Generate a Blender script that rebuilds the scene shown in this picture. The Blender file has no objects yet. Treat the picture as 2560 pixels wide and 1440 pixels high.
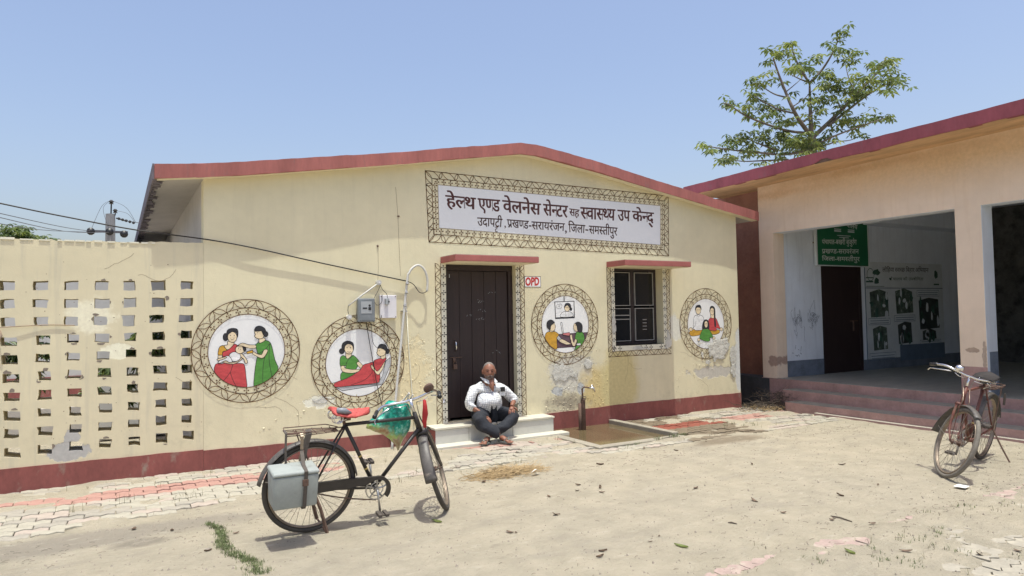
import bpy, bmesh, math, random
import numpy as np
from mathutils import Vector, Matrix, Quaternion
from mathutils.geometry import tessellate_polygon

random.seed(7); rng = np.random.default_rng(7)
scene = bpy.context.scene
COL = scene.collection
PI = math.pi

# ------------------------------------------------------------------ camera
cam_data = bpy.data.cameras.new('camera')
cam = bpy.data.objects.new('camera', cam_data); COL.objects.link(cam)
cam_data.sensor_width = 36.0
cam_data.lens = 1730.0 / 2560.0 * 36.0
cam_data.clip_start = 0.05; cam_data.clip_end = 2000.0
_yaw, _pitch, _roll = 0.52045, 0.03811, -0.01709
_f = Vector((math.sin(_yaw)*math.cos(_pitch), math.cos(_yaw)*math.cos(_pitch), math.sin(_pitch)))
_r = Vector((math.cos(_yaw), -math.sin(_yaw), 0)); _u = _r.cross(_f)
_R = _r*math.cos(_roll) + _u*math.sin(_roll); _U = -_r*math.sin(_roll) + _u*math.cos(_roll)
_m = Matrix((( _R.x, _U.x, -_f.x, 0.0), (_R.y, _U.y, -_f.y, -8.1), (_R.z, _U.z, -_f.z, 1.6), (0, 0, 0, 1)))
cam.matrix_world = _m
scene.camera = cam

# ------------------------------------------------------------------ sky, sun, exposure
SUN_ELEV = math.radians(80.2)
world = bpy.data.worlds.new('World'); scene.world = world; world.use_nodes = True
_nt = world.node_tree
_bg = _nt.nodes['Background']
_sky = _nt.nodes.new('ShaderNodeTexSky'); _sky.sky_type = 'NISHITA'; _sky.sun_disc = False
_sky.sun_elevation = SUN_ELEV; _sky.sun_rotation = math.radians(180)
_sky.altitude = 50; _sky.air_density = 1.15; _sky.dust_density = 4.0; _sky.ozone_density = 2.0
_tint = _nt.nodes.new('ShaderNodeMixRGB'); _tint.blend_type = 'MULTIPLY'; _tint.inputs[0].default_value = 1.0; _tint.inputs[2].default_value = (1.035, 0.985, 1.0, 1)   # hazy lavender day
_nt.links.new(_sky.outputs[0], _tint.inputs[1]); _nt.links.new(_tint.outputs[0], _bg.inputs[0]); _bg.inputs[1].default_value = 0.15
sun_data = bpy.data.lights.new('sun', 'SUN'); sun_data.energy = 3.3; sun_data.angle = math.radians(0.55)
sun_data.color = (0.955, 0.97, 0.875)
sun = bpy.data.objects.new('sun', sun_data); COL.objects.link(sun)
_sd = Vector((0.0, -math.cos(SUN_ELEV), math.sin(SUN_ELEV)))
sun.rotation_euler = _sd.to_track_quat('Z', 'Y').to_euler(); sun.location = (0, -5, 20)
scene.cycles.max_bounces = 14; scene.cycles.diffuse_bounces = 8
vs = scene.view_settings
vs.view_transform = 'Standard'; vs.look = 'None'; vs.gamma = 1.0; vs.use_curve_mapping = False
vs.exposure = 0.45
GLYPHS={',':(219,[[59,-118,124,-84,163,-32,176,26,167,77,143,111,105,123,75,116,54,95,46,66,52,37,69,18,95,10,97,-29,85,-69,59,-99]]),'-':(323,[[283,267,40,267,40,174,283,174]]),'D':(750,[[76,0,342,0,536,50,660,175,704,341,666,501,547,629,341,682,76,682],[174,594,325,594,482,559,573,467,603,341,582,238,499,135,330,88,174,88]]),'O':(823,[[45,341,90,168,216,41,409,-9,607,41,734,168,778,341,733,516,606,642,411,691,218,642,91,516],[146,341,181,475,275,567,411,601,548,567,642,475,677,341,642,207,548,115,411,81,275,115,181,207]]),'P':(510,[[70,682,70,0,168,0,168,295,270,295,400,321,475,389,500,486,477,585,405,655,283,682],[168,594,283,594,353,578,389,539,399,490,384,432,343,396,279,383,168,383]]),'ं':(0,[[-185,772,-181,794,-169,813,-151,826,-130,830,-109,826,-91,813,-79,794,-75,772,-79,750,-91,731,-109,718,-130,714,-151,718,-169,731,-181,750]]),'अ':(764,[[470,218,465,175,450,141,425,114,392,95,354,84,312,80,257,87,206,108,159,144,115,196,71,267,29,356,100,382,129,316,160,260,193,215,228,180,265,160,305,153,329,155,349,161,367,171,380,185,388,203,391,227,389,251,382,273,371,293,356,312,338,330,318,347,260,341,255,411,296,415,328,423,352,435,367,451,377,471,380,494,374,525,357,546,331,558,302,562,278,561,256,558,235,552,215,545,193,536,171,525,146,594,165,603,186,612,211,620,237,627,267,631,298,632,346,628,386,615,418,593,441,565,454,532,459,495,452,447,429,407,392,375,412,355,437,352,462,351,486,350,543,353,594,363,594,551,521,551,521,622,779,622,779,551,675,551,675,0,594,0,594,290,547,282,498,279,455,282,463,262,468,240]]),'उ':(548,[[0,622,563,622,563,551,453,551,471,524,481,495,485,464,476,409,450,364,406,328,429,306,451,281,471,254,486,223,496,190,499,152,497,120,489,92,477,68,460,47,439,30,415,17,388,8,359,2,328,0,291,3,254,14,220,31,186,55,153,88,121,130,89,181,59,242,29,313,100,338,119,288,140,242,162,201,184,164,209,133,235,108,262,89,290,78,320,74,346,76,368,82,388,93,402,108,411,131,414,160,412,187,404,212,392,236,375,258,354,280,329,301,308,298,287,295,264,294,259,364,304,368,341,376,369,390,388,409,400,433,404,463,400,491,389,516,372,536,351,551,0,551]]),'ए':(553,[[568,551,474,551,474,380,473,348,471,321,467,299,456,271,441,246,411,219,372,201,323,192,307,266,345,275,370,292,388,322,392,345,393,380,393,551,160,551,160,353,163,278,168,252,176,230,189,212,206,196,260,160,370,98,408,74,438,52,460,30,474,6,483,-22,486,-53,484,-79,479,-104,470,-128,459,-150,449,-169,439,-184,367,-142,392,-100,400,-77,403,-55,401,-37,395,-22,383,-6,363,11,344,23,320,39,290,56,203,106,178,122,156,137,137,154,120,171,106,191,95,212,86,240,81,274,79,316,79,551,0,551,0,622,568,622]]),'क':(762,[[777,551,452,551,452,349,486,377,525,393,569,399,610,394,645,381,675,358,698,326,711,286,716,239,714,208,709,175,701,141,689,107,672,73,651,39,579,80,595,102,608,127,620,154,629,182,634,210,636,237,634,266,627,289,617,307,593,324,562,330,526,322,489,298,452,258,452,0,371,0,371,174,354,161,334,148,312,136,286,126,258,120,226,118,195,120,166,126,138,137,112,152,90,171,71,195,57,222,49,254,46,290,52,340,70,382,101,417,141,443,189,459,244,464,296,461,339,454,333,381,293,388,249,391,213,388,183,379,159,365,141,345,131,321,127,292,130,260,141,234,158,214,179,199,202,191,228,188,256,190,282,197,307,209,329,224,351,241,371,260,371,551,0,551,0,622,777,622]]),'ख':(818,[[729,551,729,0,648,0,648,45,624,33,598,24,572,16,544,11,516,8,488,7,417,13,348,31,282,61,216,104,150,163,85,239,69,261,57,280,49,297,42,318,40,338,44,358,55,376,75,389,104,393,127,390,148,382,165,368,181,350,199,372,210,399,215,428,217,458,214,508,201,551,0,551,0,622,833,622,833,551],[534,232,557,234,578,238,598,247,616,257,633,268,648,280,648,551,281,551,290,524,296,493,298,458,294,407,282,364,263,328,237,298,204,273,166,253,213,201,263,158,314,124,368,99,426,84,490,79,518,80,546,83,572,89,598,97,623,108,648,122,648,198,632,189,613,181,593,174,571,168,547,165,521,164,491,166,463,173,437,184,413,198,394,216,378,238,366,263,358,290,356,319,361,364,377,402,404,433,439,455,482,469,531,473,575,471,616,463,610,394,576,401,540,404,510,402,485,394,465,382,449,365,440,343,437,316,440,290,449,269,465,252,484,241,508,234]]),'ग':(563,[[208,551,208,234,205,211,196,193,180,182,160,178,134,183,107,199,89,214,74,231,60,250,49,270,43,289,41,308,44,329,55,345,73,356,102,359,127,359,127,551,0,551,0,622,578,622,578,551,474,551,474,0,393,0,393,551]]),'च':(634,[[649,551,545,551,545,0,465,0,465,165,447,154,426,143,403,133,377,125,349,120,317,118,269,123,227,137,191,161,163,193,147,231,141,275,144,303,154,330,168,353,185,371,38,369,38,441,331,441,367,441,389,440,382,370,350,370,314,367,283,359,257,346,237,327,225,303,221,274,224,248,234,226,250,210,270,198,293,190,317,188,349,190,377,198,403,210,425,225,446,242,465,260,465,551,0,551,0,622,649,622]]),'छ':(701,[[296,70,346,73,392,84,436,102,475,125,509,154,537,187,557,225,570,266,574,310,571,340,564,366,551,388,534,405,512,416,487,419,458,415,439,401,428,381,424,358,427,337,436,318,451,301,472,285,500,272,535,261,502,198,453,215,414,237,384,263,363,291,351,323,347,356,350,386,359,414,375,438,396,458,423,472,455,481,455,551,0,551,0,622,715,622,715,551,535,551,535,477,567,465,595,447,620,422,638,391,649,353,653,308,650,270,642,232,628,195,609,160,585,127,557,96,523,69,486,45,444,26,398,12,349,3,296,0,237,5,188,18,150,42,123,72,106,107,101,147,103,168,109,191,118,212,132,231,106,246,84,263,67,284,53,306,46,332,43,359,48,396,63,427,88,451,121,469,160,479,206,483,249,481,288,473,282,404,251,412,212,415,163,408,134,386,124,350,130,324,146,305,162,295,181,287,202,281,222,286,243,289,266,290,289,289,308,287,302,217,289,218,276,218,224,210,192,187,182,148,185,124,196,104,213,89,236,78,264,72]]),'ज':(742,[[653,551,653,0,572,0,572,370,435,370,378,373,400,352,420,329,436,303,448,276,456,247,458,218,456,189,449,163,438,141,422,122,404,107,384,95,360,87,336,82,310,80,275,83,242,94,209,111,177,135,147,169,117,212,88,264,59,327,31,401,102,426,133,344,165,276,198,223,232,184,268,161,306,153,335,157,359,170,370,184,377,203,379,227,376,256,365,283,349,310,327,335,301,357,273,377,302,441,572,441,572,551,0,551,0,622,757,622,757,551]]),'ट':(504,[[519,551,371,551,371,349,316,349,286,348,259,345,236,341,206,331,181,318,150,290,132,255,126,215,128,185,136,158,148,136,164,116,183,101,206,89,230,81,256,76,283,74,317,75,348,80,375,87,401,96,427,107,455,121,482,47,452,34,421,23,389,14,355,6,321,2,286,0,242,3,200,12,163,26,129,46,100,71,77,101,60,136,49,176,46,220,50,261,61,298,80,330,105,357,135,379,170,397,207,410,247,417,288,420,290,551,0,551,0,622,519,622]]),'ड':(577,[[358,222,329,220,300,215,273,207,248,197,218,217,192,239,169,263,151,290,141,319,137,352,139,378,147,400,159,418,174,433,199,448,228,458,251,462,277,464,308,465,401,465,401,551,0,551,0,622,592,622,592,551,482,551,482,394,298,394,254,391,232,381,221,367,217,347,220,325,231,307,261,277,293,286,326,292,362,294,409,290,450,277,485,257,512,228,529,194,534,154,529,112,512,75,485,44,447,19,397,5,337,0,274,5,215,20,162,44,112,76,66,114,25,158,86,207,124,166,163,132,203,107,244,88,289,78,337,74,401,83,440,109,453,152,447,183,429,205,410,214,386,220]]),'ण':(723,[[634,551,634,0,553,0,553,551,420,551,420,321,419,294,416,271,412,250,401,222,385,198,370,183,352,170,331,160,307,152,281,148,251,146,194,153,149,172,114,205,104,222,95,241,88,263,83,288,80,318,79,352,79,551,0,551,0,622,737,622,737,551],[249,217,280,221,304,231,321,249,330,267,336,288,337,305,339,327,339,353,339,551,160,551,160,353,160,329,162,308,164,291,169,269,178,251,190,237,206,226,225,219]]),'त':(570,[[481,551,481,0,400,0,400,328,291,328,254,327,223,325,200,322,172,313,150,299,137,284,129,263,126,237,130,205,142,173,163,143,191,111,227,77,271,40,217,-12,187,15,159,41,132,68,107,95,86,123,69,151,55,180,48,211,45,242,47,265,51,286,59,305,74,330,93,351,114,366,137,378,163,388,193,394,230,398,272,399,400,399,400,551,0,551,0,622,584,622,584,551]]),'थ':(642,[[553,551,553,0,472,0,472,180,451,168,428,157,403,147,375,138,343,134,308,132,254,137,206,154,164,181,128,218,101,265,83,322,140,337,185,356,217,378,238,403,251,433,255,467,252,498,245,523,232,543,214,557,194,565,171,568,148,565,130,556,118,541,114,521,123,492,150,472,195,461,187,391,147,399,112,413,84,431,63,454,50,483,46,519,50,553,62,581,83,604,109,619,139,629,172,632,199,630,225,624,251,615,274,601,295,583,312,561,325,535,333,504,336,469,332,423,318,383,296,349,266,320,228,295,182,274,198,252,215,234,234,221,256,211,282,205,314,203,347,205,377,212,403,223,427,238,450,255,472,275,472,551,390,551,390,622,656,622,656,551]]),'द':(520,[[413,-58,373,11,342,73,316,70,287,68,259,69,231,73,203,79,175,87,149,98,125,113,102,130,83,151,68,176,56,204,48,236,46,272,48,300,53,325,62,348,73,367,86,385,102,401,126,419,153,433,183,443,216,450,252,455,290,456,295,456,295,551,0,551,0,622,534,622,534,551,376,551,376,385,327,385,291,384,260,382,234,378,211,372,191,365,173,355,153,338,139,317,129,292,126,262,130,229,144,200,166,175,197,155,237,144,287,140,299,140,312,141,306,176,311,206,327,226,349,236,373,240,399,237,421,229,439,216,455,190,461,162,457,134,447,113,430,97,410,86,439,37,480,-24]]),'न':(555,[[0,622,569,622,569,551,466,551,466,0,385,0,385,298,204,298,204,244,201,220,190,202,174,192,153,188,128,193,102,209,85,224,70,241,56,260,45,280,39,299,37,318,40,339,51,355,69,366,98,369,385,369,385,551,0,551]]),'प':(568,[[479,551,479,0,398,0,398,191,378,179,357,168,335,159,311,152,284,147,254,146,228,148,204,152,182,160,161,169,143,181,128,194,113,213,100,234,91,258,84,285,80,318,79,358,79,551,0,551,0,622,583,622,583,551],[398,551,160,551,160,369,163,304,173,266,190,240,208,227,233,220,263,217,289,219,314,225,338,236,360,249,380,264,398,280]]),'ब':(571,[[585,551,482,551,482,0,401,0,401,165,382,153,360,143,336,133,308,124,276,120,241,118,205,120,171,127,141,139,113,155,90,174,71,198,57,224,49,254,46,286,53,339,73,383,107,418,151,444,204,459,265,464,299,463,339,459,369,454,363,385,318,392,268,395,230,392,365,224,401,256,401,551,0,551,0,622,585,622],[127,287,131,255,142,229,161,210,184,195,212,187,242,184,277,187,308,195,168,370,145,348,132,321]]),'भ':(703,[[174,632,198,631,220,627,240,622,258,613,275,601,291,586,302,572,312,554,321,533,327,507,331,475,332,437,332,321,533,321,533,551,402,551,402,622,717,622,717,551,614,551,614,0,533,0,533,250,332,250,332,213,328,185,318,166,302,155,283,151,264,154,243,164,223,178,204,196,188,216,175,237,167,258,164,278,167,295,178,309,196,318,224,321,253,321,253,426,252,455,251,479,248,498,241,520,232,538,216,555,195,565,169,568,145,565,128,555,118,540,114,521,120,496,138,478,157,469,184,463,218,460,210,389,163,396,124,408,91,426,66,450,51,481,46,520,50,556,63,584,84,606,111,620,141,629]]),'म':(598,[[509,551,509,0,428,0,428,250,207,250,207,213,203,185,193,166,177,155,159,151,140,154,119,164,99,178,80,196,64,216,51,237,42,258,39,278,42,295,53,309,71,318,100,321,126,321,126,551,0,551,0,622,612,622,612,551],[428,551,207,551,207,321,428,321]]),'य':(580,[[595,622,595,551,491,551,491,0,410,0,410,179,390,167,368,157,343,147,316,138,286,134,253,132,197,139,148,159,108,193,75,237,52,291,38,353,76,363,106,375,130,390,147,407,157,430,160,457,157,484,149,509,123,551,0,551,0,622],[129,301,144,271,160,247,180,228,202,214,228,206,259,203,291,205,320,212,346,224,370,239,391,256,410,274,410,551,211,551,227,516,237,481,240,445,228,381,191,333]]),'र':(409,[[395,42,341,-12,302,21,265,54,230,87,197,120,166,151,138,181,113,209,92,234,75,256,57,284,47,305,40,340,44,359,55,376,75,389,104,393,127,390,148,382,165,368,181,349,205,363,224,380,238,399,248,420,254,443,256,468,251,514,239,551,0,551,0,622,424,622,424,551,320,551,329,525,334,494,336,458,334,423,326,392,314,365,298,341,278,319,254,301,227,284,198,268,167,254,199,219,233,183,272,147,312,110,353,75]]),'ल':(678,[[0,551,0,622,693,622,693,551,589,551,589,0,508,0,508,355,494,356,470,353,445,344,429,334,413,319,397,301,382,276,369,245,356,208,279,232,288,261,299,288,311,313,287,329,263,342,238,350,209,353,184,350,164,343,148,330,136,313,128,294,126,271,128,246,136,222,148,199,164,175,185,151,210,127,239,100,272,71,309,40,255,-12,217,21,182,53,149,84,119,114,94,145,73,176,57,207,48,240,45,275,48,308,56,337,70,362,87,382,108,398,131,411,156,419,180,424,204,426,233,424,259,420,285,412,308,400,332,387,354,370,396,401,444,420,499,426,508,426,508,551]]),'व':(556,[[571,551,467,551,467,0,387,0,387,165,368,153,347,143,324,133,297,124,267,120,233,118,198,120,166,127,137,139,111,155,89,174,71,198,57,224,49,254,46,286,52,339,72,383,104,418,146,444,196,459,255,464,288,463,326,459,354,454,349,381,306,388,259,391,221,388,188,379,162,364,143,343,131,318,127,287,131,256,141,231,159,212,181,199,206,191,235,188,268,191,298,198,325,211,348,226,369,243,387,260,387,551,0,551,0,622,571,622]]),'श':(680,[[122,189,100,191,80,197,64,207,46,227,40,255,44,280,58,299,79,310,104,314,142,307,164,295,191,276,222,290,250,309,273,335,291,366,301,402,305,443,302,478,292,508,275,533,254,551,228,562,199,566,172,563,153,553,142,537,138,516,148,484,162,467,186,454,208,447,236,442,270,440,253,370,196,378,149,394,113,418,87,447,71,480,66,517,70,549,82,577,102,600,129,618,163,628,204,632,235,630,264,622,292,611,318,594,340,573,359,547,373,516,381,480,384,440,380,395,369,353,350,312,324,276,292,246,254,221,284,194,313,165,341,135,368,103,392,73,414,43,350,-1,317,44,286,84,258,118,230,147,204,172,179,194],[591,551,591,0,510,0,510,551,421,551,421,622,695,622,695,551]]),'स':(676,[[587,551,587,0,506,0,506,266,477,259,448,254,380,251,352,252,322,254,292,259,262,264,236,270,212,277,167,253,196,218,228,182,264,146,301,110,340,75,380,42,326,-12,289,21,254,54,221,87,189,120,160,151,133,181,109,209,89,234,73,256,55,284,46,305,40,340,44,359,55,376,75,389,104,393,127,390,148,382,165,368,181,350,199,372,210,399,215,428,217,458,213,512,201,551,0,551,0,622,691,622,691,551],[369,322,394,322,418,324,440,326,462,329,484,334,506,339,506,551,281,551,293,511,298,458,297,431,294,407,289,385,277,356,262,333,297,327,333,323]]),'ह':(531,[[321,69,344,77,363,87,380,98,397,120,403,148,400,171,390,191,374,208,351,219,319,227,280,229,238,226,202,216,175,201,154,179,142,154,138,124,139,104,143,84,150,64,160,44,176,22,197,-1,224,-26,259,-56,302,-89,248,-142,192,-96,145,-51,108,-9,80,34,64,80,58,130,60,154,65,177,73,198,85,216,99,233,115,248,97,268,83,292,75,310,71,330,69,352,72,378,79,400,91,418,106,433,131,448,159,458,179,462,203,464,229,465,361,465,361,551,0,551,0,622,546,622,546,551,442,551,442,394,230,394,186,391,164,381,153,367,149,347,152,328,159,312,183,284,215,293,249,298,284,300,327,298,365,291,397,279,423,264,444,245,461,225,472,202,479,178,481,153,477,117,466,85,447,57,421,34,388,16,348,2]]),'ा':(259,[[170,551,170,0,89,0,89,551,0,551,0,622,273,622,273,551]]),'ि':(259,[[89,551,0,551,0,622,80,622,61,669,55,695,53,724,59,773,79,814,111,849,154,875,206,891,266,896,356,888,440,862,516,820,585,763,648,695,704,615,620,615,515,731,402,801,283,824,240,821,203,811,174,795,152,772,138,746,134,714,136,686,144,662,165,622,273,622,273,551,170,551,170,0,89,0]]),'ी':(259,[[-185,615,-195,638,-204,660,-211,682,-216,704,-219,726,-220,748,-215,789,-201,824,-178,855,-146,878,-107,891,-61,896,-23,893,10,883,39,868,64,845,87,815,108,779,127,734,145,682,163,622,273,622,273,551,170,551,170,0,89,0,89,551,0,551,0,622,87,622,68,685,49,736,29,776,5,803,-23,820,-57,825,-82,822,-102,814,-118,801,-130,782,-137,760,-139,733,-138,711,-135,691,-129,672,-105,615]]),'ु':(0,[[-248,-12,-212,1,-174,8,-136,11,-90,7,-51,-6,-20,-28,4,-56,17,-90,22,-129,17,-167,1,-201,-25,-229,-60,-251,-104,-264,-157,-268,-219,-263,-275,-248,-325,-222,-370,-188,-414,-147,-455,-100,-394,-57,-368,-87,-344,-113,-320,-136,-296,-155,-271,-170,-246,-182,-218,-190,-189,-194,-157,-196,-98,-188,-63,-163,-51,-122,-57,-93,-76,-73,-102,-61,-131,-57,-180,-62,-222,-79]]),'े':(0,[[-169,615,-183,664,-197,705,-211,740,-225,767,-240,788,-256,804,-274,815,-293,821,-315,823,-354,819,-385,809,-409,882,-382,890,-351,894,-318,896,-284,893,-252,885,-225,871,-199,850,-175,821,-154,784,-133,737,-113,681,-94,615]]),'ो':(259,[[170,551,170,0,89,0,89,551,0,551,0,622,273,622,273,551],[90,615,76,664,62,705,49,740,34,767,19,788,3,804,-15,815,-34,821,-56,823,-95,819,-126,809,-150,882,-123,890,-92,894,-59,896,-25,893,7,885,35,871,60,850,84,821,106,784,126,737,146,681,165,615]]),'ौ':(259,[[170,551,170,0,89,0,89,551,0,551,0,622,273,622,273,551],[80,615,63,639,46,659,31,674,8,689,-14,698,-61,703,-102,697,-143,682,-169,751,-121,767,-95,772,-67,773,-38,771,-11,763,13,752,35,735,55,716,72,692,76,694,63,726,50,753,37,775,17,799,-4,815,-28,824,-57,827,-97,823,-127,813,-150,882,-123,890,-92,894,-59,896,-25,893,7,885,35,871,60,850,84,821,106,784,126,737,146,681,165,615]])}
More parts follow.
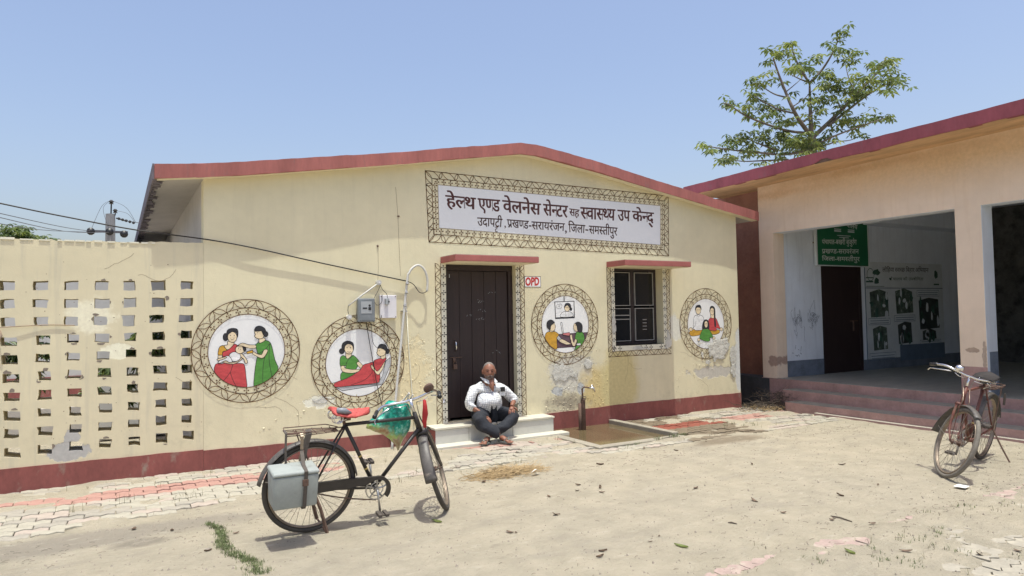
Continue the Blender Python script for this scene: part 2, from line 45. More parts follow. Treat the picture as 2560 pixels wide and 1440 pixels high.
MURALS=[((1261,1249),30,26,[('F','red',1,1,[-335,-208,-329,-146,-306,-125,-247,-128,-205,-112,-154,-132,-51,-137,-25,-171,-13,-281,-7,-423,-103,-398,-205,-342,-281,-283]),('L',5,0,0,[-150,-146,-175,-226,-247,-321]),('L',5,0,0,[-175,-226,-146,-318,-103,-403]),('F','skin',1,1,[-293,-26,-255,-28,-247,-78,-137,-119,-60,-69,-51,-87,-120,-134,-188,-135,-289,-94]),('F','red',1,1,[-251,-6,-196,19,-145,76,-102,61,-111,-21,-171,-63,-247,-55]),('F','ochre',1,1,[-238,66,-281,54,-296,5,-296,-31,-255,-33,-251,-1,-201,19]),('F','skin',1,1,[-200,110,-143,108,-142,72,-201,18,-238,66,-203,74]),('F','black',1,1,[-194,157,-200,133,-213,119,-230,119,-243,134,-248,159,-243,182,-230,197,-213,196,-200,181]),('F','skin',1,1,[-106,154,-115,120,-139,100,-168,101,-192,123,-201,157,-192,191,-168,211,-139,211,-115,189]),('F','black',1,1,[-211,165,-206,228,-162,251,-106,242,-94,198,-102,152,-109,198,-145,217,-179,200,-198,182]),('F','black',1,0,[-168,174,-170,169,-174,169,-177,174,-174,180,-170,180]),('F','black',1,0,[-130,173,-132,168,-136,168,-138,173,-136,179,-132,179]),('L',4,0,0,[-172,138,-154,128,-135,137]),('F','white',1,1,[-184,-36,-137,-6,-75,-31,-67,-68,-94,-103,-137,-110,-171,-92]),('F','white',1,1,[-247,-60,-188,-49,-154,-110,-188,-117,-222,-97,-281,-121,-297,-112]),('F','skin',1,1,[-307,-77,-222,-57,-218,-69,-289,-94]),('F','skin',1,1,[-75,-31,-47,-37,-4,-99,2,-131,-21,-134,-38,-88,-60,-69]),('F','skin',1,1,[-27,14,-36,-11,-60,-26,-90,-25,-114,-8,-123,18,-114,43,-90,58,-60,57,-36,40]),('F','black',1,1,[-106,59,-68,73,-18,49,-18,-2,-38,4,-51,50,-85,60]),('F','black',1,0,[-86,26,-88,22,-91,22,-93,26,-91,30,-88,30]),('F','black',1,0,[-65,18,-66,15,-70,15,-72,19,-70,23,-66,22]),('F','green',1,1,[110,-49,93,26,78,54,128,94,191,108,240,86,265,19,293,-113,333,-231,256,-316,167,-375,74,-410,73,-286,93,-122]),('L',5,0,0,[190,-52,167,-171,162,-365]),('L',5,0,0,[240,76,230,-100,261,-311]),('L',5,0,0,[235,67,186,4,115,-39]),('F','skin',1,1,[129,136,182,134,186,106,128,80]),('F','skin',1,1,[80,216,85,174,76,160,93,141,124,128,164,135,178,190,151,228]),('F','black',1,1,[76,216,89,257,133,270,185,241,200,185,169,172,151,214,120,212]),('F','black',1,1,[220,178,215,160,203,150,188,150,175,161,170,179,175,196,188,207,203,206,216,195]),('F','black',1,0,[110,196,108,193,105,193,103,197,105,201,108,201]),('F','skin',1,1,[87,59,19,66,-51,87,-94,62,-51,53,27,27,87,28]),('F','skin',1,1,[217,1,177,4,150,-46,106,-39,71,-15,49,-18,62,-42,146,-89,190,-61]),('F','ochre',0,1,[-8,-11,55,7,60,-23,-3,-34]),('L',5,0,0,[-35,-35,-6,-23])]),((2522,1058),30,26,[('F','grey',0,1,[-290,-271,213,-271,287,-180,333,1,386,41,389,-59,315,-309,-200,-322]),('F','green',1,1,[-205,-103,-51,-126,-59,-174,-143,-189,-220,-198]),('F','green',1,1,[-225,69,-183,92,-141,58,-71,90,6,3,-22,-51,-58,-84,-163,-71,-163,-30,-226,-30]),('L',5,0,0,[-71,87,-142,24,-159,-37]),('F','skin',1,1,[-155,128,-99,125,-93,84,-141,51,-162,87]),('F','skin',1,1,[-219,-34,-198,-97,-87,-121,13,-102,20,-81,-86,-78,-170,-57,-177,-32]),('F','skin',1,1,[-1,10,56,-55,41,-89,-29,-16]),('F','black',1,1,[-177,142,-183,125,-198,114,-217,115,-232,127,-238,145,-232,162,-217,173,-198,172,-183,160]),('F','skin',1,1,[-69,166,-79,130,-106,109,-139,111,-166,134,-175,170,-165,205,-138,226,-105,225,-79,202]),('F','black',1,1,[-206,164,-199,232,-140,261,-72,235,-65,158,-84,208,-126,227,-168,211,-180,163]),('F','black',1,0,[-139,182,-142,176,-147,176,-150,183,-147,188,-142,188]),('F','black',1,0,[-98,181,-101,175,-107,175,-110,181,-107,187,-101,187]),('L',4,0,0,[-141,137,-120,128,-101,135]),('F','skin',1,1,[-337,-232,-282,-221,-285,-262,-310,-254]),('F','red',1,1,[-289,-221,-157,-181,-2,-101,49,-34,114,-16,179,-13,251,-150,250,-220,213,-257,-60,-267,-285,-272]),('L',5,0,0,[156,-130,69,-209,-102,-260]),('F','skin',1,1,[326,15,296,-82,236,-160,188,-118,142,-60,160,-37,215,-106,274,-38,297,17]),('F','red',1,1,[179,-13,201,24,334,41,296,-33,229,-114,189,-76]),('F','skin',1,1,[272,96,322,93,326,41,275,32]),('F','black',1,1,[376,120,370,101,355,91,337,92,322,103,317,122,323,140,338,151,356,150,371,138]),('F','skin',1,1,[229,161,227,126,217,105,238,76,268,63,319,79,327,143,276,173]),('F','black',1,1,[227,158,254,202,299,208,343,178,342,121,305,144,261,162]),('F','black',1,0,[254,129,251,124,247,124,245,129,247,134,251,134])]),((5499,1448),30,26,[('F','purple',0,1,[-124,-136,380,-124,336,-220,185,-322,-152,-329,-157,-204]),('F','black',0,0,[-180,321,160,330,162,83,-171,77]),('F','white',0,0,[-166,311,147,319,147,107,-158,99]),('L',16,0,0,[-15,387,-16,323]),('L',4,0,0,[-138,279,-63,283,-63,233,-138,228,-138,279]),('L',4,0,0,[-117,256,-85,257]),('L',4,0,0,[-100,270,-101,243]),('F','white',1,1,[-79,104,-58,164,3,179,59,178,115,155,124,108]),('L',3,0,0,[3,174,9,110]),('L',3,0,0,[59,173,61,109]),('F','black',1,1,[115,212,111,200,101,192,89,192,80,200,76,213,80,225,90,233,102,233,112,225]),('F','skin',1,1,[75,226,66,199,44,182,17,182,-4,200,-12,227,-3,254,19,271,46,271,67,254]),('F','black',1,1,[-20,236,6,289,62,296,94,269,96,215,72,236,37,269,1,250]),('L',3,0,0,[4,236,61,236]),('F','white',0,1,[-84,25,-61,31,-36,-115,-53,-135]),('F','pink',0,1,[-53,-128,63,-115,72,-145,56,-164,-45,-148]),('F','ochre',1,1,[-349,-172,-327,-114,-273,-96,-179,-98,-117,-146,-153,-204,-153,-342,-246,-306,-315,-232]),('F','skin',1,1,[-271,-37,-193,-45,-202,-97,-265,-96]),('F','skin',1,1,[-255,9,-194,41,-184,7,-171,-26,-191,-78,-226,-90,-272,-69]),('F','black',1,1,[-317,-16,-305,43,-245,68,-188,34,-215,8,-247,-17,-260,-70,-300,-49]),('F','black',1,0,[-203,5,-205,0,-210,0,-212,5,-210,11,-205,11]),('F','grey',0,1,[-157,-191,-125,-152,-73,-204,-111,-238]),('F','skin',1,1,[-111,-238,-73,-204,57,-262,85,-278,24,-287,-8,-282]),('F','green',1,1,[173,-134,207,-108,285,-117,320,-193,302,-253,250,-338,183,-382,135,-374,177,-309,195,-236,155,-221]),('F','white',0,1,[183,-275,252,-274,251,-305,179,-302]),('F','skin',1,1,[72,-152,104,-152,110,-206,134,-260,155,-214,187,-235,144,-314,104,-293,74,-198]),('F','skin',1,1,[144,0,193,13,233,-42,198,-108,158,-94,134,-60]),('F','black',1,1,[164,13,226,28,283,-16,281,-97,247,-120,203,-102,189,-34]),('F','black',1,0,[168,-24,165,-30,160,-30,158,-24,161,-18,166,-19])]),((8214,1397),28,26,[('F','ochre',1,1,[-359,-116,-287,-85,-83,-91,-116,-168,-291,-190,-350,-169]),('F','ochre',1,1,[83,-113,273,-103,297,-149,185,-180,102,-162]),('F','skin',1,1,[-291,-81,-299,-96,-319,-106,-344,-105,-364,-95,-371,-79,-363,-63,-343,-54,-318,-55,-298,-65]),('F','skin',1,1,[372,-98,365,-114,347,-123,326,-123,309,-112,303,-96,311,-80,328,-70,349,-71,366,-81]),('F','white',1,1,[-270,-74,-259,105,-197,142,-125,141,-55,102,-40,-65,-145,-100]),('L',4,0,0,[-187,137,-161,111,-132,136]),('L',4,0,0,[-217,45,-244,-30,-317,-80]),('F','skin',1,1,[-106,216,-118,181,-147,159,-181,160,-207,182,-217,217,-205,252,-176,274,-142,274,-115,251]),('F','black',1,1,[-229,217,-208,288,-119,299,-95,231,-121,257,-193,262]),('F','red',1,1,[38,-82,47,39,112,99,217,90,277,-11,312,-88,232,-74,220,-117,83,-105]),('F','skin',1,1,[110,160,178,159,179,90,112,96]),('F','skin',1,1,[188,197,177,161,153,139,125,140,102,162,95,198,105,234,129,256,158,255,180,233]),('F','black',1,1,[84,191,102,267,161,281,206,235,208,113,216,-40,187,-40,180,113,176,235,118,251]),('F','black',1,1,[-82,-86,-68,27,-14,66,51,39,59,-90]),('F','green',1,1,[-153,-212,-83,-94,-16,-83,59,-94,146,-214,68,-226,81,-265,14,-285,-99,-256]),('F','skin',1,1,[-142,-250,-148,-264,-163,-272,-180,-271,-194,-262,-199,-248,-193,-234,-179,-226,-161,-226,-147,-235]),('F','skin',1,1,[192,-235,186,-247,171,-254,152,-254,138,-246,133,-233,139,-221,154,-213,172,-214,187,-222]),('F','skin',1,1,[35,-9,26,-41,7,-60,-16,-59,-34,-39,-40,-7,-32,25,-12,44,11,44,29,23]),('F','black',1,0,[-168,224,-171,219,-176,219,-179,224,-176,229,-171,229]),('F','black',1,0,[-138,224,-140,219,-146,219,-148,224,-145,229,-140,229]),('F','black',1,0,[134,205,131,200,126,200,124,205,126,211,132,211]),('F','black',1,0,[164,205,161,200,155,200,153,205,156,210,161,210]),('F','black',1,0,[-8,3,-10,-2,-16,-2,-18,3,-15,8,-10,8]),('F','black',1,0,[17,2,15,-3,9,-3,7,2,10,8,15,8])])]
SIGN_WORDS=[('ह े ल/ थ',[3679,3148,4107,3141,3696,3003,4104,2989]),('ए ण/ ड',[4145,3140,4472,3139,4161,2992,4469,2980]),('व े ल न े स',[4518,3140,5119,3130,4531,2981,5111,2976]),('स े न/ ट र',[5167,3130,5573,3128,5169,2976,5564,2963]),('स ह',[5605,3094,5775,3086,5607,2994,5769,2984]),('स/ व ा स/ थ/ य',[5802,3125,6424,3130,5803,2962,6414,2965]),('उ प',[6475,3128,6707,3127,6480,2969,6698,2970]),('क े न/ द ^rd',[6755,3127,7170,3124,6762,2976,7165,2974])]
SIGN_WORDS_SMALL=[('उ द ा प ट _ट ी',[4132,2884,4509,2885,4135,2778,4496,2776]),(',',[4533,2873,4564,2871,4535,2778,4565,2777]),('प ^r ख ण/ ड',[4580,2884,4922,2879,4589,2780,4912,2771]),('-',[4922,2879,4971,2879,4920,2776,4968,2775]),('स र ा य र ं ज न',[4970,2875,5519,2875,4973,2769,5507,2768]),(',',[5518,2868,5561,2867,5516,2754,5558,2753]),('ि ज ल ा',[5582,2871,5875,2868,5589,2757,5863,2755]),('-',[5875,2868,5937,2867,5872,2763,5934,2761]),('स म स/ त ी प ु र',[5942,2865,6461,2859,5943,2751,6451,2743])]
OPD_WORDS=[('O P D',[4853,2087,5078,2092,4851,1992,5076,1999])]
GREEN_WORDS=[('प ं च ा य त - ब ख र ी ~ ब ु ज ु र ^R ग',[11160,2860,12175,2899,11156,2785,12170,2806]),('प ^r ख ण/ ड - स र ा य र ं ज न',[11151,2691,12231,2718,11147,2614,12226,2633]),('ि ज ल ा - स म स/ त ी प ु र',[11143,2551,12250,2573,11140,2481,12245,2493]),('य ा ल य',[11891,3206,12219,3181,11879,3128,12206,3100])]
POSTER_WORDS=[('ल ो ि ह य ा ~ स/ व च/ छ ~ ि ब ह ा र ~ अ ि भ य ा न',[13060,2391,14649,2410,13055,2313,14643,2326]),('श ौ च ा ल य ~ क ी ~ उ प य ो ि ग त ा',[13258,2196,14450,2209,13254,2145,14446,2157])]
SIGN_FRAMES={'sign_out':[(3402,3440),(7483,3406),(7459,2466),(3442,2534)],'sign_mid':[(3492,3350),(7393,3322),(7372,2557),(3507,2636)],'sign_in':[(3574,3274),(7313,3241),(7293,2631),(3582,2719)]}
HOLES=[[-961,1999,-837,2000,-836,1912,-960,1912],[-699,2000,-574,2001,-573,1913,-698,1913],[-440,2006,-323,2007,-323,1914,-440,1913],[-184,2008,-66,2010,-65,1914,-183,1914],[68,2011,176,2012,176,1912,69,1912],[322,2013,453,2014,453,1916,323,1915],[600,2014,714,2015,714,1924,600,1923],[-952,1829,-835,1828,-835,1740,-951,1741],[-697,1828,-574,1827,-574,1741,-697,1743],[-442,1827,-322,1826,-322,1739,-441,1740],[-185,1831,-54,1830,-54,1734,-184,1735],[74,1833,186,1833,186,1740,74,1741],[321,1836,453,1836,453,1739,321,1741],[593,1833,716,1833,716,1742,594,1743],[-950,1649,-830,1647,-829,1565,-949,1568],[-688,1654,-572,1652,-571,1566,-687,1569],[-440,1650,-324,1648,-323,1561,-440,1564],[-192,1655,-76,1654,-75,1563,-192,1565],[61,1660,173,1658,173,1547,61,1550],[307,1658,439,1656,440,1574,307,1577],[581,1657,721,1655,721,1577,581,1580],[-944,1464,-817,1460,-816,1379,-944,1384],[-667,1473,-554,1469,-553,1381,-666,1385],[-416,1477,-314,1474,-314,1392,-416,1396],[-180,1480,-53,1477,-53,1386,-180,1390],[79,1483,187,1480,187,1395,80,1398],[333,1481,447,1478,447,1392,333,1396],[599,1486,706,1484,707,1400,599,1403],[-938,1294,-809,1288,-808,1203,-937,1209],[-668,1295,-553,1290,-552,1209,-667,1215],[-415,1295,-305,1291,-304,1214,-415,1219],[-162,1300,-52,1295,-52,1212,-162,1217],[92,1310,190,1306,190,1224,92,1228],[324,1305,454,1300,454,1217,324,1223],[608,1310,697,1307,697,1216,608,1220],[-926,1117,-798,1110,-798,1021,-925,1030],[-647,1127,-543,1121,-543,1034,-646,1040],[-411,1129,-295,1122,-295,1038,-410,1045],[-155,1135,-41,1129,-41,1038,-155,1045],[96,1126,202,1121,202,1034,96,1040],[338,1134,468,1128,469,1039,339,1046],[606,1131,709,1126,709,1036,606,1042],[-917,944,-791,935,-790,850,-916,860],[-645,949,-538,942,-538,847,-645,855],[-405,947,-286,939,-286,855,-404,864],[-152,950,-33,942,-33,857,-151,865],[105,958,207,952,207,860,106,867],[348,958,469,950,469,864,348,873],[609,947,707,941,707,856,609,863],[-915,766,-784,755,-783,664,-914,676],[-646,767,-545,759,-544,681,-645,690],[-394,766,-295,758,-295,669,-393,678],[-145,780,-28,771,-28,676,-144,686],[111,775,214,768,215,681,112,689],[362,782,460,774,460,691,362,699],[613,773,707,766,707,687,613,695],[-910,596,-794,585,-793,500,-909,512],[-646,599,-528,588,-527,498,-645,510],[-391,595,-288,585,-288,502,-390,512],[-141,594,-27,584,-27,496,-141,507],[118,598,215,589,215,508,118,517],[364,607,465,598,465,505,365,514],[606,599,702,591,702,509,606,517],[-910,423,-781,409,-780,319,-909,334],[-649,423,-530,410,-530,324,-649,337],[-390,429,-279,417,-278,326,-389,339],[-136,427,-35,417,-35,329,-136,340],[116,426,226,415,227,324,116,335],[369,431,474,421,475,323,370,334],[621,432,722,423,722,333,621,344]]
# ------------------------------------------------------------------ materials
def new_mat(name):
    m = bpy.data.materials.new(name); m.use_nodes = True
    nt = m.node_tree; b = nt.nodes['Principled BSDF']
    return m, nt, b
def _coord(nt, scale=1.0, stretch=None):
    tc = nt.nodes.new('ShaderNodeTexCoord'); mp = nt.nodes.new('ShaderNodeMapping')
    s = stretch or (1, 1, 1)
    mp.inputs['Scale'].default_value = (s[0]*scale, s[1]*scale, s[2]*scale)
    nt.links.new(tc.outputs['Object'], mp.inputs[0]); return mp.outputs[0]
def _noise(nt, vec, scale, detail=5, rough=0.6):
    n = nt.nodes.new('ShaderNodeTexNoise'); n.inputs['Scale'].default_value = scale
    n.inputs['Detail'].default_value = detail; n.inputs['Roughness'].default_value = rough
    nt.links.new(vec, n.inputs['Vector']); return n.outputs[0]
def _ramp(nt, fac, stops):
    r = nt.nodes.new('ShaderNodeValToRGB'); e = r.color_ramp.elements
    e[0].position = stops[0][0]; e[0].color = (*stops[0][1], 1)
    e[1].position = stops[-1][0]; e[1].color = (*stops[-1][1], 1)
    for p, c in stops[1:-1]:
        k = e.new(p); k.color = (*c, 1)
    nt.links.new(fac, r.inputs[0]); return r.outputs[0]
def _mix(nt, fac, a, b, mode='MIX'):
    m = nt.nodes.new('ShaderNodeMixRGB'); m.blend_type = mode
    for i, v in ((0, fac), (1, a), (2, b)):
        if isinstance(v, (int, float)): m.inputs[i].default_value = v
        elif isinstance(v, tuple): m.inputs[i].default_value = (*v, 1)
        else: nt.links.new(v, m.inputs[i])
    return m.outputs[0]
def _math(nt, op, a, b=None, clamp=False):
    m = nt.nodes.new('ShaderNodeMath'); m.operation = op; m.use_clamp = clamp
    for i, v in ((0, a), (1, b)):
        if v is None: continue
        if isinstance(v, (int, float)): m.inputs[i].default_value = v
        else: nt.links.new(v, m.inputs[i])
    return m.outputs[0]
def _bump(nt, b, h, strength=0.3, dist=0.01):
    n = nt.nodes.new('ShaderNodeBump'); n.inputs['Strength'].default_value = strength
    n.inputs['Distance'].default_value = dist
    nt.links.new(h, n.inputs['Height']); nt.links.new(n.outputs[0], b.inputs['Normal'])
def mat(name, col, rough=0.8, var=0.12, scale=6.0, bump=0.15, bscale=40.0, metal=0.0, spec=None, stretch=None, dirt=None, dist=0.004):
    """base colour broken up by two octaves of noise, fine relief, optional dirt colour"""
    m, nt, b = new_mat(name)
    v = _coord(nt, 1.0, stretch)
    n1 = _noise(nt, v, scale); n2 = _noise(nt, v, scale*7, 4, 0.65)
    lo = tuple(max(0, c*(1-var*1.6)) for c in col); hi = tuple(min(1, c*(1+var)) for c in col)
    c1 = _ramp(nt, n1, [(0.3, lo), (0.7, hi)])
    c2 = _mix(nt, 0.35, c1, _ramp(nt, n2, [(0.3, lo), (0.7, hi)]))
    if dirt:
        dcol, amt, ds = dirt
        d = _noise(nt, v, ds, 8, 0.7)
        c2 = _mix(nt, _ramp(nt, d, [(1-amt-0.06, (0, 0, 0)), (1-amt+0.1, (1, 1, 1))]), c2, dcol)
    nt.links.new(c2, b.inputs['Base Color'])
    b.inputs['Roughness'].default_value = rough; b.inputs['Metallic'].default_value = metal
    if spec is not None: b.inputs['Specular IOR Level'].default_value = spec
    if bump: _bump(nt, b, _noise(nt, v, bscale, 6, 0.7), bump, dist)
    return m
def zone(nt, xyz, cx, cz, rx, rz, amp=0.5, nscale=4.0, soft=0.12):
    """irregular patch in the wall plane: 1 inside an ellipse broken up by noise"""
    x = _math(nt, 'DIVIDE', _math(nt, 'SUBTRACT', xyz[0], cx), rx)
    z = _math(nt, 'DIVIDE', _math(nt, 'SUBTRACT', xyz[1], cz), rz)
    d = _math(nt, 'SQRT', _math(nt, 'ADD', _math(nt, 'MULTIPLY', x, x), _math(nt, 'MULTIPLY', z, z)))
    n = _noise(nt, xyz[2], nscale, 7, 0.68)
    k = _math(nt, 'ADD', _math(nt, 'SUBTRACT', 1.0, d), _math(nt, 'MULTIPLY', _math(nt, 'SUBTRACT', n, 0.5), amp*2))
    return _math(nt, 'DIVIDE', k, soft, True)
def wall_paint(name, base, zones, streak=(0.40, 0.36, 0.27), streak_amt=0.25, axis='X', bump=0.6):
    m, nt, b = new_mat(name)
    tc = nt.nodes.new('ShaderNodeTexCoord'); sp = nt.nodes.new('ShaderNodeSeparateXYZ')
    nt.links.new(tc.outputs['Object'], sp.inputs[0])
    v = tc.outputs['Object']
    xyz = (sp.outputs[axis], sp.outputs['Z'], v)
    n1 = _noise(nt, v, 1.3, 5, 0.6); n2 = _noise(nt, v, 9, 5, 0.6)
    c = _ramp(nt, n1, [(0.3, tuple(k*0.88 for k in base)), (0.7, tuple(min(1, k*1.05) for k in base))])
    c = _mix(nt, 0.3, c, _ramp(nt, n2, [(0.3, tuple(k*0.9 for k in base)), (0.75, tuple(min(1, k*1.06) for k in base))]))
    vs_ = _coord(nt, 1.0, (5.0, 5.0, 0.35))
    st = _noise(nt, vs_, 2.2, 6, 0.7)
    c = _mix(nt, _math(nt, 'MULTIPLY', _ramp(nt, st, [(0.52, (0, 0, 0)), (0.8, (1, 1, 1))]), streak_amt), c, streak)
    sp1 = _noise(nt, v, 26, 3, 0.5)
    c = _mix(nt, _ramp(nt, sp1, [(0.74, (0, 0, 0)), (0.78, (0.6, 0.6, 0.6))]), c, tuple(k*0.45 for k in base))
    # damp base of the wall
    low = _math(nt, 'MULTIPLY', _math(nt, 'SUBTRACT', 0.95, xyz[1]), 0.9, True)
    dn = _ramp(nt, _noise(nt, v, 5.5, 8, 0.75), [(0.5, (0, 0, 0)), (0.68, (1, 1, 1))])
    c = _mix(nt, _math(nt, 'MULTIPLY', _math(nt, 'MULTIPLY', low, dn), 0.55), c, tuple(k*0.55 for k in base))
    h = _math(nt, 'MULTIPLY', n2, 0.6)
    for (cx, cz, rx, rz, col, amp, ns, soft, dep) in zones:
        z = zone(nt, xyz, cx, cz, rx, rz, amp, ns, soft)
        cc = _mix(nt, _noise(nt, v, 22, 6, 0.7), tuple(k*0.7 for k in col), tuple(min(1, k*1.25) for k in col))
        c = _mix(nt, z, c, cc)
        if dep: h = _math(nt, 'SUBTRACT', h, _math(nt, 'MULTIPLY', z, dep))
    nt.links.new(c, b.inputs['Base Color']); b.inputs['Roughness'].default_value = 0.88
    b.inputs['Specular IOR Level'].default_value = 0.2
    h = _math(nt, 'ADD', h, _math(nt, 'MULTIPLY', _noise(nt, v, 60, 5, 0.7), 0.35))
    _bump(nt, b, h, bump, 0.006)
    return m

CREAM = (0.725, 0.66, 0.455)
M = {}
M['wall'] = wall_paint('cream_wall_paint', CREAM, [
    (5.60, 0.74, 0.5, 0.28, (0.66, 0.63, 0.53), 0.9, 4.5, 0.25, 1.0),
    (5.98, 0.45, 0.36, 0.50, (0.66, 0.53, 0.26), 0.8, 3.0, 0.5, 0.0),
    (6.45, 0.60, 0.40, 0.60, (0.62, 0.53, 0.27), 0.35, 3.0, 0.3, 0.0),
    (5.5, 0.36, 0.40, 0.14, (0.42, 0.37, 0.27), 1.3, 9.0, 0.6, 0.5),
    (5.35, 0.52, 0.10, 0.07, (0.52, 0.53, 0.51), 0.9, 9.0, 0.2, 0.8),
    (5.75, 0.53, 0.07, 0.09, (0.52, 0.53, 0.51), 0.9, 9.0, 0.2, 0.8),
    (8.35, 0.62, 0.50, 0.10, (0.55, 0.52, 0.45), 1.3, 7.0, 0.2, 0.9),
    (8.93, 0.75, 0.10, 0.55, (0.68, 0.68, 0.64), 0.8, 5.0, 0.2, 0.8),
    (7.55, 1.35, 0.14, 0.22, (0.72, 0.70, 0.60), 1.0, 7.0, 0.2, 0.5),
    (2.05, 0.62, 0.20, 0.07, (0.85, 0.80, 0.66), 1.3, 8.0, 0.2, 0.8),
    (3.2, 0.85, 0.25, 0.5, (0.76, 0.66, 0.42), 1.3, 8.0, 0.3, 0.8)], streak_amt=0.16)
M['lattice'] = wall_paint('weathered_cream_paint', (0.70, 0.63, 0.435), [
    (-0.40, 0.33, 0.19, 0.10, (0.46, 0.45, 0.42), 0.9, 8.0, 0.1, 1.0),
    (-0.37, 0.46, 0.07, 0.10, (0.46, 0.45, 0.42), 0.9, 8.0, 0.1, 1.0),
    (0.02, 1.30, 0.16, 0.08, (0.92, 0.84, 0.62), 0.8, 7.0, 0.15, 0.3),
    (-0.2, 1.65, 0.22, 0.2, (0.84, 0.77, 0.58), 0.9, 6.0, 0.3, 0.0)], streak=(0.42, 0.40, 0.33), streak_amt=0.5, bump=0.45)
M['plinth'] = mat('maroon_plinth_paint', (0.25, 0.078, 0.066), 0.8, 0.2, 5, 0.4, 45, stretch=(1, 1, .5), dirt=((0.30, 0.24, 0.19), 0.36, 6.0))
M['fascia'] = mat('red_roof_edge_paint', (0.36, 0.125, 0.108), 0.85, 0.2, 3, 0.4, 40, stretch=(1.5, 1.5, .3), dirt=((0.22, 0.12, 0.11), 0.36, 9.0))
M['fascia_b'] = mat('dark_rose_roof_edge_paint', (0.30, 0.075, 0.095), 0.8, 0.22, 2.5, 0.4, 40, stretch=(1, 1, .4), dirt=((0.20, 0.10, 0.11), 0.36, 5.0))
M['sunshade'] = mat('red_sunshade_paint', (0.37, 0.12, 0.105), 0.8, 0.12, 4, 0.2, 50, dirt=((0.22, 0.10, 0.09), 0.2, 9.0))
M['cement'] = mat('bare_cement_plaster', (0.47, 0.44, 0.41), 0.95, 0.1, 3, 0.3, 40)
M['old_edge'] = mat('blackened_roof_edge', (0.16, 0.14, 0.16), 0.95, 0.3, 8, 0.4, 30, dirt=((0.05, 0.045, 0.05), 0.35, 9.0))
M['slabtop'] = mat('grey_weathered_slab', (0.33, 0.31, 0.27), 0.95, 0.15, 5, 0.3)
M['soffit'] = mat('pale_cream_soffit', (0.78, 0.70, 0.50), 0.9, 0.05, 3, 0.1)
M['white_paint'] = mat('white_sign_paint', (0.74, 0.75, 0.76), 0.85, 0.03, 3, 0.1)
M['mural_white'] = mat('white_mural_paint', (0.80, 0.80, 0.78), 0.85, 0.05, 6, 0.15)
M['line'] = mat('brown_painted_line', (0.15, 0.075, 0.032), 0.85, 0.2, 30, 0)
M['ink'] = mat('black_painted_line', (0.03, 0.025, 0.025), 0.85, 0.1, 30, 0)
M['letter'] = mat('dark_maroon_lettering', (0.085, 0.03, 0.028), 0.8, 0.15, 20, 0)
M['letter_small'] = mat('dark_brown_lettering', (0.06, 0.028, 0.022), 0.8, 0.15, 20, 0)
M['opd_red'] = mat('red_lettering', (0.50, 0.045, 0.04), 0.8, 0.1, 20, 0)
M['strip'] = mat('pale_border_paint', (0.75, 0.72, 0.58), 0.85, 0.05, 6, 0.1)
MC = {'red': (0.56, 0.07, 0.075), 'green': (0.09, 0.28, 0.05), 'ochre': (0.60, 0.33, 0.04), 'skin': (0.80, 0.66, 0.44),
      'black': (0.03, 0.03, 0.035), 'white': (0.80, 0.80, 0.79), 'grey': (0.50, 0.51, 0.52), 'purple': (0.12, 0.07, 0.09), 'pink': (0.62, 0.2, 0.2)}
for k, c in MC.items(): M['p_'+k] = mat(k+'_mural_paint', c, 0.85, 0.22, 9, 0.3, 50, stretch=(1, 1, 3), dist=.003)
M['peel'] = mat('flaking_white_plaster', (0.60, 0.585, 0.52), 0.95, 0.18, 12, 0.9, 26, dirt=((0.30, 0.28, 0.24), 0.30, 14.0), dist=0.012)
M['door'] = mat('dark_brown_door_paint', (0.030, 0.017, 0.016), 0.55, 0.2, 3, 0.15, 60, stretch=(6, 6, 0.6), dirt=((0.055, 0.04, 0.035), 0.25, 3.0))
M['steel'] = mat('worn_steel', (0.45, 0.44, 0.42), 0.4, 0.15, 20, 0.1, metal=0.8)
M['chrome'] = mat('chrome', (0.75, 0.75, 0.75), 0.18, 0.08, 20, 0.05, metal=1.0, dirt=((0.35, 0.24, 0.16), 0.22, 30.0))
M['rust'] = mat('rusty_iron', (0.16, 0.10, 0.075), 0.85, 0.35, 14, 0.5, 60, metal=0.2)
M['dark'] = mat('dark_interior', (0.015, 0.014, 0.014), 0.9, 0.1, 3, 0)
M['pane'] = mat('dark_window_glass', (0.012, 0.013, 0.015), 0.16, 0.2, 5, 0.05, 8)
M['winframe'] = mat('dark_window_frame', (0.035, 0.025, 0.025), 0.6, 0.2, 10, 0.1)
M['winbar'] = mat('grey_window_trim', (0.34, 0.33, 0.31), 0.6, 0.1, 10, 0.05)
M['marble'] = mat('pale_step_tile', (0.60, 0.57, 0.47), 0.5, 0.06, 4, 0.05, dirt=((0.42, 0.37, 0.27), 0.3, 3.0))
M['marble_side'] = mat('grey_step_tile', (0.52, 0.51, 0.46), 0.5, 0.07, 5, 0.05, dirt=((0.36, 0.33, 0.27), 0.3, 4.0))
M['curb'] = mat('worn_concrete', (0.31, 0.28, 0.22), 0.92, 0.15, 8, 0.5, 50, dirt=((0.22, 0.19, 0.14), 0.3, 8.0))
M['peach'] = wall_paint('peach_wall_paint', (0.80, 0.65, 0.51), [
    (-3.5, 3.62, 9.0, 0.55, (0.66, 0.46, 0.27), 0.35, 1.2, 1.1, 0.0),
    (-3.13, 1.02, 0.09, 0.035, (0.45, 0.34, 0.26), 0.9, 9.0, 0.15, 0.5),
    (-3.27, 0.95, 0.03, 0.22, (0.45, 0.36, 0.29), 1.0, 9.0, 0.15, 0.5),
    (0.10, 0.72, 0.12, 0.10, (0.42, 0.30, 0.24), 0.8, 9.0, 0.2, 0.3),
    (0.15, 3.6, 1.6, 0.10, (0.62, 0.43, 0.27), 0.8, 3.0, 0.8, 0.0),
    (-1.6, 3.75, 2.6, 0.12, (0.58, 0.40, 0.24), 0.9, 3.0, 1.0, 0.0)], streak=(0.5, 0.32, 0.18), streak_amt=0.25, axis='Y')
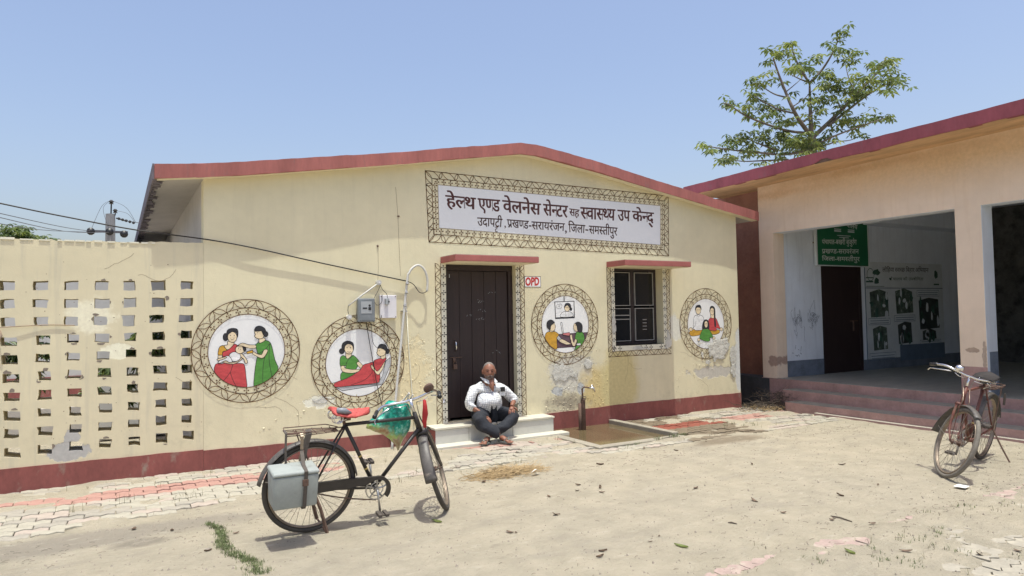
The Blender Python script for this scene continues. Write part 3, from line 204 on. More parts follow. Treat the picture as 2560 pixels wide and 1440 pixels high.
M['peach_soffit'] = mat('stained_soffit', (0.62, 0.40, 0.22), 0.9, 0.25, 1.6, 0.3, 20, stretch=(3, 0.6, 1), dirt=((0.10, 0.08, 0.06), 0.24, 2.2))
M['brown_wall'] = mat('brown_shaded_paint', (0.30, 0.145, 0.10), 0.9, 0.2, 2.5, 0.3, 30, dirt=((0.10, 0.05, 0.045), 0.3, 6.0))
M['bluewhite'] = wall_paint('bluish_limewash', (0.76, 0.81, 0.88), [], streak=(0.42, 0.44, 0.5), streak_amt=0.4)
M['blue_dado'] = mat('blue_grey_dado', (0.17, 0.20, 0.25), 0.8, 0.25, 6, 0.3, 30, dirt=((0.40, 0.40, 0.40), 0.25, 6.0))
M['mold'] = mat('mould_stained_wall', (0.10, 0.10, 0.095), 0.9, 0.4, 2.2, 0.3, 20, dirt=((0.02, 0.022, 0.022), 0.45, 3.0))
M['floor'] = mat('grey_green_floor', (0.27, 0.265, 0.235), 0.55, 0.18, 2.5, 0.1, 30, stretch=(1, 3, 1))
M['riser'] = mat('faded_maroon_riser', (0.40, 0.25, 0.225), 0.8, 0.22, 4, 0.3, 30, dirt=((0.30, 0.25, 0.22), 0.35, 3.5))
M['tread'] = mat('worn_cement_tread', (0.23, 0.225, 0.195), 0.8, 0.18, 5, 0.3, 30)
M['kerbtop'] = mat('bright_cement_kerb', (0.40, 0.37, 0.30), 0.85, 0.12, 5, 0.3, 30)
M['shadebase'] = mat('shade_dark_plinth', (0.055, 0.06, 0.065), 0.8, 0.3, 4, 0.3, 30)  # plinth side in the passage: its shade is put into this dark colour
M['signgreen'] = mat('green_sign_enamel', (0.014, 0.14, 0.06), 0.4, 0.06, 4, 0)
M['signwhite'] = mat('white_enamel_lettering', (0.75, 0.78, 0.75), 0.5, 0.04, 8, 0)
M['posterbg'] = mat('faded_poster_ground', (0.62, 0.66, 0.68), 0.8, 0.08, 4, 0.05)
M['posterblue'] = mat('poster_blue_band', (0.12, 0.17, 0.24), 0.8, 0.15, 6, 0)
M['posterink'] = mat('poster_green_ink', (0.05, 0.12, 0.09), 0.8, 0.4, 10, 0)
M['posterart'] = mat('poster_picture_print', (0.10, 0.14, 0.11), 0.8, 0.6, 9, 0, dirt=((0.45, 0.46, 0.42), 0.38, 9.0))
M['posterart2'] = mat('poster_dark_picture_print', (0.045, 0.06, 0.055), 0.8, 0.5, 9, 0, dirt=((0.32, 0.33, 0.3), 0.32, 12.0))
M['backwall'] = mat('whitewashed_wall', (0.50, 0.495, 0.48), 0.9, 0.07, 2, 0.2)
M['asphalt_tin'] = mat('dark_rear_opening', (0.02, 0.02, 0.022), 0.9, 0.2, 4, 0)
M['leaf'] = mat('leaf_green', (0.145, 0.20, 0.085), 0.45, 0.35, 2.5, 0)
M['leaf2'] = mat('leaf_yellow_green', (0.24, 0.29, 0.10), 0.45, 0.3, 2.5, 0)
M['leaf_dark'] = mat('leaf_dark_green', (0.09, 0.135, 0.065), 0.5, 0.35, 2.5, 0)
for k in ('leaf', 'leaf2', 'leaf_dark'):
    nt_ = M[k].node_tree; b_ = nt_.nodes['Principled BSDF']; tl = nt_.nodes.new('ShaderNodeBsdfTranslucent'); mx = nt_.nodes.new('ShaderNodeMixShader')
    src = b_.inputs['Base Color'].links[0].from_socket; nt_.links.new(_mix(nt_, 1.0, src, (1.0, 1.0, 0.55), 'MULTIPLY'), tl.inputs[0])
    nt_.links.new(b_.outputs[0], mx.inputs[1]); nt_.links.new(tl.outputs[0], mx.inputs[2]); mx.inputs[0].default_value = 0.45
    nt_.links.new(mx.outputs[0], nt_.nodes['Material Output'].inputs[0])
M['bark'] = mat('grey_bark', (0.16, 0.135, 0.11), 0.9, 0.2, 6, 0.4, 30)
M['grass'] = mat('grass_blades', (0.13, 0.165, 0.06), 0.6, 0.35, 9, 0)
M['drygrass'] = mat('dry_weed_stems', (0.17, 0.16, 0.085), 0.8, 0.3, 9, 0)
M['straw'] = mat('golden_straw', (0.42, 0.30, 0.15), 0.7, 0.35, 30, 0)
M['dryleaf'] = mat('dry_brown_leaf', (0.15, 0.10, 0.065), 0.8, 0.35, 20, 0.1)
M['dryleaf2'] = mat('pale_dry_wood', (0.34, 0.25, 0.17), 0.8, 0.2, 20, 0)
M['twig'] = mat('grey_twig', (0.12, 0.095, 0.07), 0.9, 0.3, 20, 0.1)
M['stone'] = mat('broken_stone', (0.30, 0.26, 0.21), 0.9, 0.2, 20, 0.5)
M['paper'] = mat('paper_scrap', (0.75, 0.74, 0.70), 0.8, 0.05, 20, 0)
PC = {'cream': (0.40, 0.37, 0.295), 'grey': (0.345, 0.315, 0.26), 'pink': (0.42, 0.355, 0.295), 'red': (0.41, 0.235, 0.19), 'wet': (0.20, 0.16, 0.11), 'wetred': (0.27, 0.075, 0.05)}
M['pv_dusty_red'] = mat('dusty_red_paver', (0.37, 0.275, 0.235), .9, .2, 9, .35, 70, dirt=((0.40, 0.36, 0.28), .45, 7.0)); M['pv_dusty_grey'] = mat('dusty_grey_paver', (0.33, 0.30, 0.24), .9, .14, 9, .35, 70, dirt=((0.41, 0.37, 0.285), .45, 7.0))
for k, c in PC.items():
    M['pv_'+k] = mat(k+'_paver', tuple(q_*.93 for q_ in c), 0.5 if 'wet' in k else 0.9, 0.14, 9, 0.35, 70, dirt=((0.38, 0.34, 0.27), 0.34 if 'wet' not in k else 0.12, 7.0))
def make_water():
    m, nt, b = new_mat('muddy_water'); v = _coord(nt)
    c = _ramp(nt, _noise(nt, v, 2.5, 4), [(0.3, (0.115, 0.088, 0.045)), (0.7, (0.15, 0.115, 0.065))])
    nt.links.new(c, b.inputs['Base Color']); b.inputs['Roughness'].default_value = 0.08
    _bump(nt, b, _noise(nt, v, 14, 2), 0.06, 0.004); return m
M['water'] = make_water()
def make_sand():
    m, nt, b = new_mat('dusty_sand'); tc = nt.nodes.new('ShaderNodeTexCoord'); v = tc.outputs['Object']
    sp = nt.nodes.new('ShaderNodeSeparateXYZ'); nt.links.new(v, sp.inputs[0])
    n1 = _noise(nt, v, 0.55, 6, 0.6); n2 = _noise(nt, v, 3.5, 7, 0.65); n3 = _noise(nt, v, 40, 5, 0.7); n4 = _noise(nt, v, 160, 3, 0.6)
    c = _ramp(nt, n1, [(0.32, (0.40, 0.36, 0.275)), (0.5, (0.45, 0.40, 0.295)), (0.68, (0.50, 0.44, 0.315))])
    c = _mix(nt, 0.55, c, _ramp(nt, n2, [(0.32, (0.335, 0.30, 0.232)), (0.66, (0.52, 0.46, 0.355))]))
    c = _mix(nt, _ramp(nt, n3, [(0.3, (0.35, 0.35, 0.35)), (0.42, (0, 0, 0))]), c, (0.27, 0.235, 0.18))
    c = _mix(nt, _ramp(nt, n4, [(0.27, (0.55, 0.55, 0.55)), (0.36, (0, 0, 0))]), c, (0.22, 0.19, 0.15))
    xyz = (sp.outputs['X'], sp.outputs['Y'], v)
    z1 = zone(nt, xyz, -0.3, -2.05, 1.6, 0.26, 0.4, 3.0, 0.4)     # greyer dust along the kerb line
    c = _mix(nt, _math(nt, 'MULTIPLY', z1, 0.7), c, (0.29, 0.26, 0.215))
    z2 = zone(nt, xyz, 6.6, -1.95, 0.75, 0.22, 0.6, 3.0, 0.5)     # damp sand beside the basin
    c = _mix(nt, _math(nt, 'MULTIPLY', z2, 0.75), c, (0.22, 0.175, 0.12))
    z3 = zone(nt, xyz, 0.15, -2.35, 0.22, 0.12, 0.5, 5.0, 0.5)
    c = _mix(nt, _math(nt, 'MULTIPLY', z3, 0.6), c, (0.20, 0.18, 0.15))
    vs2 = _coord(nt, 1.0, (0.55, 1.5, 1.0)); n5 = _noise(nt, vs2, 9, 8, 0.75); n6 = _noise(nt, vs2, 1.7, 6, 0.7)
    c = _mix(nt, _ramp(nt, n5, [(0.56, (0, 0, 0)), (0.72, (0.75, 0.75, 0.75))]), c, (0.58, 0.53, 0.42))
    c = _mix(nt, _ramp(nt, n5, [(0.30, (0.6, 0.6, 0.6)), (0.42, (0, 0, 0))]), c, (0.28, 0.245, 0.19))
    c = _mix(nt, _ramp(nt, n6, [(0.54, (0, 0, 0)), (0.70, (0.45, 0.45, 0.45))]), c, (0.31, 0.28, 0.23))
    nt.links.new(c, b.inputs['Base Color']); b.inputs['Roughness'].default_value = 0.95
    b.inputs['Specular IOR Level'].default_value = 0.15
    h = _math(nt, 'ADD', _math(nt, 'MULTIPLY', n2, 1.0), _math(nt, 'MULTIPLY', n3, 0.55))
    h = _math(nt, 'ADD', h, _math(nt, 'MULTIPLY', n4, 0.25)); h = _math(nt, 'ADD', h, _math(nt, 'MULTIPLY', n5, 0.9))
    _bump(nt, b, h, 1.0, 0.03); return m
M['sand'] = make_sand()
def make_check():
    m, nt, b = new_mat('checked_shirt_cloth'); tc = nt.nodes.new('ShaderNodeTexCoord'); sp = nt.nodes.new('ShaderNodeSeparateXYZ')
    nt.links.new(tc.outputs['Object'], sp.inputs[0])
    def grid(o, s, w):
        f = _math(nt, 'FRACT', _math(nt, 'MULTIPLY', _math(nt, 'ADD', o, 10.0), s)); return _math(nt, 'LESS_THAN', f, w)
    wob = _math(nt, 'MULTIPLY', _math(nt, 'SUBTRACT', _noise(nt, tc.outputs['Object'], 7, 3), 0.5), 0.06)
    g = _math(nt, 'MAXIMUM', grid(_math(nt, 'ADD', sp.outputs['X'], wob), 38, 0.2), grid(_math(nt, 'ADD', sp.outputs['Z'], wob), 38, 0.2))
    c = _mix(nt, _math(nt, 'MULTIPLY', g, 0.6), (0.76, 0.77, 0.77), (0.12, 0.14, 0.20))
    nt.links.new(c, b.inputs['Base Color']); b.inputs['Roughness'].default_value = 0.85
    _bump(nt, b, _noise(nt, tc.outputs['Object'], 16, 4, 0.55), 0.8, 0.02); return m
M['check'] = make_check()
M['trouser'] = mat('dark_slate_cloth', (0.020, 0.023, 0.031), 0.85, 0.2, 8, 0.7, 14, dist=0.02)
M['skin'] = mat('brown_skin', (0.27, 0.118, 0.075), 0.5, 0.12, 12, 0.1)
M['hair'] = mat('short_grey_hair', (0.22, 0.19, 0.175), 0.8, 0.3, 50, 0.4, 120)
M['slipper'] = mat('grey_green_rubber', (0.17, 0.19, 0.17), 0.7, 0.1, 10, 0.1)
M['blackplastic'] = mat('black_plastic', (0.015, 0.015, 0.017), 0.45, 0.1, 10, 0)
M['tyre'] = mat('dusty_tyre_rubber', (0.075, 0.066, 0.056), 0.85, 0.25, 10, 0.4, 60)
M['tyre_light'] = mat('sunbleached_tyre_rubber', (0.19, 0.17, 0.14), 0.85, 0.25, 10, 0.5, 60)
M['rim'] = mat('dull_steel_rim', (0.32, 0.26, 0.20), 0.45, 0.25, 15, 0.2, metal=0.7)
M['frame'] = mat('worn_black_enamel', (0.035, 0.030, 0.027), 0.45, 0.3, 12, 0.15, dirt=((0.16, 0.11, 0.075), 0.28, 9.0))
M['frame_red'] = mat('rusty_red_enamel', (0.15, 0.05, 0.035), 0.6, 0.4, 12, 0.3, dirt=((0.14, 0.10, 0.07), 0.42, 9.0))
M['guard'] = mat('scuffed_mudguard', (0.10, 0.09, 0.08), 0.5, 0.3, 9, 0.2, dirt=((0.40, 0.33, 0.26), 0.34, 8.0))
M['spoke'] = mat('spoke_wire', (0.30, 0.27, 0.23), 0.5, 0.1, 10, 0, metal=0.6)
M['seatred'] = mat('salmon_red_plastic_cover', (0.55, 0.085, 0.07), 0.45, 0.12, 14, 0.9, 24, dist=0.02)
M['seatblack'] = mat('black_saddle_leather', (0.03, 0.027, 0.027), 0.5, 0.2, 14, 0.3)
M['tape'] = mat('grey_tape', (0.22, 0.23, 0.26), 0.5, 0.1, 14, 0.1)
M['brass'] = mat('gold_band', (0.45, 0.33, 0.10), 0.5, 0.1, 14, 0)
M['coolbox'] = mat('pale_grey_blue_plastic', (0.31, 0.335, 0.315), 0.65, 0.1, 6, 0.1, dirt=((0.19, 0.185, 0.16), 0.36, 5.0))
M['strap'] = mat('dark_webbing', (0.09, 0.075, 0.062), 0.8, 0.2, 30, 0.2)
M['redcloth'] = mat('red_cloth', (0.42, 0.03, 0.03), 0.8, 0.2, 20, 0.5, 40)
M['pipe_white'] = mat('dirty_white_pipe', (0.58, 0.57, 0.53), 0.5, 0.12, 6, 0.05, dirt=((0.36, 0.33, 0.28), 0.3, 6.0))
M['meter_case'] = mat('smoky_grey_plastic', (0.20, 0.22, 0.235), 0.25, 0.15, 6, 0.05)
M['meter_face'] = mat('grey_meter_label', (0.36, 0.38, 0.39), 0.5, 0.06, 20, 0)
M['board'] = mat('white_backing_board', (0.70, 0.68, 0.70), 0.6, 0.04, 6, 0)
M['cable'] = mat('black_cable', (0.02, 0.018, 0.016), 0.6, 0.2, 6, 0)
M['wire'] = mat('grey_line_wire', (0.10, 0.10, 0.11), 0.6, 0.1, 6, 0)
M['pole'] = mat('concrete_pole', (0.25, 0.25, 0.26), 0.9, 0.1, 3, 0.2)
def make_bag():
    m, nt, b = new_mat('shiny_printed_sack'); tc = nt.nodes.new('ShaderNodeTexCoord'); v = tc.outputs['Object']
    sp = nt.nodes.new('ShaderNodeSeparateXYZ'); nt.links.new(v, sp.inputs[0])
    n = _noise(nt, v, 9, 5, 0.65)
    g = _ramp(nt, _noise(nt, v, 16, 4), [(0.33, (0.0, 0.09, 0.07)), (0.52, (0.01, 0.36, 0.25)), (0.66, (0.35, 0.72, 0.6))])
    y = _ramp(nt, _noise(nt, v, 11, 5), [(0.35, (0.34, 0.18, 0.07)), (0.48, (0.52, 0.43, 0.26)), (0.56, (0.42, 0.58, 0.12)), (0.68, (0.75, 0.74, 0.6))])
    k = _math(nt, 'ADD', _math(nt, 'ADD', sp.outputs['Z'], _math(nt, 'MULTIPLY', sp.outputs['X'], 0.4)), _math(nt, 'MULTIPLY', n, 0.22))
    f = _ramp(nt, k, [(0.0, (0, 0, 0)), (1.0, (1, 1, 1))])
    f = _math(nt, 'MULTIPLY', _math(nt, 'SUBTRACT', 0.15, k), 18.0, True)
    nt.links.new(_mix(nt, f, g, y), b.inputs['Base Color']); b.inputs['Roughness'].default_value = 0.28
    _bump(nt, b, _noise(nt, v, 26, 4, 0.6), 1.0, 0.02); return m
M['bag'] = make_bag()

# ------------------------------------------------------------------ mesh helpers
def link(o, parent=None):
    COL.objects.link(o)
    if parent is not None: o.parent = parent
    return o
def tag(o, label=None, cat=None, group=None, kind=None):
    if label: o['label'] = label
    if cat: o['category'] = cat
    if group: o['group'] = group
    if kind: o['kind'] = kind
    return o
def thing(name, label, cat, loc=(0, 0, 0), group=None):
    o = bpy.data.objects.new(name, None); o.empty_display_size = 0.1; link(o); o.location = loc
    return tag(o, label, cat, group)
class MB:
    def __init__(s): s.v = []; s.f = []; s.m = []; s.mi = 0
    def add(s, vs_, fs):
        b = len(s.v); s.v += [tuple(p) for p in vs_]; s.f += [tuple(b+i for i in f) for f in fs]; s.m += [s.mi]*len(fs); return s
    def box(s, x0, x1, y0, y1, z0, z1, bev=0.0):
        if bev:
            bm = bmesh.new(); bmesh.ops.create_cube(bm, size=1.0)
            for q in bm.verts: q.co = ((x0+x1)/2+q.co.x*(x1-x0), (y0+y1)/2+q.co.y*(y1-y0), (z0+z1)/2+q.co.z*(z1-z0))
            bmesh.ops.bevel(bm, geom=bm.edges[:], offset=bev, segments=2, affect='EDGES', profile=0.5)
            bm.verts.ensure_lookup_table()
            s.add([q.co[:] for q in bm.verts], [[q.index for q in f.verts] for f in bm.faces]); bm.free(); return s
        return s.add([(x0,y0,z0),(x1,y0,z0),(x1,y1,z0),(x0,y1,z0),(x0,y0,z1),(x1,y0,z1),(x1,y1,z1),(x0,y1,z1)],
                     [(0,3,2,1),(4,5,6,7),(0,1,5,4),(1,2,6,5),(2,3,7,6),(3,0,4,7)])
    def tube(s, pts, r, n=8, closed=False, cap=True):
        P = [Vector(p) for p in pts]; N = len(P)
        R_ = r if isinstance(r, (list, tuple)) else [r]*N
        def tan(i):
            if closed: t = P[(i+1) % N]-P[i-1]
            else: t = P[min(i+1, N-1)]-P[max(i-1, 0)]
            return t.normalized() if t.length > 1e-9 else Vector((0, 0, 1))
        t0 = tan(0); a = Vector((0, 0, 1)) if abs(t0.z) < 0.9 else Vector((1, 0, 0))
        u = t0.cross(a).normalized(); vs_ = []; 
        for i in range(N):
            t = tan(i); u = (u - t*u.dot(t)); u = u.normalized() if u.length > 1e-6 else t.orthogonal().normalized(); w = t.cross(u)
            for k in range(n):
                an = 2*PI*k/n; vs_.append(P[i]+(u*math.cos(an)+w*math.sin(an))*R_[i])
        fs = []
        for i in range(N if closed else N-1):
            j = (i+1) % N
            for k in range(n): fs.append((i*n+k, i*n+(k+1) % n, j*n+(k+1) % n, j*n+k))
        if not closed and cap: fs.append(tuple(range(n))[::-1]); fs.append(tuple((N-1)*n+k for k in range(n)))
        return s.add(vs_, fs)
    def cyl(s, p0, p1, r0, r1=None, n=12): return s.tube([p0, p1], [r0, r0 if r1 is None else r1], n)
    def ball(s, c, r, nu=10, nv=8, sc=(1, 1, 1)):
        vs_ = []; fs = []
        for i in range(nv+1):
            th = PI*i/nv
            for j in range(nu):
                ph = 2*PI*j/nu; vs_.append((c[0]+r*sc[0]*math.sin(th)*math.cos(ph), c[1]+r*sc[1]*math.sin(th)*math.sin(ph), c[2]+r*sc[2]*math.cos(th)))
        for i in range(nv):
            for j in range(nu): fs.append((i*nu+j, (i+1)*nu+j, (i+1)*nu+(j+1) % nu, i*nu+(j+1) % nu))
        return s.add(vs_, fs)
    def prism(s, poly, a0, a1, axis='y'):
        """extrude a 2-D polygon; axis y: poly is (x,z) and a0..a1 run along y; axis x: poly is (y,z); axis z: poly is (x,y)"""
        n = len(poly)
        def P(p, a): return (p[0], a, p[1]) if axis == 'y' else ((a, p[0], p[1]) if axis == 'x' else (p[0], p[1], a))
        vs_ = [P(p, a0) for p in poly]+[P(p, a1) for p in poly]
        tris = tessellate_polygon([[Vector((p[0], p[1], 0)) for p in poly]])
        fs = [tuple(t) for t in tris]+[tuple(i+n for i in t[::-1]) for t in tris]
        fs += [(i, (i+1) % n, n+(i+1) % n, n+i) for i in range(n)]
        return s.add(vs_, fs)
    def build(s, name, mats, parent=None, smooth=False, fix=True):
        me = bpy.data.meshes.new(name); me.from_pydata(s.v, [], s.f); 
        if not isinstance(mats, (list, tuple)): mats = [mats]
        for m in mats: me.materials.append(m)
        if len(mats) > 1: me.polygons.foreach_set('material_index', s.m)
        if fix:
            bm = bmesh.new(); bm.from_mesh(me); bmesh.ops.recalc_face_normals(bm, faces=bm.faces[:]); bm.to_mesh(me); bm.free()
        if smooth: me.polygons.foreach_set('use_smooth', [True]*len(me.polygons))
        me.update()
        return link(bpy.data.objects.new(name, me), parent)
def plate(outer, holes, y0, y1, name, m, parent=None, axis='y'):
    """thick wall with openings cut through it; polygons in the wall plane"""
    loops = [outer]+holes
    flat = [Vector((p[0], p[1], 0)) for l in loops for p in l]
    tris = tessellate_polygon([[Vector((p[0], p[1], 0)) for p in l] for l in loops])
    N = len(flat)
    P = (lambda p, a: (p.x, a, p.y)) if axis == 'y' else (lambda p, a: (a, p.x, p.y))
    vs_ = [P(p, y0) for p in flat]+[P(p, y1) for p in flat]
    fs = [tuple(t) for t in tris]+[tuple(i+N for i in t[::-1]) for t in tris]
    k = 0
    for l in loops:
        n = len(l)
        for i in range(n): fs.append((k+i, k+(i+1) % n, N+k+(i+1) % n, N+k+i))
        k += n
    mb = MB(); mb.add(vs_, fs); return mb.build(name, m, parent)
def flat(polys, y, name, m, parent=None, thick=0.0):
    """paint layer: polygons (with counters) laid on the wall at depth y"""
    mb = MB()
    for loops in polys:
        loops = [l for l in loops if len(l) > 2]
        if not loops: continue
        fl = [Vector((p[0], p[1], 0)) for l in loops for p in l]
        t = tessellate_polygon([[Vector((p[0], p[1], 0)) for p in l] for l in loops])
        mb.add([(p.x, y, p.y) for p in fl], [tuple(i) for i in t])
    o = mb.build(name, m, parent, fix=False)
    me = o.data; me.update()
    for p in me.polygons:
        if p.normal.y > 0: p.flip()
    me.update()
    if name in STUFFY: o['kind'] = 'stuff'
    return o
STUFFY = ('painted_clovers', 'ornament_ring', 'ornament_border', 'wall_cracks', 'chalk_scratches', 'broken_plaster', 'wall_scribbles', 'poster_captions', 'poster_emblems', 'lettering', 'painted_petals', 'headline_lettering', 'address_lettering', 'faded_small_print')
def stroke(pts, w, closed=False):
    """ribbon polygon(s) along a polyline in 2-D"""
    out = []; n = len(pts)
    for i in range(n if closed else n-1):
        a = Vector(pts[i]); b = Vector(pts[(i+1) % n]); d = b-a
        if d.length < 1e-6: continue
        d.normalize(); q = Vector((-d.y, d.x))*w/2; e = d*w*0.35
        out.append([[tuple(a-e+q), tuple(b+e+q), tuple(b+e-q), tuple(a-e-q)]])
    return out
def spline(pts, closed=True, n=3):
    P = [Vector(p) for p in pts]; N = len(P); out = []
    for i in (range(N) if closed else range(N-1)):
        if closed: a, b, c, d = P[i-1], P[i], P[(i+1) % N], P[(i+2) % N]
        else: a, b, c, d = P[max(i-1, 0)], P[i], P[i+1], P[min(i+2, N-1)]
        for k in range(n):
            t = k/n; out.append(0.5*((2*b)+(-a+c)*t+(2*a-5*b+4*c-d)*t*t+(-a+3*b-3*c+d)*t**3))
    if not closed: out.append(P[-1])
    return out
def vnoise(x, y, seed=0):
    """smooth value noise on arrays"""
    xi = np.floor(x).astype(np.int64); yi = np.floor(y).astype(np.int64); xf = x-xi; yf = y-yi
    def h(a, b):
        n = (a*374761393+b*668265263+seed*1442695040) & 0xffffffff
        n = ((n ^ (n >> 13))*1274126177) & 0xffffffff
        return ((n ^ (n >> 16)) & 0xffff)/65535.0
    u = xf*xf*(3-2*xf); v = yf*yf*(3-2*yf)
    return (h(xi, yi)*(1-u)+h(xi+1, yi)*u)*(1-v)+(h(xi, yi+1)*(1-u)+h(xi+1, yi+1)*u)*v
def fbm(x, y, seed=0, o=4):
    s = 0; a = 0.5; f = 1
    for i in range(o): s = s+a*vnoise(x*f, y*f, seed+i); a *= 0.5; f *= 2.03
    return s/(1-0.5**o)

# ------------------------------------------------------------------ lettering
_gc = {}
def glyph(ch, half=False):
    if (ch, half) in _gc: return _gc[(ch, half)]
    adv, raw = GLYPHS[ch]; adv = adv/1000
    sp = [[(r[i]/1000, r[i+1]/1000) for i in range(0, len(r), 2)] for r in raw]
    if half:
        adv -= 0.165; cl = []
        for p in sp:
            o = []
            for i in range(len(p)):
                a, b = p[i], p[(i+1) % len(p)]
                if a[0] <= adv: o.append(a)
                if (a[0] <= adv) != (b[0] <= adv): t = (adv-a[0])/(b[0]-a[0]); o.append((adv, a[1]+t*(b[1]-a[1])))
            if len(o) > 2: cl.append(o)
        sp = cl
    def area(p): return sum(p[i-1][0]*p[i][1]-p[i][0]*p[i-1][1] for i in range(len(p)))/2
    sg = 1 if area(max(sp, key=lambda q: abs(area(q)))) > 0 else -1
    def off(p, d):
        o = []; n = len(p)
        for i in range(n):
            a, b, c = Vector(p[i-1]), Vector(p[i]), Vector(p[(i+1) % n])
            e1 = (b-a); e2 = (c-b); e1.normalize(); e2.normalize()
            m = Vector((-e1.y-e2.y, e1.x+e2.x)); k = m.dot(m)
            if k < 0.5: m = Vector((-e1.y, e1.x)); s_ = 1
            else: s_ = 2/k
            o.append(tuple(b+m*s_*d))
        return o
    out = (adv, [off(p, -BOLD*sg) for p in sp]); _gc[(ch, half)] = out; return out
BOLD = 0.010
def lay_word(spec):
    x = 0.0; lx = 0.0; la = 0.0; items = []
    for t in spec.split(' '):
        if t == '^r': s_ = lx+la-0.17; items.append(([[(s_+.03, .17), (s_-.26, -.06), (s_-.32, .05), (s_+.03, .31)]], 0, 0, 1)); continue
        if t == '^rd': items.append(([[(lx+.22, -.03), (lx+.46, -.27), (lx+.38, -.33), (lx+.12, -.10)]], 0, 0, 1)); continue
        if t == '^R': s_ = x-.13; items.append(([[(s_-.03, .62), (s_+.05, .62), (s_+.1, .76), (s_+.05, .88), (s_-.08, .88), (s_-.08, .80), (s_-.01, .79), (s_+.01, .74)]], 0, 0, 1)); continue
        if t == '~': x += .22; continue
        if t[0] == '_': a, sp = glyph(t[1]); items.append((sp, lx+.02, -.42, .65)); continue
        a, sp = glyph(t[0], t.endswith('/')); items.append((sp, x, 0, 1))
        if a > 0: lx = x; la = a
        x += a
    return x, items
def text_polys(words, dx=0.0):
    polys = []
    for spec, q in words:
        adv, items = lay_word(spec); TL, TR, BL, BR = [Vector((q[i]/1000, q[i+1]/1000)) for i in (0, 2, 4, 6)]
        for sp, ox, oy, s_ in items:
            pl = []
            for poly in sp:
                o = []
                for a, b in poly:
                    u = (a*s_+ox+dx)/adv; v = (b*s_+oy)/0.622
                    P = (BL*(1-u)+BR*u)*(1-v)+(TL*(1-u)+TR*u)*v; o.append((P.x, P.y))
                pl.append(o)
            polys.append(pl)
    return polys
def leaf_outline(a, b, bulge):
    """two bowed lines between two points: the petal motif of the painted borders"""
    a = Vector(a); b = Vector(b); d = b-a; n = Vector((-d.y, d.x)).normalized()
    out = []
    for s_ in (1, -1):
        out.append([tuple(a+d*t+n*s_*bulge*math.sin(PI*t)) for t in (0, .3, .55, .8, 1)])
    return out
def clover(c, r, rot=0.0):
    """four dots on a small cross"""
    polys = []
    for k in range(4):
        a = rot+k*PI/2+random.uniform(-.15, .15); d = Vector((math.cos(a), math.sin(a)))*r; p = Vector(c)+d
        polys.append([[(p.x+r*.42*math.cos(t*PI/3), p.y+r*.42*math.sin(t*PI/3)) for t in range(6)]])
        polys += stroke([tuple(c), tuple(p)], r*.16)
    return polys
# ================================================================== GROUND
def basin_rect(x, y): return (x > 5.04) & (x < 6.22) & (y > -1.40) & (y < 0.05)
_fr = random.Random(5)
FOOT = [(_fr.uniform(-.8, 8.6), _fr.uniform(-6.2, -2.0), _fr.random()*3.1, _fr.uniform(.5, 1.0)) for _ in range(110)]
def ground_h(x, y):
    x = np.asarray(x, float); y = np.asarray(y, float)
    h = (fbm(x*0.9, y*0.9, 3, 4)-0.5)*0.035+(fbm(x*5, y*5, 11, 5)-0.5)*0.02
    edge = np.where(x < 2.2, -1.80+0.16*(x+0.7), -1.45)
    edge = np.where(x > 4.8, -1.62, edge)+(fbm(x*2.5, y*0+1.0, 21, 3)-0.5)*0.25
    k = np.clip((y-edge)/0.12, 0, 1)
    cover = fbm(x*1.7, y*2.6, 31, 4)
    cov_bias = np.where((x > 2.2) & (x < 5.0), 0.13, 0.0)*np.clip((-0.6-y)/0.6, 0, 1)
    pav = -0.008+(cover-0.5+cov_bias)*0.16
    pav = np.minimum(pav, 0.022)
    h = h*(1-k)+pav*k
    k2 = np.clip((-4.93+(fbm(x*2, y*2, 41, 3)-0.5)*0.35-y)/0.1, 0, 1)
    k2 = k2*np.clip((x-2.75)/0.2, 0, 1)
    pav2 = 0.016+(fbm(x*2.1, y*2.6, 51, 4)-0.5)*0.11
    h = h*(1-k2)+np.minimum(pav2, 0.022)*k2
    for (cx_, cy_, a_, s_) in FOOT:
        dx = x-cx_; dy = y-cy_; u = (dx*math.cos(a_)+dy*math.sin(a_))/(.14*s_); v = (-dx*math.sin(a_)+dy*math.cos(a_))/(.06*s_); r2 = u*u+v*v
        m_ = r2 < 6
        if m_.any(): h = np.where(m_, h-.009*np.exp(-r2*1.2)+.004*np.exp(-(np.sqrt(r2)-1.25)**2*6), h)
    h = np.where(basin_rect(x, y), -0.12, h)
    return h
_gx = np.arange(-3.6, 10.2, 0.026); _gy = np.arange(-7.4, 0.03, 0.026); _GX, _GY = np.meshgrid(_gx, _gy); _GH = ground_h(_GX, _GY)
def gz(x, y):
    i = min(max(int((x+3.6)/0.026), 0), len(_gx)-1); j = min(max(int((y+7.4)/0.026), 0), len(_gy)-1); return float(_GH[j, i])
def grid_mesh(name, xs, ys, zf, m, parent=None, smooth=True):
    X, Y = np.meshgrid(xs, ys); Z = zf(X, Y); nx = len(xs); ny = len(ys)
    v = np.stack([X.ravel(), Y.ravel(), Z.ravel()], 1)
    i = np.arange((ny-1)*(nx-1)); r = i//(nx-1); c = i % (nx-1); a = r*nx+c
    f = np.stack([a, a+1, a+nx+1, a+nx], 1)
    me = bpy.data.meshes.new(name); me.vertices.add(len(v)); me.vertices.foreach_set('co', v.ravel())
    me.loops.add(f.size); me.loops.foreach_set('vertex_index', f.ravel()); me.polygons.add(len(f))
    me.polygons.foreach_set('loop_start', np.arange(0, f.size, 4)); me.polygons.foreach_set('loop_total', np.full(len(f), 4))
    me.materials.append(m); me.update(calc_edges=True)
    if smooth: me.polygons.foreach_set('use_smooth', np.ones(len(f), bool))
    return link(bpy.data.objects.new(name, me), parent)
court = grid_mesh('courtyard_ground', _gx, _gy, lambda a, b: _GH, M['sand'])
tag(court, kind='structure')
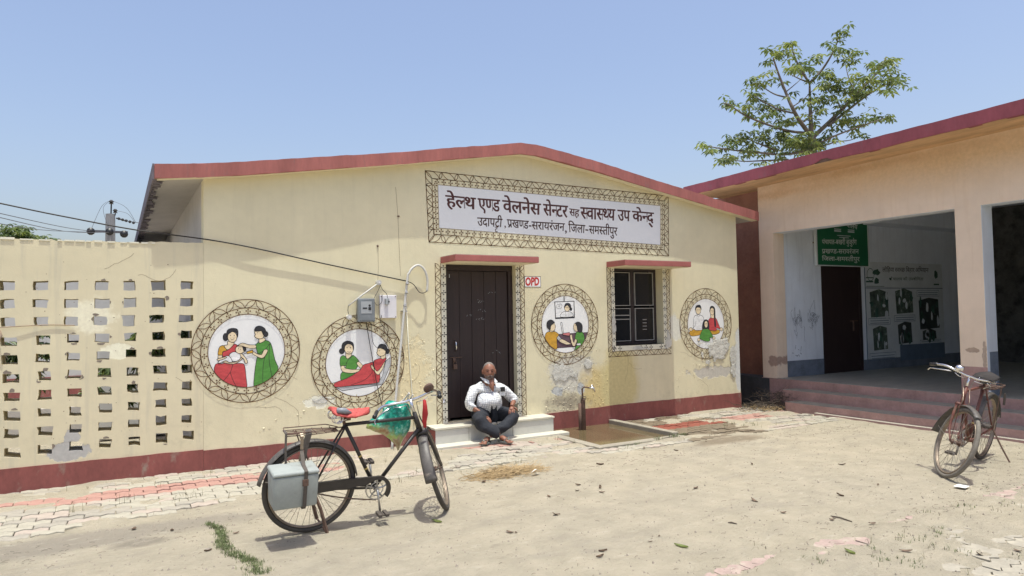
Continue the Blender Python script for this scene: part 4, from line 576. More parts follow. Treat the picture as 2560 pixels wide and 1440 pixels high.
far = MB(); far.add([(-400, -60, -0.14), (400, -60, -0.14), (400, 500, -0.14), (-400, 500, -0.14)], [(0, 1, 2, 3)])
tag(far.build('ground', M['sand']), kind='structure')

# ---------------- interlocking pavers
def paver_poly(cx, cy, w=0.222, d=0.112, g=0.0026):
    def fx(t): return 0.017*(1 if (int(round(t*4)) % 2) else -1)
    top = []; bot = []
    for i in range(5):
        t = i/4; x = cx-w/2+w*t; o = fx(t)
        top.append((x, cy+d/2+o)); bot.append((x, cy-d/2+o))
    p = bot+top[::-1]
    return [(cx+(a-cx)*(1-g*2/w), cy+(b-cy)*(1-g*2/d)) for a, b in p]
def paver_ok(x, y):
    if 3.36 < x < 5.14 and y > -0.46: return False
    if 4.90 < x < 6.38 and y > -1.56: return False
    return True
pav = MB(); pav.box(-2.6, 9.12, -1.86, -0.02, -0.13, -0.075)
pavement = tag(pav.build('pavement', M['curb']), kind='structure')
paver_mesh = {}
def base_paver(kind):
    if kind not in paver_mesh:
        mb = MB(); mb.prism(paver_poly(0, 0), -0.06, 0.0, 'z'); o = mb.build('paver', M['pv_'+kind])
        bm = bmesh.new(); bm.from_mesh(o.data)
        es = [e for e in bm.edges if abs(e.verts[0].co.z) < 1e-5 and abs(e.verts[1].co.z) < 1e-5 and len(e.link_faces) == 2 and abs(e.link_faces[0].normal.z-e.link_faces[1].normal.z) > 0.5]
        bmesh.ops.bevel(bm, geom=es, offset=0.004, segments=1, affect='EDGES'); bm.to_mesh(o.data); bm.free()
        me = o.data; bpy.data.objects.remove(o); paver_mesh[kind] = me
    return paver_mesh[kind]
cells = []
row = 0; y = -0.085
while y > -1.80:
    x = -2.45+(0.111 if row % 2 else 0)
    while x < 9.1:
        lim = -1.76+0.16*(x+0.7) if x < 2.2 else (-1.5 if x < 4.8 else -1.72)
        if paver_ok(x, y) and y > lim:
            n = random.random()
            red = row in (4, 5, 6) if x < 5 else row in (5, 6, 7)
            if 2.6 < x < 5.2 and red and random.random() < .8: red = False; n = .9
            wet = 6.2 < x < 7.7-0.35*abs(y+0.8) and y > -1.75 and (vnoise(np.array([x*2.2]), np.array([y*2.2]), 5)[0] > 0.2)
            k = ('wetred' if wet else 'red') if red else ('wet' if wet else ('cream' if n < .5 else 'grey' if n < .82 else 'pink'))
            cells.append((math.hypot(x, y+8.1)+(0 if x > -1.25 else 50), x, y, k))
        x += 0.2235
    y -= 0.1155; row += 1
cells.sort()
for i, (d, x, y, k) in enumerate(cells[:300]):
    o = bpy.data.objects.new('paver', base_paver(k)); link(o, pavement)
    o.location = (x, y, random.gauss(0.006, 0.0035)); o.rotation_euler = (random.gauss(0, .018), random.gauss(0, .012), random.gauss(0, .012))
kinds = list(PC)
mb = MB()
for d, x, y, k in cells[300:]:
    mb.mi = kinds.index(k); z = random.gauss(0.006, 0.003); t1 = random.gauss(0, .02)
    p = paver_poly(x, y); n = len(p)
    vs_ = [(a, b, z+(b-y)*t1) for a, b in p]+[(a, b, -0.05) for a, b in p]
    t = tessellate_polygon([[Vector((a, b, 0)) for a, b in p]])
    mb.add(vs_, [tuple(q) for q in t]+[(j, (j+1) % n, n+(j+1) % n, n+j) for j in range(n)])
tag(mb.build('pavers', [M['pv_'+k] for k in kinds], pavement), kind='stuff')
# second strip of paving nearer the camera, mostly buried
mb = MB(); mb.box(2.7, 9.4, -7.0, -4.95, -0.13, -0.075)
pave2 = tag(mb.build('front_pavement', M['curb']), kind='structure')
mb = MB(); y = -5.0; row = 0
while y > -6.9:
    x = 2.85+(0.111 if row % 2 else 0)
    while x < 9.3:
        n = random.random(); k = 'dusty_red' if row in (0, 1) else 'dusty_grey'
        mb.mi = k == 'dusty_grey'; z = random.gauss(0.003, 0.005); p = paver_poly(x, y); n = len(p)
        vs_ = [(a, b, z) for a, b in p]+[(a, b, -0.05) for a, b in p]
        t = tessellate_polygon([[Vector((a, b, 0)) for a, b in p]])
        mb.add(vs_, [tuple(q) for q in t]+[(j, (j+1) % n, n+(j+1) % n, n+j) for j in range(n)])
        x += 0.2235
    y -= 0.1155; row += 1
mb.m = [int(q_) for q_ in mb.m]; tag(mb.build('pavers', [M['pv_dusty_red'], M['pv_dusty_grey']], pave2), kind='stuff')

# ================================================================== HEALTH CENTRE
hc = thing('health_centre', 'cream health centre with low gabled roof, painted medallions and Hindi sign', 'building', (4.9, 0, 0))
hc.location = (0, 0, 0)
top_edge = [(0.34, 3.20), (1.16, 3.30), (2.03, 3.44), (3.0, 3.60), (4.33, 3.83), (4.72, 3.895), (4.95, 3.895), (6.03, 3.755), (7.56, 3.515), (9.34, 3.24)]
def roof_top(x):
    for (a, b), (c, d) in zip(top_edge, top_edge[1:]):
        if a <= x <= c: return b+(d-b)*(x-a)/(c-a)
    return top_edge[0][1] if x < .34 else top_edge[-1][1]
SX0, SX1 = 0.82, 8.96
RT = 0.135
wall_out = [(SX0, -0.1), (SX1, -0.1), (SX1, roof_top(SX1)-RT), (7.56, roof_top(7.56)-RT), (6.03, roof_top(6.03)-RT), (4.95, 3.895-RT), (4.72, 3.895-RT), (3.0, 3.6-RT), (2.03, 3.44-RT), (SX0, roof_top(SX0)-RT)]
DOOR = (3.67, 4.70, 0.235, 2.262); WIN = (6.385, 7.32, 1.11, 2.262)
rect = lambda a, b, c, d: [(a, c), (b, c), (b, d), (a, d)]
plate(wall_out, [rect(*DOOR), rect(*WIN)], 0.0, 0.23, 'front_wall', M['wall'], hc)
mb = MB(); mb.box(SX0, SX0+0.22, 0.232, 8.0, -0.1, 3.20); mb.build('side_wall', M['cement'], hc)
mb = MB(); mb.box(SX1-0.22, SX1, 0.232, 8.0, -0.1, 3.20); mb.box(SX0+.222, SX1-.222, 7.78, 8.0, -.1, 3.3); mb.build('rear_wall', M['peach'], hc)
# roof slab with slightly uneven edge
def lerp_profile(n=220):
    xs = [0.34+(9.34-0.34)*i/n for i in range(n+1)]
    for a, b in top_edge: xs.append(a)
    return sorted(set(round(x, 3) for x in xs))
xs = lerp_profile()
mb = MB(); N = len(xs)
for y0, y1 in ((-0.14, 8.3),):
    vs_ = []
    for x in xs:
        t = roof_top(x)+0.0; vs_ += [(x, y0, t), (x, y0, t-RT), (x, y1, t), (x, y1, t-RT)]
    fs = []
    for i in range(N-1):
        a = i*4; b = a+4; fs += [(a, b, b+2, a+2), (a+1, a+3, b+3, b+1), (a, a+1, b+1, b), (a+2, b+2, b+3, a+3)]
    fs += [(0, 2, 3, 1), (4*N-4, 4*N-3, 4*N-1, 4*N-2)]
    mb.add(vs_, fs)
slab = mb.build('roof_slab', M['cement'], hc)
mb = MB(); vs_ = []; fs = []
for i, x in enumerate(xs):
    t = roof_top(x); n_ = float(fbm(np.array([x*1.4]), np.array([0.3]), 61, 3)[0]-0.5)
    o = -0.158-0.03*math.exp(-((x-5.2)/1.2)**2)-n_*0.022; j = n_*0.012+float(fbm(np.array([x*9.0]), np.array([1.7]), 64, 3)[0]-.5)*0.014
    vs_ += [(x, o, t+0.006+j), (x, o, t-RT-0.008+j*1.5), (x, -0.1405, t+0.006), (x, -0.1405, t-RT-0.008)]
for i in range(N-1):
    a = i*4; b = a+4; fs += [(a, b, b+1, a+1), (a+2, a+3, b+3, b+2), (a, a+2, b+2, b), (a+1, b+1, b+3, a+3)]
fs += [(0, 1, 3, 2), (4*N-4, 4*N-2, 4*N-1, 4*N-3)]
mb.add(vs_, fs); mb.build('fascia', M['fascia'], hc)
mb = MB(); mb.box(0.322, 0.3385, -0.15, 8.3, 3.20-RT-0.02, 3.215)
q = []
for i in range(60):
    yy = -0.1+i*0.13; w_ = random.uniform(.02, .10); mb.box(0.3385, 0.3385+w_, yy, yy+random.uniform(.05, .16), 3.20-RT-0.012, 3.20-RT-0.001)
mb.build('blackened_eave_edge', M['old_edge'], hc)
mb = MB()
for i in range(N-1):
    if xs[i] < SX0-0.5: continue
    a, b = xs[i], xs[i+1]
    mb.add([(a, -.139, roof_top(a)-RT-.003), (b, -.139, roof_top(b)-RT-.003), (b, -.002, roof_top(b)-RT-.003), (a, -.002, roof_top(a)-RT-.003)], [(0, 3, 2, 1)])
mb.build('soffit', M['soffit'], hc, fix=False)
# maroon plinth band, uneven upper edge
def band(x0, x1, zt, y0, name, m, parent, seed):
    n = int((x1-x0)/0.06); vs_ = []; fs = []
    for i in range(n+1):
        x = x0+(x1-x0)*i/n; z = zt(x)+float(fbm(np.array([x*5]), np.array([0.5]), seed, 3)[0]-.5)*0.016
        vs_ += [(x, y0, -0.12), (x, y0, z), (x, -0.0005, z), (x, -0.0005, -.12)]
    for i in range(n):
        a = i*4; b = a+4; fs += [(a, b, b+1, a+1), (a+1, b+1, b+2, a+2)]
    fs += [(0, 1, 2, 3), (n*4, n*4+3, n*4+2, n*4+1)]
    mb = MB(); mb.add(vs_, fs); return mb.build(name, m, parent)
band(SX0, 3.36, lambda x: 0.205-0.012*(x-SX0), -0.010, 'plinth_band', M['plinth'], hc, 71)
band(5.10, SX1, lambda x: 0.22+0.03*min(1, (x-5.1)/1.2), -0.010, 'plinth_band', M['plinth'], hc, 72)
# sunshades over door and window
for x0, x1, y0 in ((3.595, 4.80, -0.45), (6.245, 7.51, -0.43)):
    mb = MB(); mb.box(x0, x1, y0, 0.0, 2.268, 2.345, bev=0.006); o = mb.build('sunshade', M['sunshade'], hc)
    mb = MB(); mb.box(x0+.02, x1-.02, y0+.02, -.003, 2.262, 2.2678); mb.build('sunshade_underside', M['soffit'], o)
    mb = MB(); mb.box(x0+.004, x1-.004, y0+.004, -.002, 2.3452, 2.350); mb.build('sunshade_top', M['slabtop'], o)
# doorstep
mb = MB(); mb.box(3.38, 5.09, -0.275, -0.0005, -0.1, 0.205, bev=0.004); step = mb.build('doorstep', M['marble_side'], hc)
mb = MB(); mb.box(3.365, 5.10, -0.29, -0.0007, 0.207, 0.232, bev=0.004); mb.build('step_slab', M['marble'], step)
mb = MB()
for x in (3.83, 4.46): mb = MB(); mb.box(x-.0025, x+.0025, -.2772, -.2748, 0.02, .205); mb.build('tile_joint', M['curb'], step)
mb = MB(); mb.box(3.30, 5.22, -0.46, -0.27, -0.1, 0.034, bev=0.008); mb.build('apron', M['marble'], step)
mb = MB(); mb.box(3.374, 3.3795, -0.27, -.012, 0.0, .2); mb.build('step_side', M['plinth'], step)
# door
D0 = 0.085
mb = MB(); mb.box(3.739, 4.631, D0, D0+.08, 2.185, 2.26); dframe = mb.build('door_frame', M['door'], hc)
for a_, b_ in ((3.672, 3.738), (4.632, 4.698)):
    mb = MB(); mb.box(a_, b_, D0, D0+.08, .236, 2.26); mb.build('door_jamb', M['door'], dframe)
dl = MB(); dl.box(3.742, 4.628, D0+.055, D0+.075, 0.27, 2.183); door = dl.build('door', M['dark'], hc)
px = [3.744, 3.905, 4.085, 4.268, 4.448, 4.626]
for a, b in zip(px, px[1:]):
    mb = MB(); mb.box(a+.0022, b-.0022, D0+.022+random.uniform(0, .003), D0+.054, 0.275, 2.18, bev=.002); mb.build('door_plank', M['door'], door)
mb = MB(); mb.tube([(3.83, D0+.02, 1.27), (3.83, D0-.02, 1.25), (3.835, D0-.022, 1.18), (3.84, D0+.02, 1.13)], [.008, .009, .011, .008], 6); mb.build('door_handle', M['chrome'], door, True)
mb = MB(); mb.cyl((3.755, D0+.01, 1.055), (3.93, D0+.01, 1.055), .006, n=6); mb.box(3.80, 3.835, D0+.004, D0+.016, .99, 1.05); mb.build('door_bolt', M['rust'], door, True)
mb = MB(); mb.tube([(3.80, D0-.004, 1.0), (3.80, D0-.004, .965), (3.84, D0-.004, .965), (3.84, D0-.004, 1.0)], .004, 5); mb.box(3.795, 3.848, D0-.016, D0+.006, .905, .965, bev=.006); mb.build('padlock', M['rust'], door)
mb = MB(); mb.box(3.752, 3.76, D0-.003, D0+.0, 2.09, 2.135); mb.build('latch', M['steel'], door)
ch = []
for (cx, cz, n_) in ((4.22, 1.78, 7), (4.24, 1.66, 5), (4.21, 1.54, 8), (4.38, 1.88, 4), (4.05, 1.6, 3), (4.45, 1.1, 4)):
    for i in range(n_):
        a = (cx+random.uniform(-.07, .07), cz+random.uniform(-.02, .02)); ch += stroke([a, (a[0]+random.uniform(-.02, .02), a[1]+random.uniform(-.02, .02))], .0035)
flat(ch, D0+.0205, 'chalk_scratches', M['meter_face'], door)
# window
W0 = 0.155
mb = MB()
for b_ in ((6.387, 7.318, 2.225, 2.26), (6.387, 7.318, 1.112, 1.15)): mb.box(b_[0], b_[1], W0, W0+.05, b_[2], b_[3])
for b_ in ((6.387, 6.43), (7.275, 7.318), (6.815, 6.875)): mb.box(b_[0], b_[1], W0+.001, W0+.049, 1.1505, 2.2245)
win = mb.build('window', M['winframe'], hc)
def bar(x0, x1, z0, z1): m_ = MB(); m_.box(x0, x1, W0-.004, W0+.02, z0, z1); m_.build('window_trim', M['winbar'], win)
for x0, x1 in ((6.432, 6.80), (6.89, 7.262)):
    for z0, z1 in ((1.165, 1.665), (1.70, 2.21)):
        mb = MB(); t = .011
        for q in ((x0, x1, z1-t, z1), (x0, x1, z0, z0+t), (x0, x0+t, z0+t, z1-t), (x1-t, x1, z0+t, z1-t)): mb.box(q[0], q[1], W0-.005, W0+.022, q[2], q[3])
        s_ = mb.build('window_sash', M['winbar'], win)
        mb = MB(); mb.box(x0+t, x1-t, W0+.006, W0+.011, z0+t, z1-t); mb.build('pane', M['pane'], win)
for z in (1.25, 1.31, 1.37, 1.43, 1.49, 1.55):
    mb = MB(); mb.box(6.45, 6.79, W0+.001, W0+.005, z, z+.014); mb.build('louvre_slat', M['winbar'], win) if z > 1.45 else None
mb = MB()
for z in (1.33, 1.38, 1.43, 1.48): mb.box(7.04+.02*abs(z-1.4), 7.12, W0+.001, W0+.005, z, z+.011)
mb.build('seen_louvres', M['winbar'], win)
mb = MB(); mb.box(6.387, 7.318, 0.0, W0+.05, 1.085, 1.11); mb.build('window_sill', M['strip'], hc)
mb = MB(); mb.box(3.3, 8.0, 1.1, 1.15, 0, 3.0); mb.build('interior_partition', M['dark'], hc)

# ---------------- painted decoration on the front wall (thin coats of paint)
def paint_border(parent, pts_out, pts_in, n, w=0.0064, y=-0.0035, name='painted_border', phase=0):
    """zigzag of petals between two parallel rails given as 2-point lines"""
    polys = []
    for k in range(n):
        t0, t1 = k/n, (k+1)/n
        O = lambda t: Vector(pts_out[0]).lerp(Vector(pts_out[1]), t); I = lambda t: Vector(pts_in[0]).lerp(Vector(pts_in[1]), t)
        a, b = (O(t0), I(t1)) if (k+phase) % 2 == 0 else (I(t0), O(t1))
        for l in leaf_outline(a, b, (b-a).length*0.2): polys += stroke(l, w)
    return polys
def rails(pts, w): return stroke(pts, w, True)
F = {k: [Vector((p[0]/1000, p[1]/1000)) for p in v] for k, v in SIGN_FRAMES.items()}
so, sm, si = F['sign_out'], F['sign_mid'], F['sign_in']
sg = flat([[[tuple(p) for p in si]]], -0.0028, 'painted_sign', M['white_paint'], hc)
polys = rails(so, .0085)+rails(sm, .0075)+rails(si, .005)
for i, n in ((0, 36), (1, 10), (2, 36), (3, 10)):
    j = (i+1) % 4; polys += paint_border(None, (so[i], so[j]), (sm[i], sm[j]), n, .0070)
    a = (sm[i]+si[i])/2; b = (sm[j]+si[j])/2; m_ = 40 if i % 2 == 0 else 9
    for k in range(m_): polys += clover(a.lerp(b, (k+.3)/m_), .023)
flat(polys, -0.0034, 'ornament_border', M['line'], sg)
flat(text_polys(SIGN_WORDS, -.020), -0.0036, 'headline_lettering', M['letter'], sg)
flat(text_polys(SIGN_WORDS, .020), -0.0037, 'headline_lettering', M['letter'], sg)
flat(text_polys(SIGN_WORDS_SMALL, -.006), -0.0036, 'address_lettering', M['letter_small'], sg)
flat(text_polys(SIGN_WORDS_SMALL, .008), -0.0037, 'address_lettering', M['letter_small'], sg)
BOLD = 0.045; _gc.clear()
op = flat([[[(4.843, 1.972), (5.10, 1.972), (5.10, 2.115), (4.843, 2.115)]]], -0.0024, 'painted_room_sign', M['mural_white'], hc)
flat(stroke([(4.843, 1.972), (5.10, 1.972), (5.10, 2.115), (4.843, 2.115)], .006, True), -0.0030, 'sign_outline', M['letter'], op)
flat(text_polys(OPD_WORDS), -0.0033, 'room_lettering', M['opd_red'], op)
BOLD = 0.006; _gc.clear()
def vborder(x0, x1, xd0, xd1, z0, z1, name, n):
    """one upright border: petals x0..x1, clover strip xd0..xd1"""
    o = flat([[[(xd0, z0), (xd1, z0), (xd1, z1), (xd0, z1)]]], -0.0020, name, M['strip'], hc)
    p = stroke([(x0, z0), (x0, z1)], .006)+stroke([(x1, z0), (x1, z1)], .006)
    p += paint_border(None, ((x0, z0), (x0, z1)), ((x1, z0), (x1, z1)), n)
    flat(p, -0.0027, 'painted_petals', M['line'], o)
    q = []
    m_ = int((z1-z0)/.105)
    for k in range(m_): q += clover(((xd0+xd1)/2, z0+(k+.5)*(z1-z0)/m_), .023)
    flat(q, -0.0030, 'painted_clovers', M['ink'], o)
vborder(3.52, 3.595, 3.602, 3.669, 0.236, 2.266, 'door_border', 24)
vborder(4.835, 4.765, 4.702, 4.76, 0.236, 2.266, 'door_border', 24)
vborder(6.245, 6.318, 6.322, 6.384, 1.03, 2.266, 'window_border', 14)
vborder(7.46, 7.39, 7.322, 7.386, 1.03, 2.266, 'window_border', 14)
ob = flat([[[(6.32, 1.035), (7.386, 1.035), (7.386, 1.108), (6.32, 1.108)]]], -0.0016, 'window_border', M['strip'], hc)
p = stroke([(6.245, .955), (7.46, .95)], .006)+stroke([(6.32, 1.03), (7.39, 1.03)], .005)+paint_border(None, ((6.245, .955), (7.46, .95)), ((6.245, 1.03), (7.46, 1.03)), 14)
flat(p, -0.0027, 'painted_petals', M['line'], ob)
q = []
for k in range(11):
    if k not in (2, 3, 4, 8): q += clover((6.36+k*.1, 1.07), .024)
flat(q, -0.0030, 'painted_clovers', M['ink'], ob)
mural_names = ['painted_medallion']*4
mural_labels = ['medallion of a nurse vaccinating a baby on its mother\'s lap', 'medallion of a woman in green examining a pregnant woman in red', 'medallion of two people at a laptop under a wall screen', 'medallion of a family of three sitting cross-legged']
for (c, npet, ndot, items), lab in zip(MURALS, mural_labels):
    cx, cz = c[0]/1000, c[1]/1000; R = 0.565
    circ = lambda r, n=72: [(cx+r*math.cos(2*PI*i/n), cz+r*math.sin(2*PI*i/n)) for i in range(n)]
    disc = flat([[circ(R*.71)]], -0.0020, 'painted_medallion', M['mural_white'], hc); disc['label'] = lab
    yy = -0.0024
    lines = {}
    for it in items:
        pts = [(cx+it[4][i]/1000, cz+it[4][i+1]/1000) for i in range(0, len(it[4]), 2)]
        if it[0] == 'F':
            q = [tuple(v) for v in spline(pts)] if it[2] else pts
            r_in = R*.705; qq = []
            for (x, z) in q:
                d = math.hypot(x-cx, z-cz)/r_in
                if d > 1: x = cx+(x-cx)/d; z = cz+(z-cz)/d
                qq.append((x, z))
            if len(qq) > 5 or True: flat([[qq]], yy, 'painted_figure', M['p_'+it[1]], disc)
            yy -= 0.00018
            if it[3]: flat(stroke(qq, .0058, True), yy, 'figure_outline', M['ink'], disc)
            yy -= 0.00012
        else:
            q = [tuple(v) for v in spline(pts, False)] if len(pts) > 2 else pts
            flat(stroke(q, it[1]/1000*1.0), yy, 'figure_line', M['ink'], disc); yy -= 0.00012
    pl = stroke(circ(R, 90), .0085, True)+stroke(circ(R*.835, 90), .0078, True)+stroke(circ(R*.71, 90), .0078, True)
    ph = random.random()
    for k in range(npet):
        a0 = 2*PI*(k+ph)/npet; a1 = 2*PI*(k+1+ph)/npet; ra, rb = (R, R*.835) if k % 2 == 0 else (R*.835, R)
        a = Vector((cx+ra*math.cos(a0), cz+ra*math.sin(a0))); b = Vector((cx+rb*math.cos(a1), cz+rb*math.sin(a1)))
        for l in leaf_outline(a, b, (b-a).length*.2): pl += stroke(l, .0068)
    flat(pl, yy-.0002, 'ornament_ring', M['line'], disc)
    q = []
    for k in range(ndot):
        a = 2*PI*(k+.4)/ndot; q += clover((cx+R*.772*math.cos(a), cz+R*.772*math.sin(a)), .021, a)
    flat(q, yy-.0003, 'painted_clovers', M['line'], disc)
# flaking plaster: irregular crusts standing proud of the wall
def crust(cx, cz, rx, rz, name, m, parent, seed, thick=0.012, cell=0.014, y0=-0.0005, thr=0.5):
    rx *= 1.0; nx = int(2.9*rx/cell); nz = int(2.9*rz/cell)
    X, Z = np.meshgrid(np.linspace(cx-1.45*rx, cx+1.45*rx, nx), np.linspace(cz-1.45*rz, cz+1.45*rz, nz))
    d = np.sqrt(((X-cx)/rx)**2+((Z-cz)/rz)**2)
    k = (1-d)*1.0+(fbm(X*9, Z*9, seed, 5)-.5)*1.5-.2
    t = np.clip(k*3, 0, 1)*thick*(0.45+0.9*fbm(X*22, Z*22, seed+9, 3))
    inside = k > thr*0.3
    vs_ = []; idx = -np.ones(X.shape, int); fs = []
    for i in range(nz-1):
        for j in range(nx-1):
            if inside[i, j] and inside[i+1, j] and inside[i, j+1] and inside[i+1, j+1]:
                q = []
                for a, b in ((i, j), (i, j+1), (i+1, j+1), (i+1, j)):
                    if idx[a, b] < 0: idx[a, b] = len(vs_); vs_.append((X[a, b], y0-t[a, b], Z[a, b]))
                    q.append(idx[a, b])
                fs.append(q)
    if not fs: return None
    me = bpy.data.meshes.new(name); me.from_pydata(vs_, [], fs)
    me.materials.append(m)
    me.update()
    for p_ in me.polygons:
        if p_.normal.y > 0: p_.flip()
    return link(bpy.data.objects.new(name, me), parent)
crust(8.42, 0.96, .48, .25, 'flaking_plaster', M['peel'], hc, 101, .009, .012, -0.0075)
crust(8.80, 0.78, .11, .36, 'flaking_plaster', M['peel'], hc, 117, .009, .012, -0.0075)
crust(5.45, 0.78, .30, .15, 'flaking_plaster', M['peel'], hc, 103, .006, .011, -0.006)
crust(5.86, 0.86, .12, .20, 'flaking_plaster', M['peel'], hc, 105, .006, .011, -0.006)
crust(7.40, 1.22, .09, .26, 'flaking_plaster', M['peel'], hc, 108, .006, .011, -0.004)
crust(6.35, 1.42, .055, .22, 'flaking_plaster', M['peel'], hc, 109, .006, .011, -0.004)
crust(2.08, 0.63, .15, .06, 'flaking_plaster', M['peel'], hc, 110, .006, .010, -0.001)
crust(6.85, 1.06, .22, .045, 'flaking_plaster', M['peel'], hc, 112, .005, .010, -0.004)
# blistered paint specks and cracks
mb = MB()
for i in range(420):
    if i < 190: x = random.uniform(5.15, 6.25); z = abs(random.gauss(0, .32))+.24
    elif i < 290: x = random.uniform(2.9, 3.5); z = random.uniform(.4, 1.3)
    elif i < 350: x = random.uniform(7.55, 8.9); z = random.uniform(.3, .9)
    else: x = random.uniform(1.2, 3.3); z = random.uniform(.35, .85)
    if (3.5 < x < 4.85) or (6.3 < x < 7.4 and z > .95): continue
    r = random.uniform(.004, .014); n = random.randint(4, 6); a0 = random.random()*6
    pts = [(x+r*math.cos(a0+k*2*PI/n)*random.uniform(.6, 1.5), z+r*math.sin(a0+k*2*PI/n)*random.uniform(.6, 1.2)) for k in range(n)]
    d = random.uniform(.002, .008)
    mb.add([(x, -.0005-d, z)]+[(a, -.0005-(d*.8 if k % 3 == 0 else 0), b) for k, (a, b) in enumerate(pts)], [(0, k+1, (k+1) % n+1) for k in range(n)])
tag(mb.build('paint_blisters', M['wall'], hc), kind='stuff')
def crack(x, z, ang, L, w=.003):
    pts = [(x, z)]
    for i in range(int(L/.035)):
        ang += random.gauss(0, .35); x += .035*math.cos(ang); z += .035*math.sin(ang); pts.append((x, z))
        if z < .26: break
    return stroke(pts, w)
cr_ = []
for c in ((1.55, .72, -.7, .5), (1.35, .62, .1, .35), (1.8, .9, 2.8, .25), (6.63, .85, -1.3, .3), (6.6, .95, -1.6, .4), (7.9, .9, -2.5, .3), (5.3, .45, .3, .4), (5.5, .35, .5, .3), (8.0, .5, .4, .4), (3.28, 1.0, -1.2, .25), (3.1, .7, -.3, .2)): cr_ += crack(*c, w=.0022)
cr_ += stroke([(3.005, 3.2), (3.03, 2.84), (3.04, 2.5), (3.055, 2.1)], .0035)+stroke([(2.77, 2.45), (2.772, 2.2), (2.765, 2.05)], .003)
flat(cr_, -.0012, 'wall_cracks', M['line'], hc)
mb = MB(); mb.ball((2.765, -.006, 2.46), .014, 8, 6, (1, .6, 1)); mb.build('screw_hook', M['rust'], hc)
mb = MB(); mb.ball((3.035, -.006, 2.84), .013, 6, 5, (1.4, .6, .7)); mb.build('screw_hook', M['rust'], hc)

# ================================================================== BOUNDARY WALL WITH PIERCED HOLES
bw = thing('boundary_wall', 'weathered cream boundary wall pierced by a grid of small holes beside the health centre', 'wall')
holes = []
def rough(q, amp=.006):
    o = []
    for i in range(4):
        a = Vector(q[i]); b = Vector(q[(i+1) % 4])
        for t in (0, .5):
            p = a.lerp(b, t); s_ = amp*(1 if t == 0 else .8); o.append((p.x+random.gauss(0, s_*.6), p.y+random.gauss(0, s_*.6)))
    return o
base_q = []
for h in HOLES: base_q.append([(h[i]/1000, h[i+1]/1000) for i in range(0, 8, 2)])
hole_c = []
for q in base_q:
    hole_c.append((sum(p[0] for p in q)/4, sum(p[1] for p in q)/4)); holes.append(rough(q))
for col in range(1, 5):
    for r_ in range(10):
        cx, cz = hole_c[r_*7]; x = cx-.285*col; z = cz
        if abs(z) and x > -2.4: holes.append(rough([(x-.062, z+.032), (x+.062, z+.032), (x+.062, z-.032), (x-.062, z-.032)]))
outw = [(-2.6, -.1), (SX0-.0015, -.1), (SX0-.0015, 2.425)]
x = SX0
while x > -2.55:
    x -= random.uniform(.04, .11); outw.append((x, 2.405+(.02 if x > .3 else 0)+random.gauss(0, .0055)))
outw.append((-2.6, 2.40))
plate(outw, holes, 0.0, 0.30, 'pierced_wall', M['lattice'], bw)
band(-2.6, SX0-.002, lambda x: 0.228-0.006*(x+1), -0.010, 'plinth_band', M['plinth'], bw, 73)
mb = MB(); x = -2.5
while x < .36:
    w_ = random.uniform(.03, .12); mb.box(x, x+w_, -.006-random.random()*.006, .03, 2.397, 2.414+random.uniform(-.006, .006)); x += w_*random.uniform(.9, 1.8)
tag(mb.build('chipped_coping', M['strip'], bw), kind='stuff')
# broken plaster round some of the holes
brk = []
chips = mat('exposed_grey_render', (0.235, 0.195, 0.155), 0.95, 0.25, 10, 0.6, 40)
def blob(cx, cz, rx, rz, n=11):
    return [(cx+rx*math.cos(2*PI*k/n)*random.uniform(.65, 1.2), cz+rz*math.sin(2*PI*k/n)*random.uniform(.65, 1.2)) for k in range(n)]
def ring_patch(q, over, dx=0, dz=0):
    cx = sum(p[0] for p in q)/4; cz = sum(p[1] for p in q)/4; w = abs(q[1][0]-q[0][0])/2; h = abs(q[0][1]-q[2][1])/2
    return cx+dx*w, cz+dz*h, w*over, h*over
sel = [(3, 0, .3, 1.0), (3, 1, .9, .1), (3, 2, -.9, .3), (3, 2, -.7, 1.3), (4, 1, -.9, 0), (4, 0, .2, 1), (5, 1, 1.2, .9), (3, 3, .9, .2), (3, 3, -.2, -1.1), (2, 3, .1, 1.0), (2, 3, .2, -1.1), (1, 5, .1, 1.3), (2, 5, 1, -.7), (2, 5, -.9, -.6), (0, 4, -.3, 1.2), (0, 5, -.5, 1.2), (1, 5, -.9, -.9), (3, 5, 0, -1.1), (4, 4, .1, 1.1), (5, 4, -1.1, 0), (0, 6, .0, 1.2), (4, 6, .1, 1.2), (0, 7, .2, 1.1), (6, 4, .6, .4), (5, 4, .2, 1.1), (1, 9, 1.0, .4), (2, 4, -.9, .8), (3, 4, -.6, -1.1), (4, 5, .9, -.5), (5, 9, .6, -1.0), (3, 9, .2, 1.1), (6, 3, -1.2, .2)]
for c_, r_, dx, dz in sel:
    q = base_q[r_*7+c_]; cx, cz, w, h = ring_patch(q, .5, dx, dz)
    poly = blob(cx, cz, w*random.uniform(.7, 1.1), h*random.uniform(.7, 1.1))
    brk.append([[p for p in poly]])
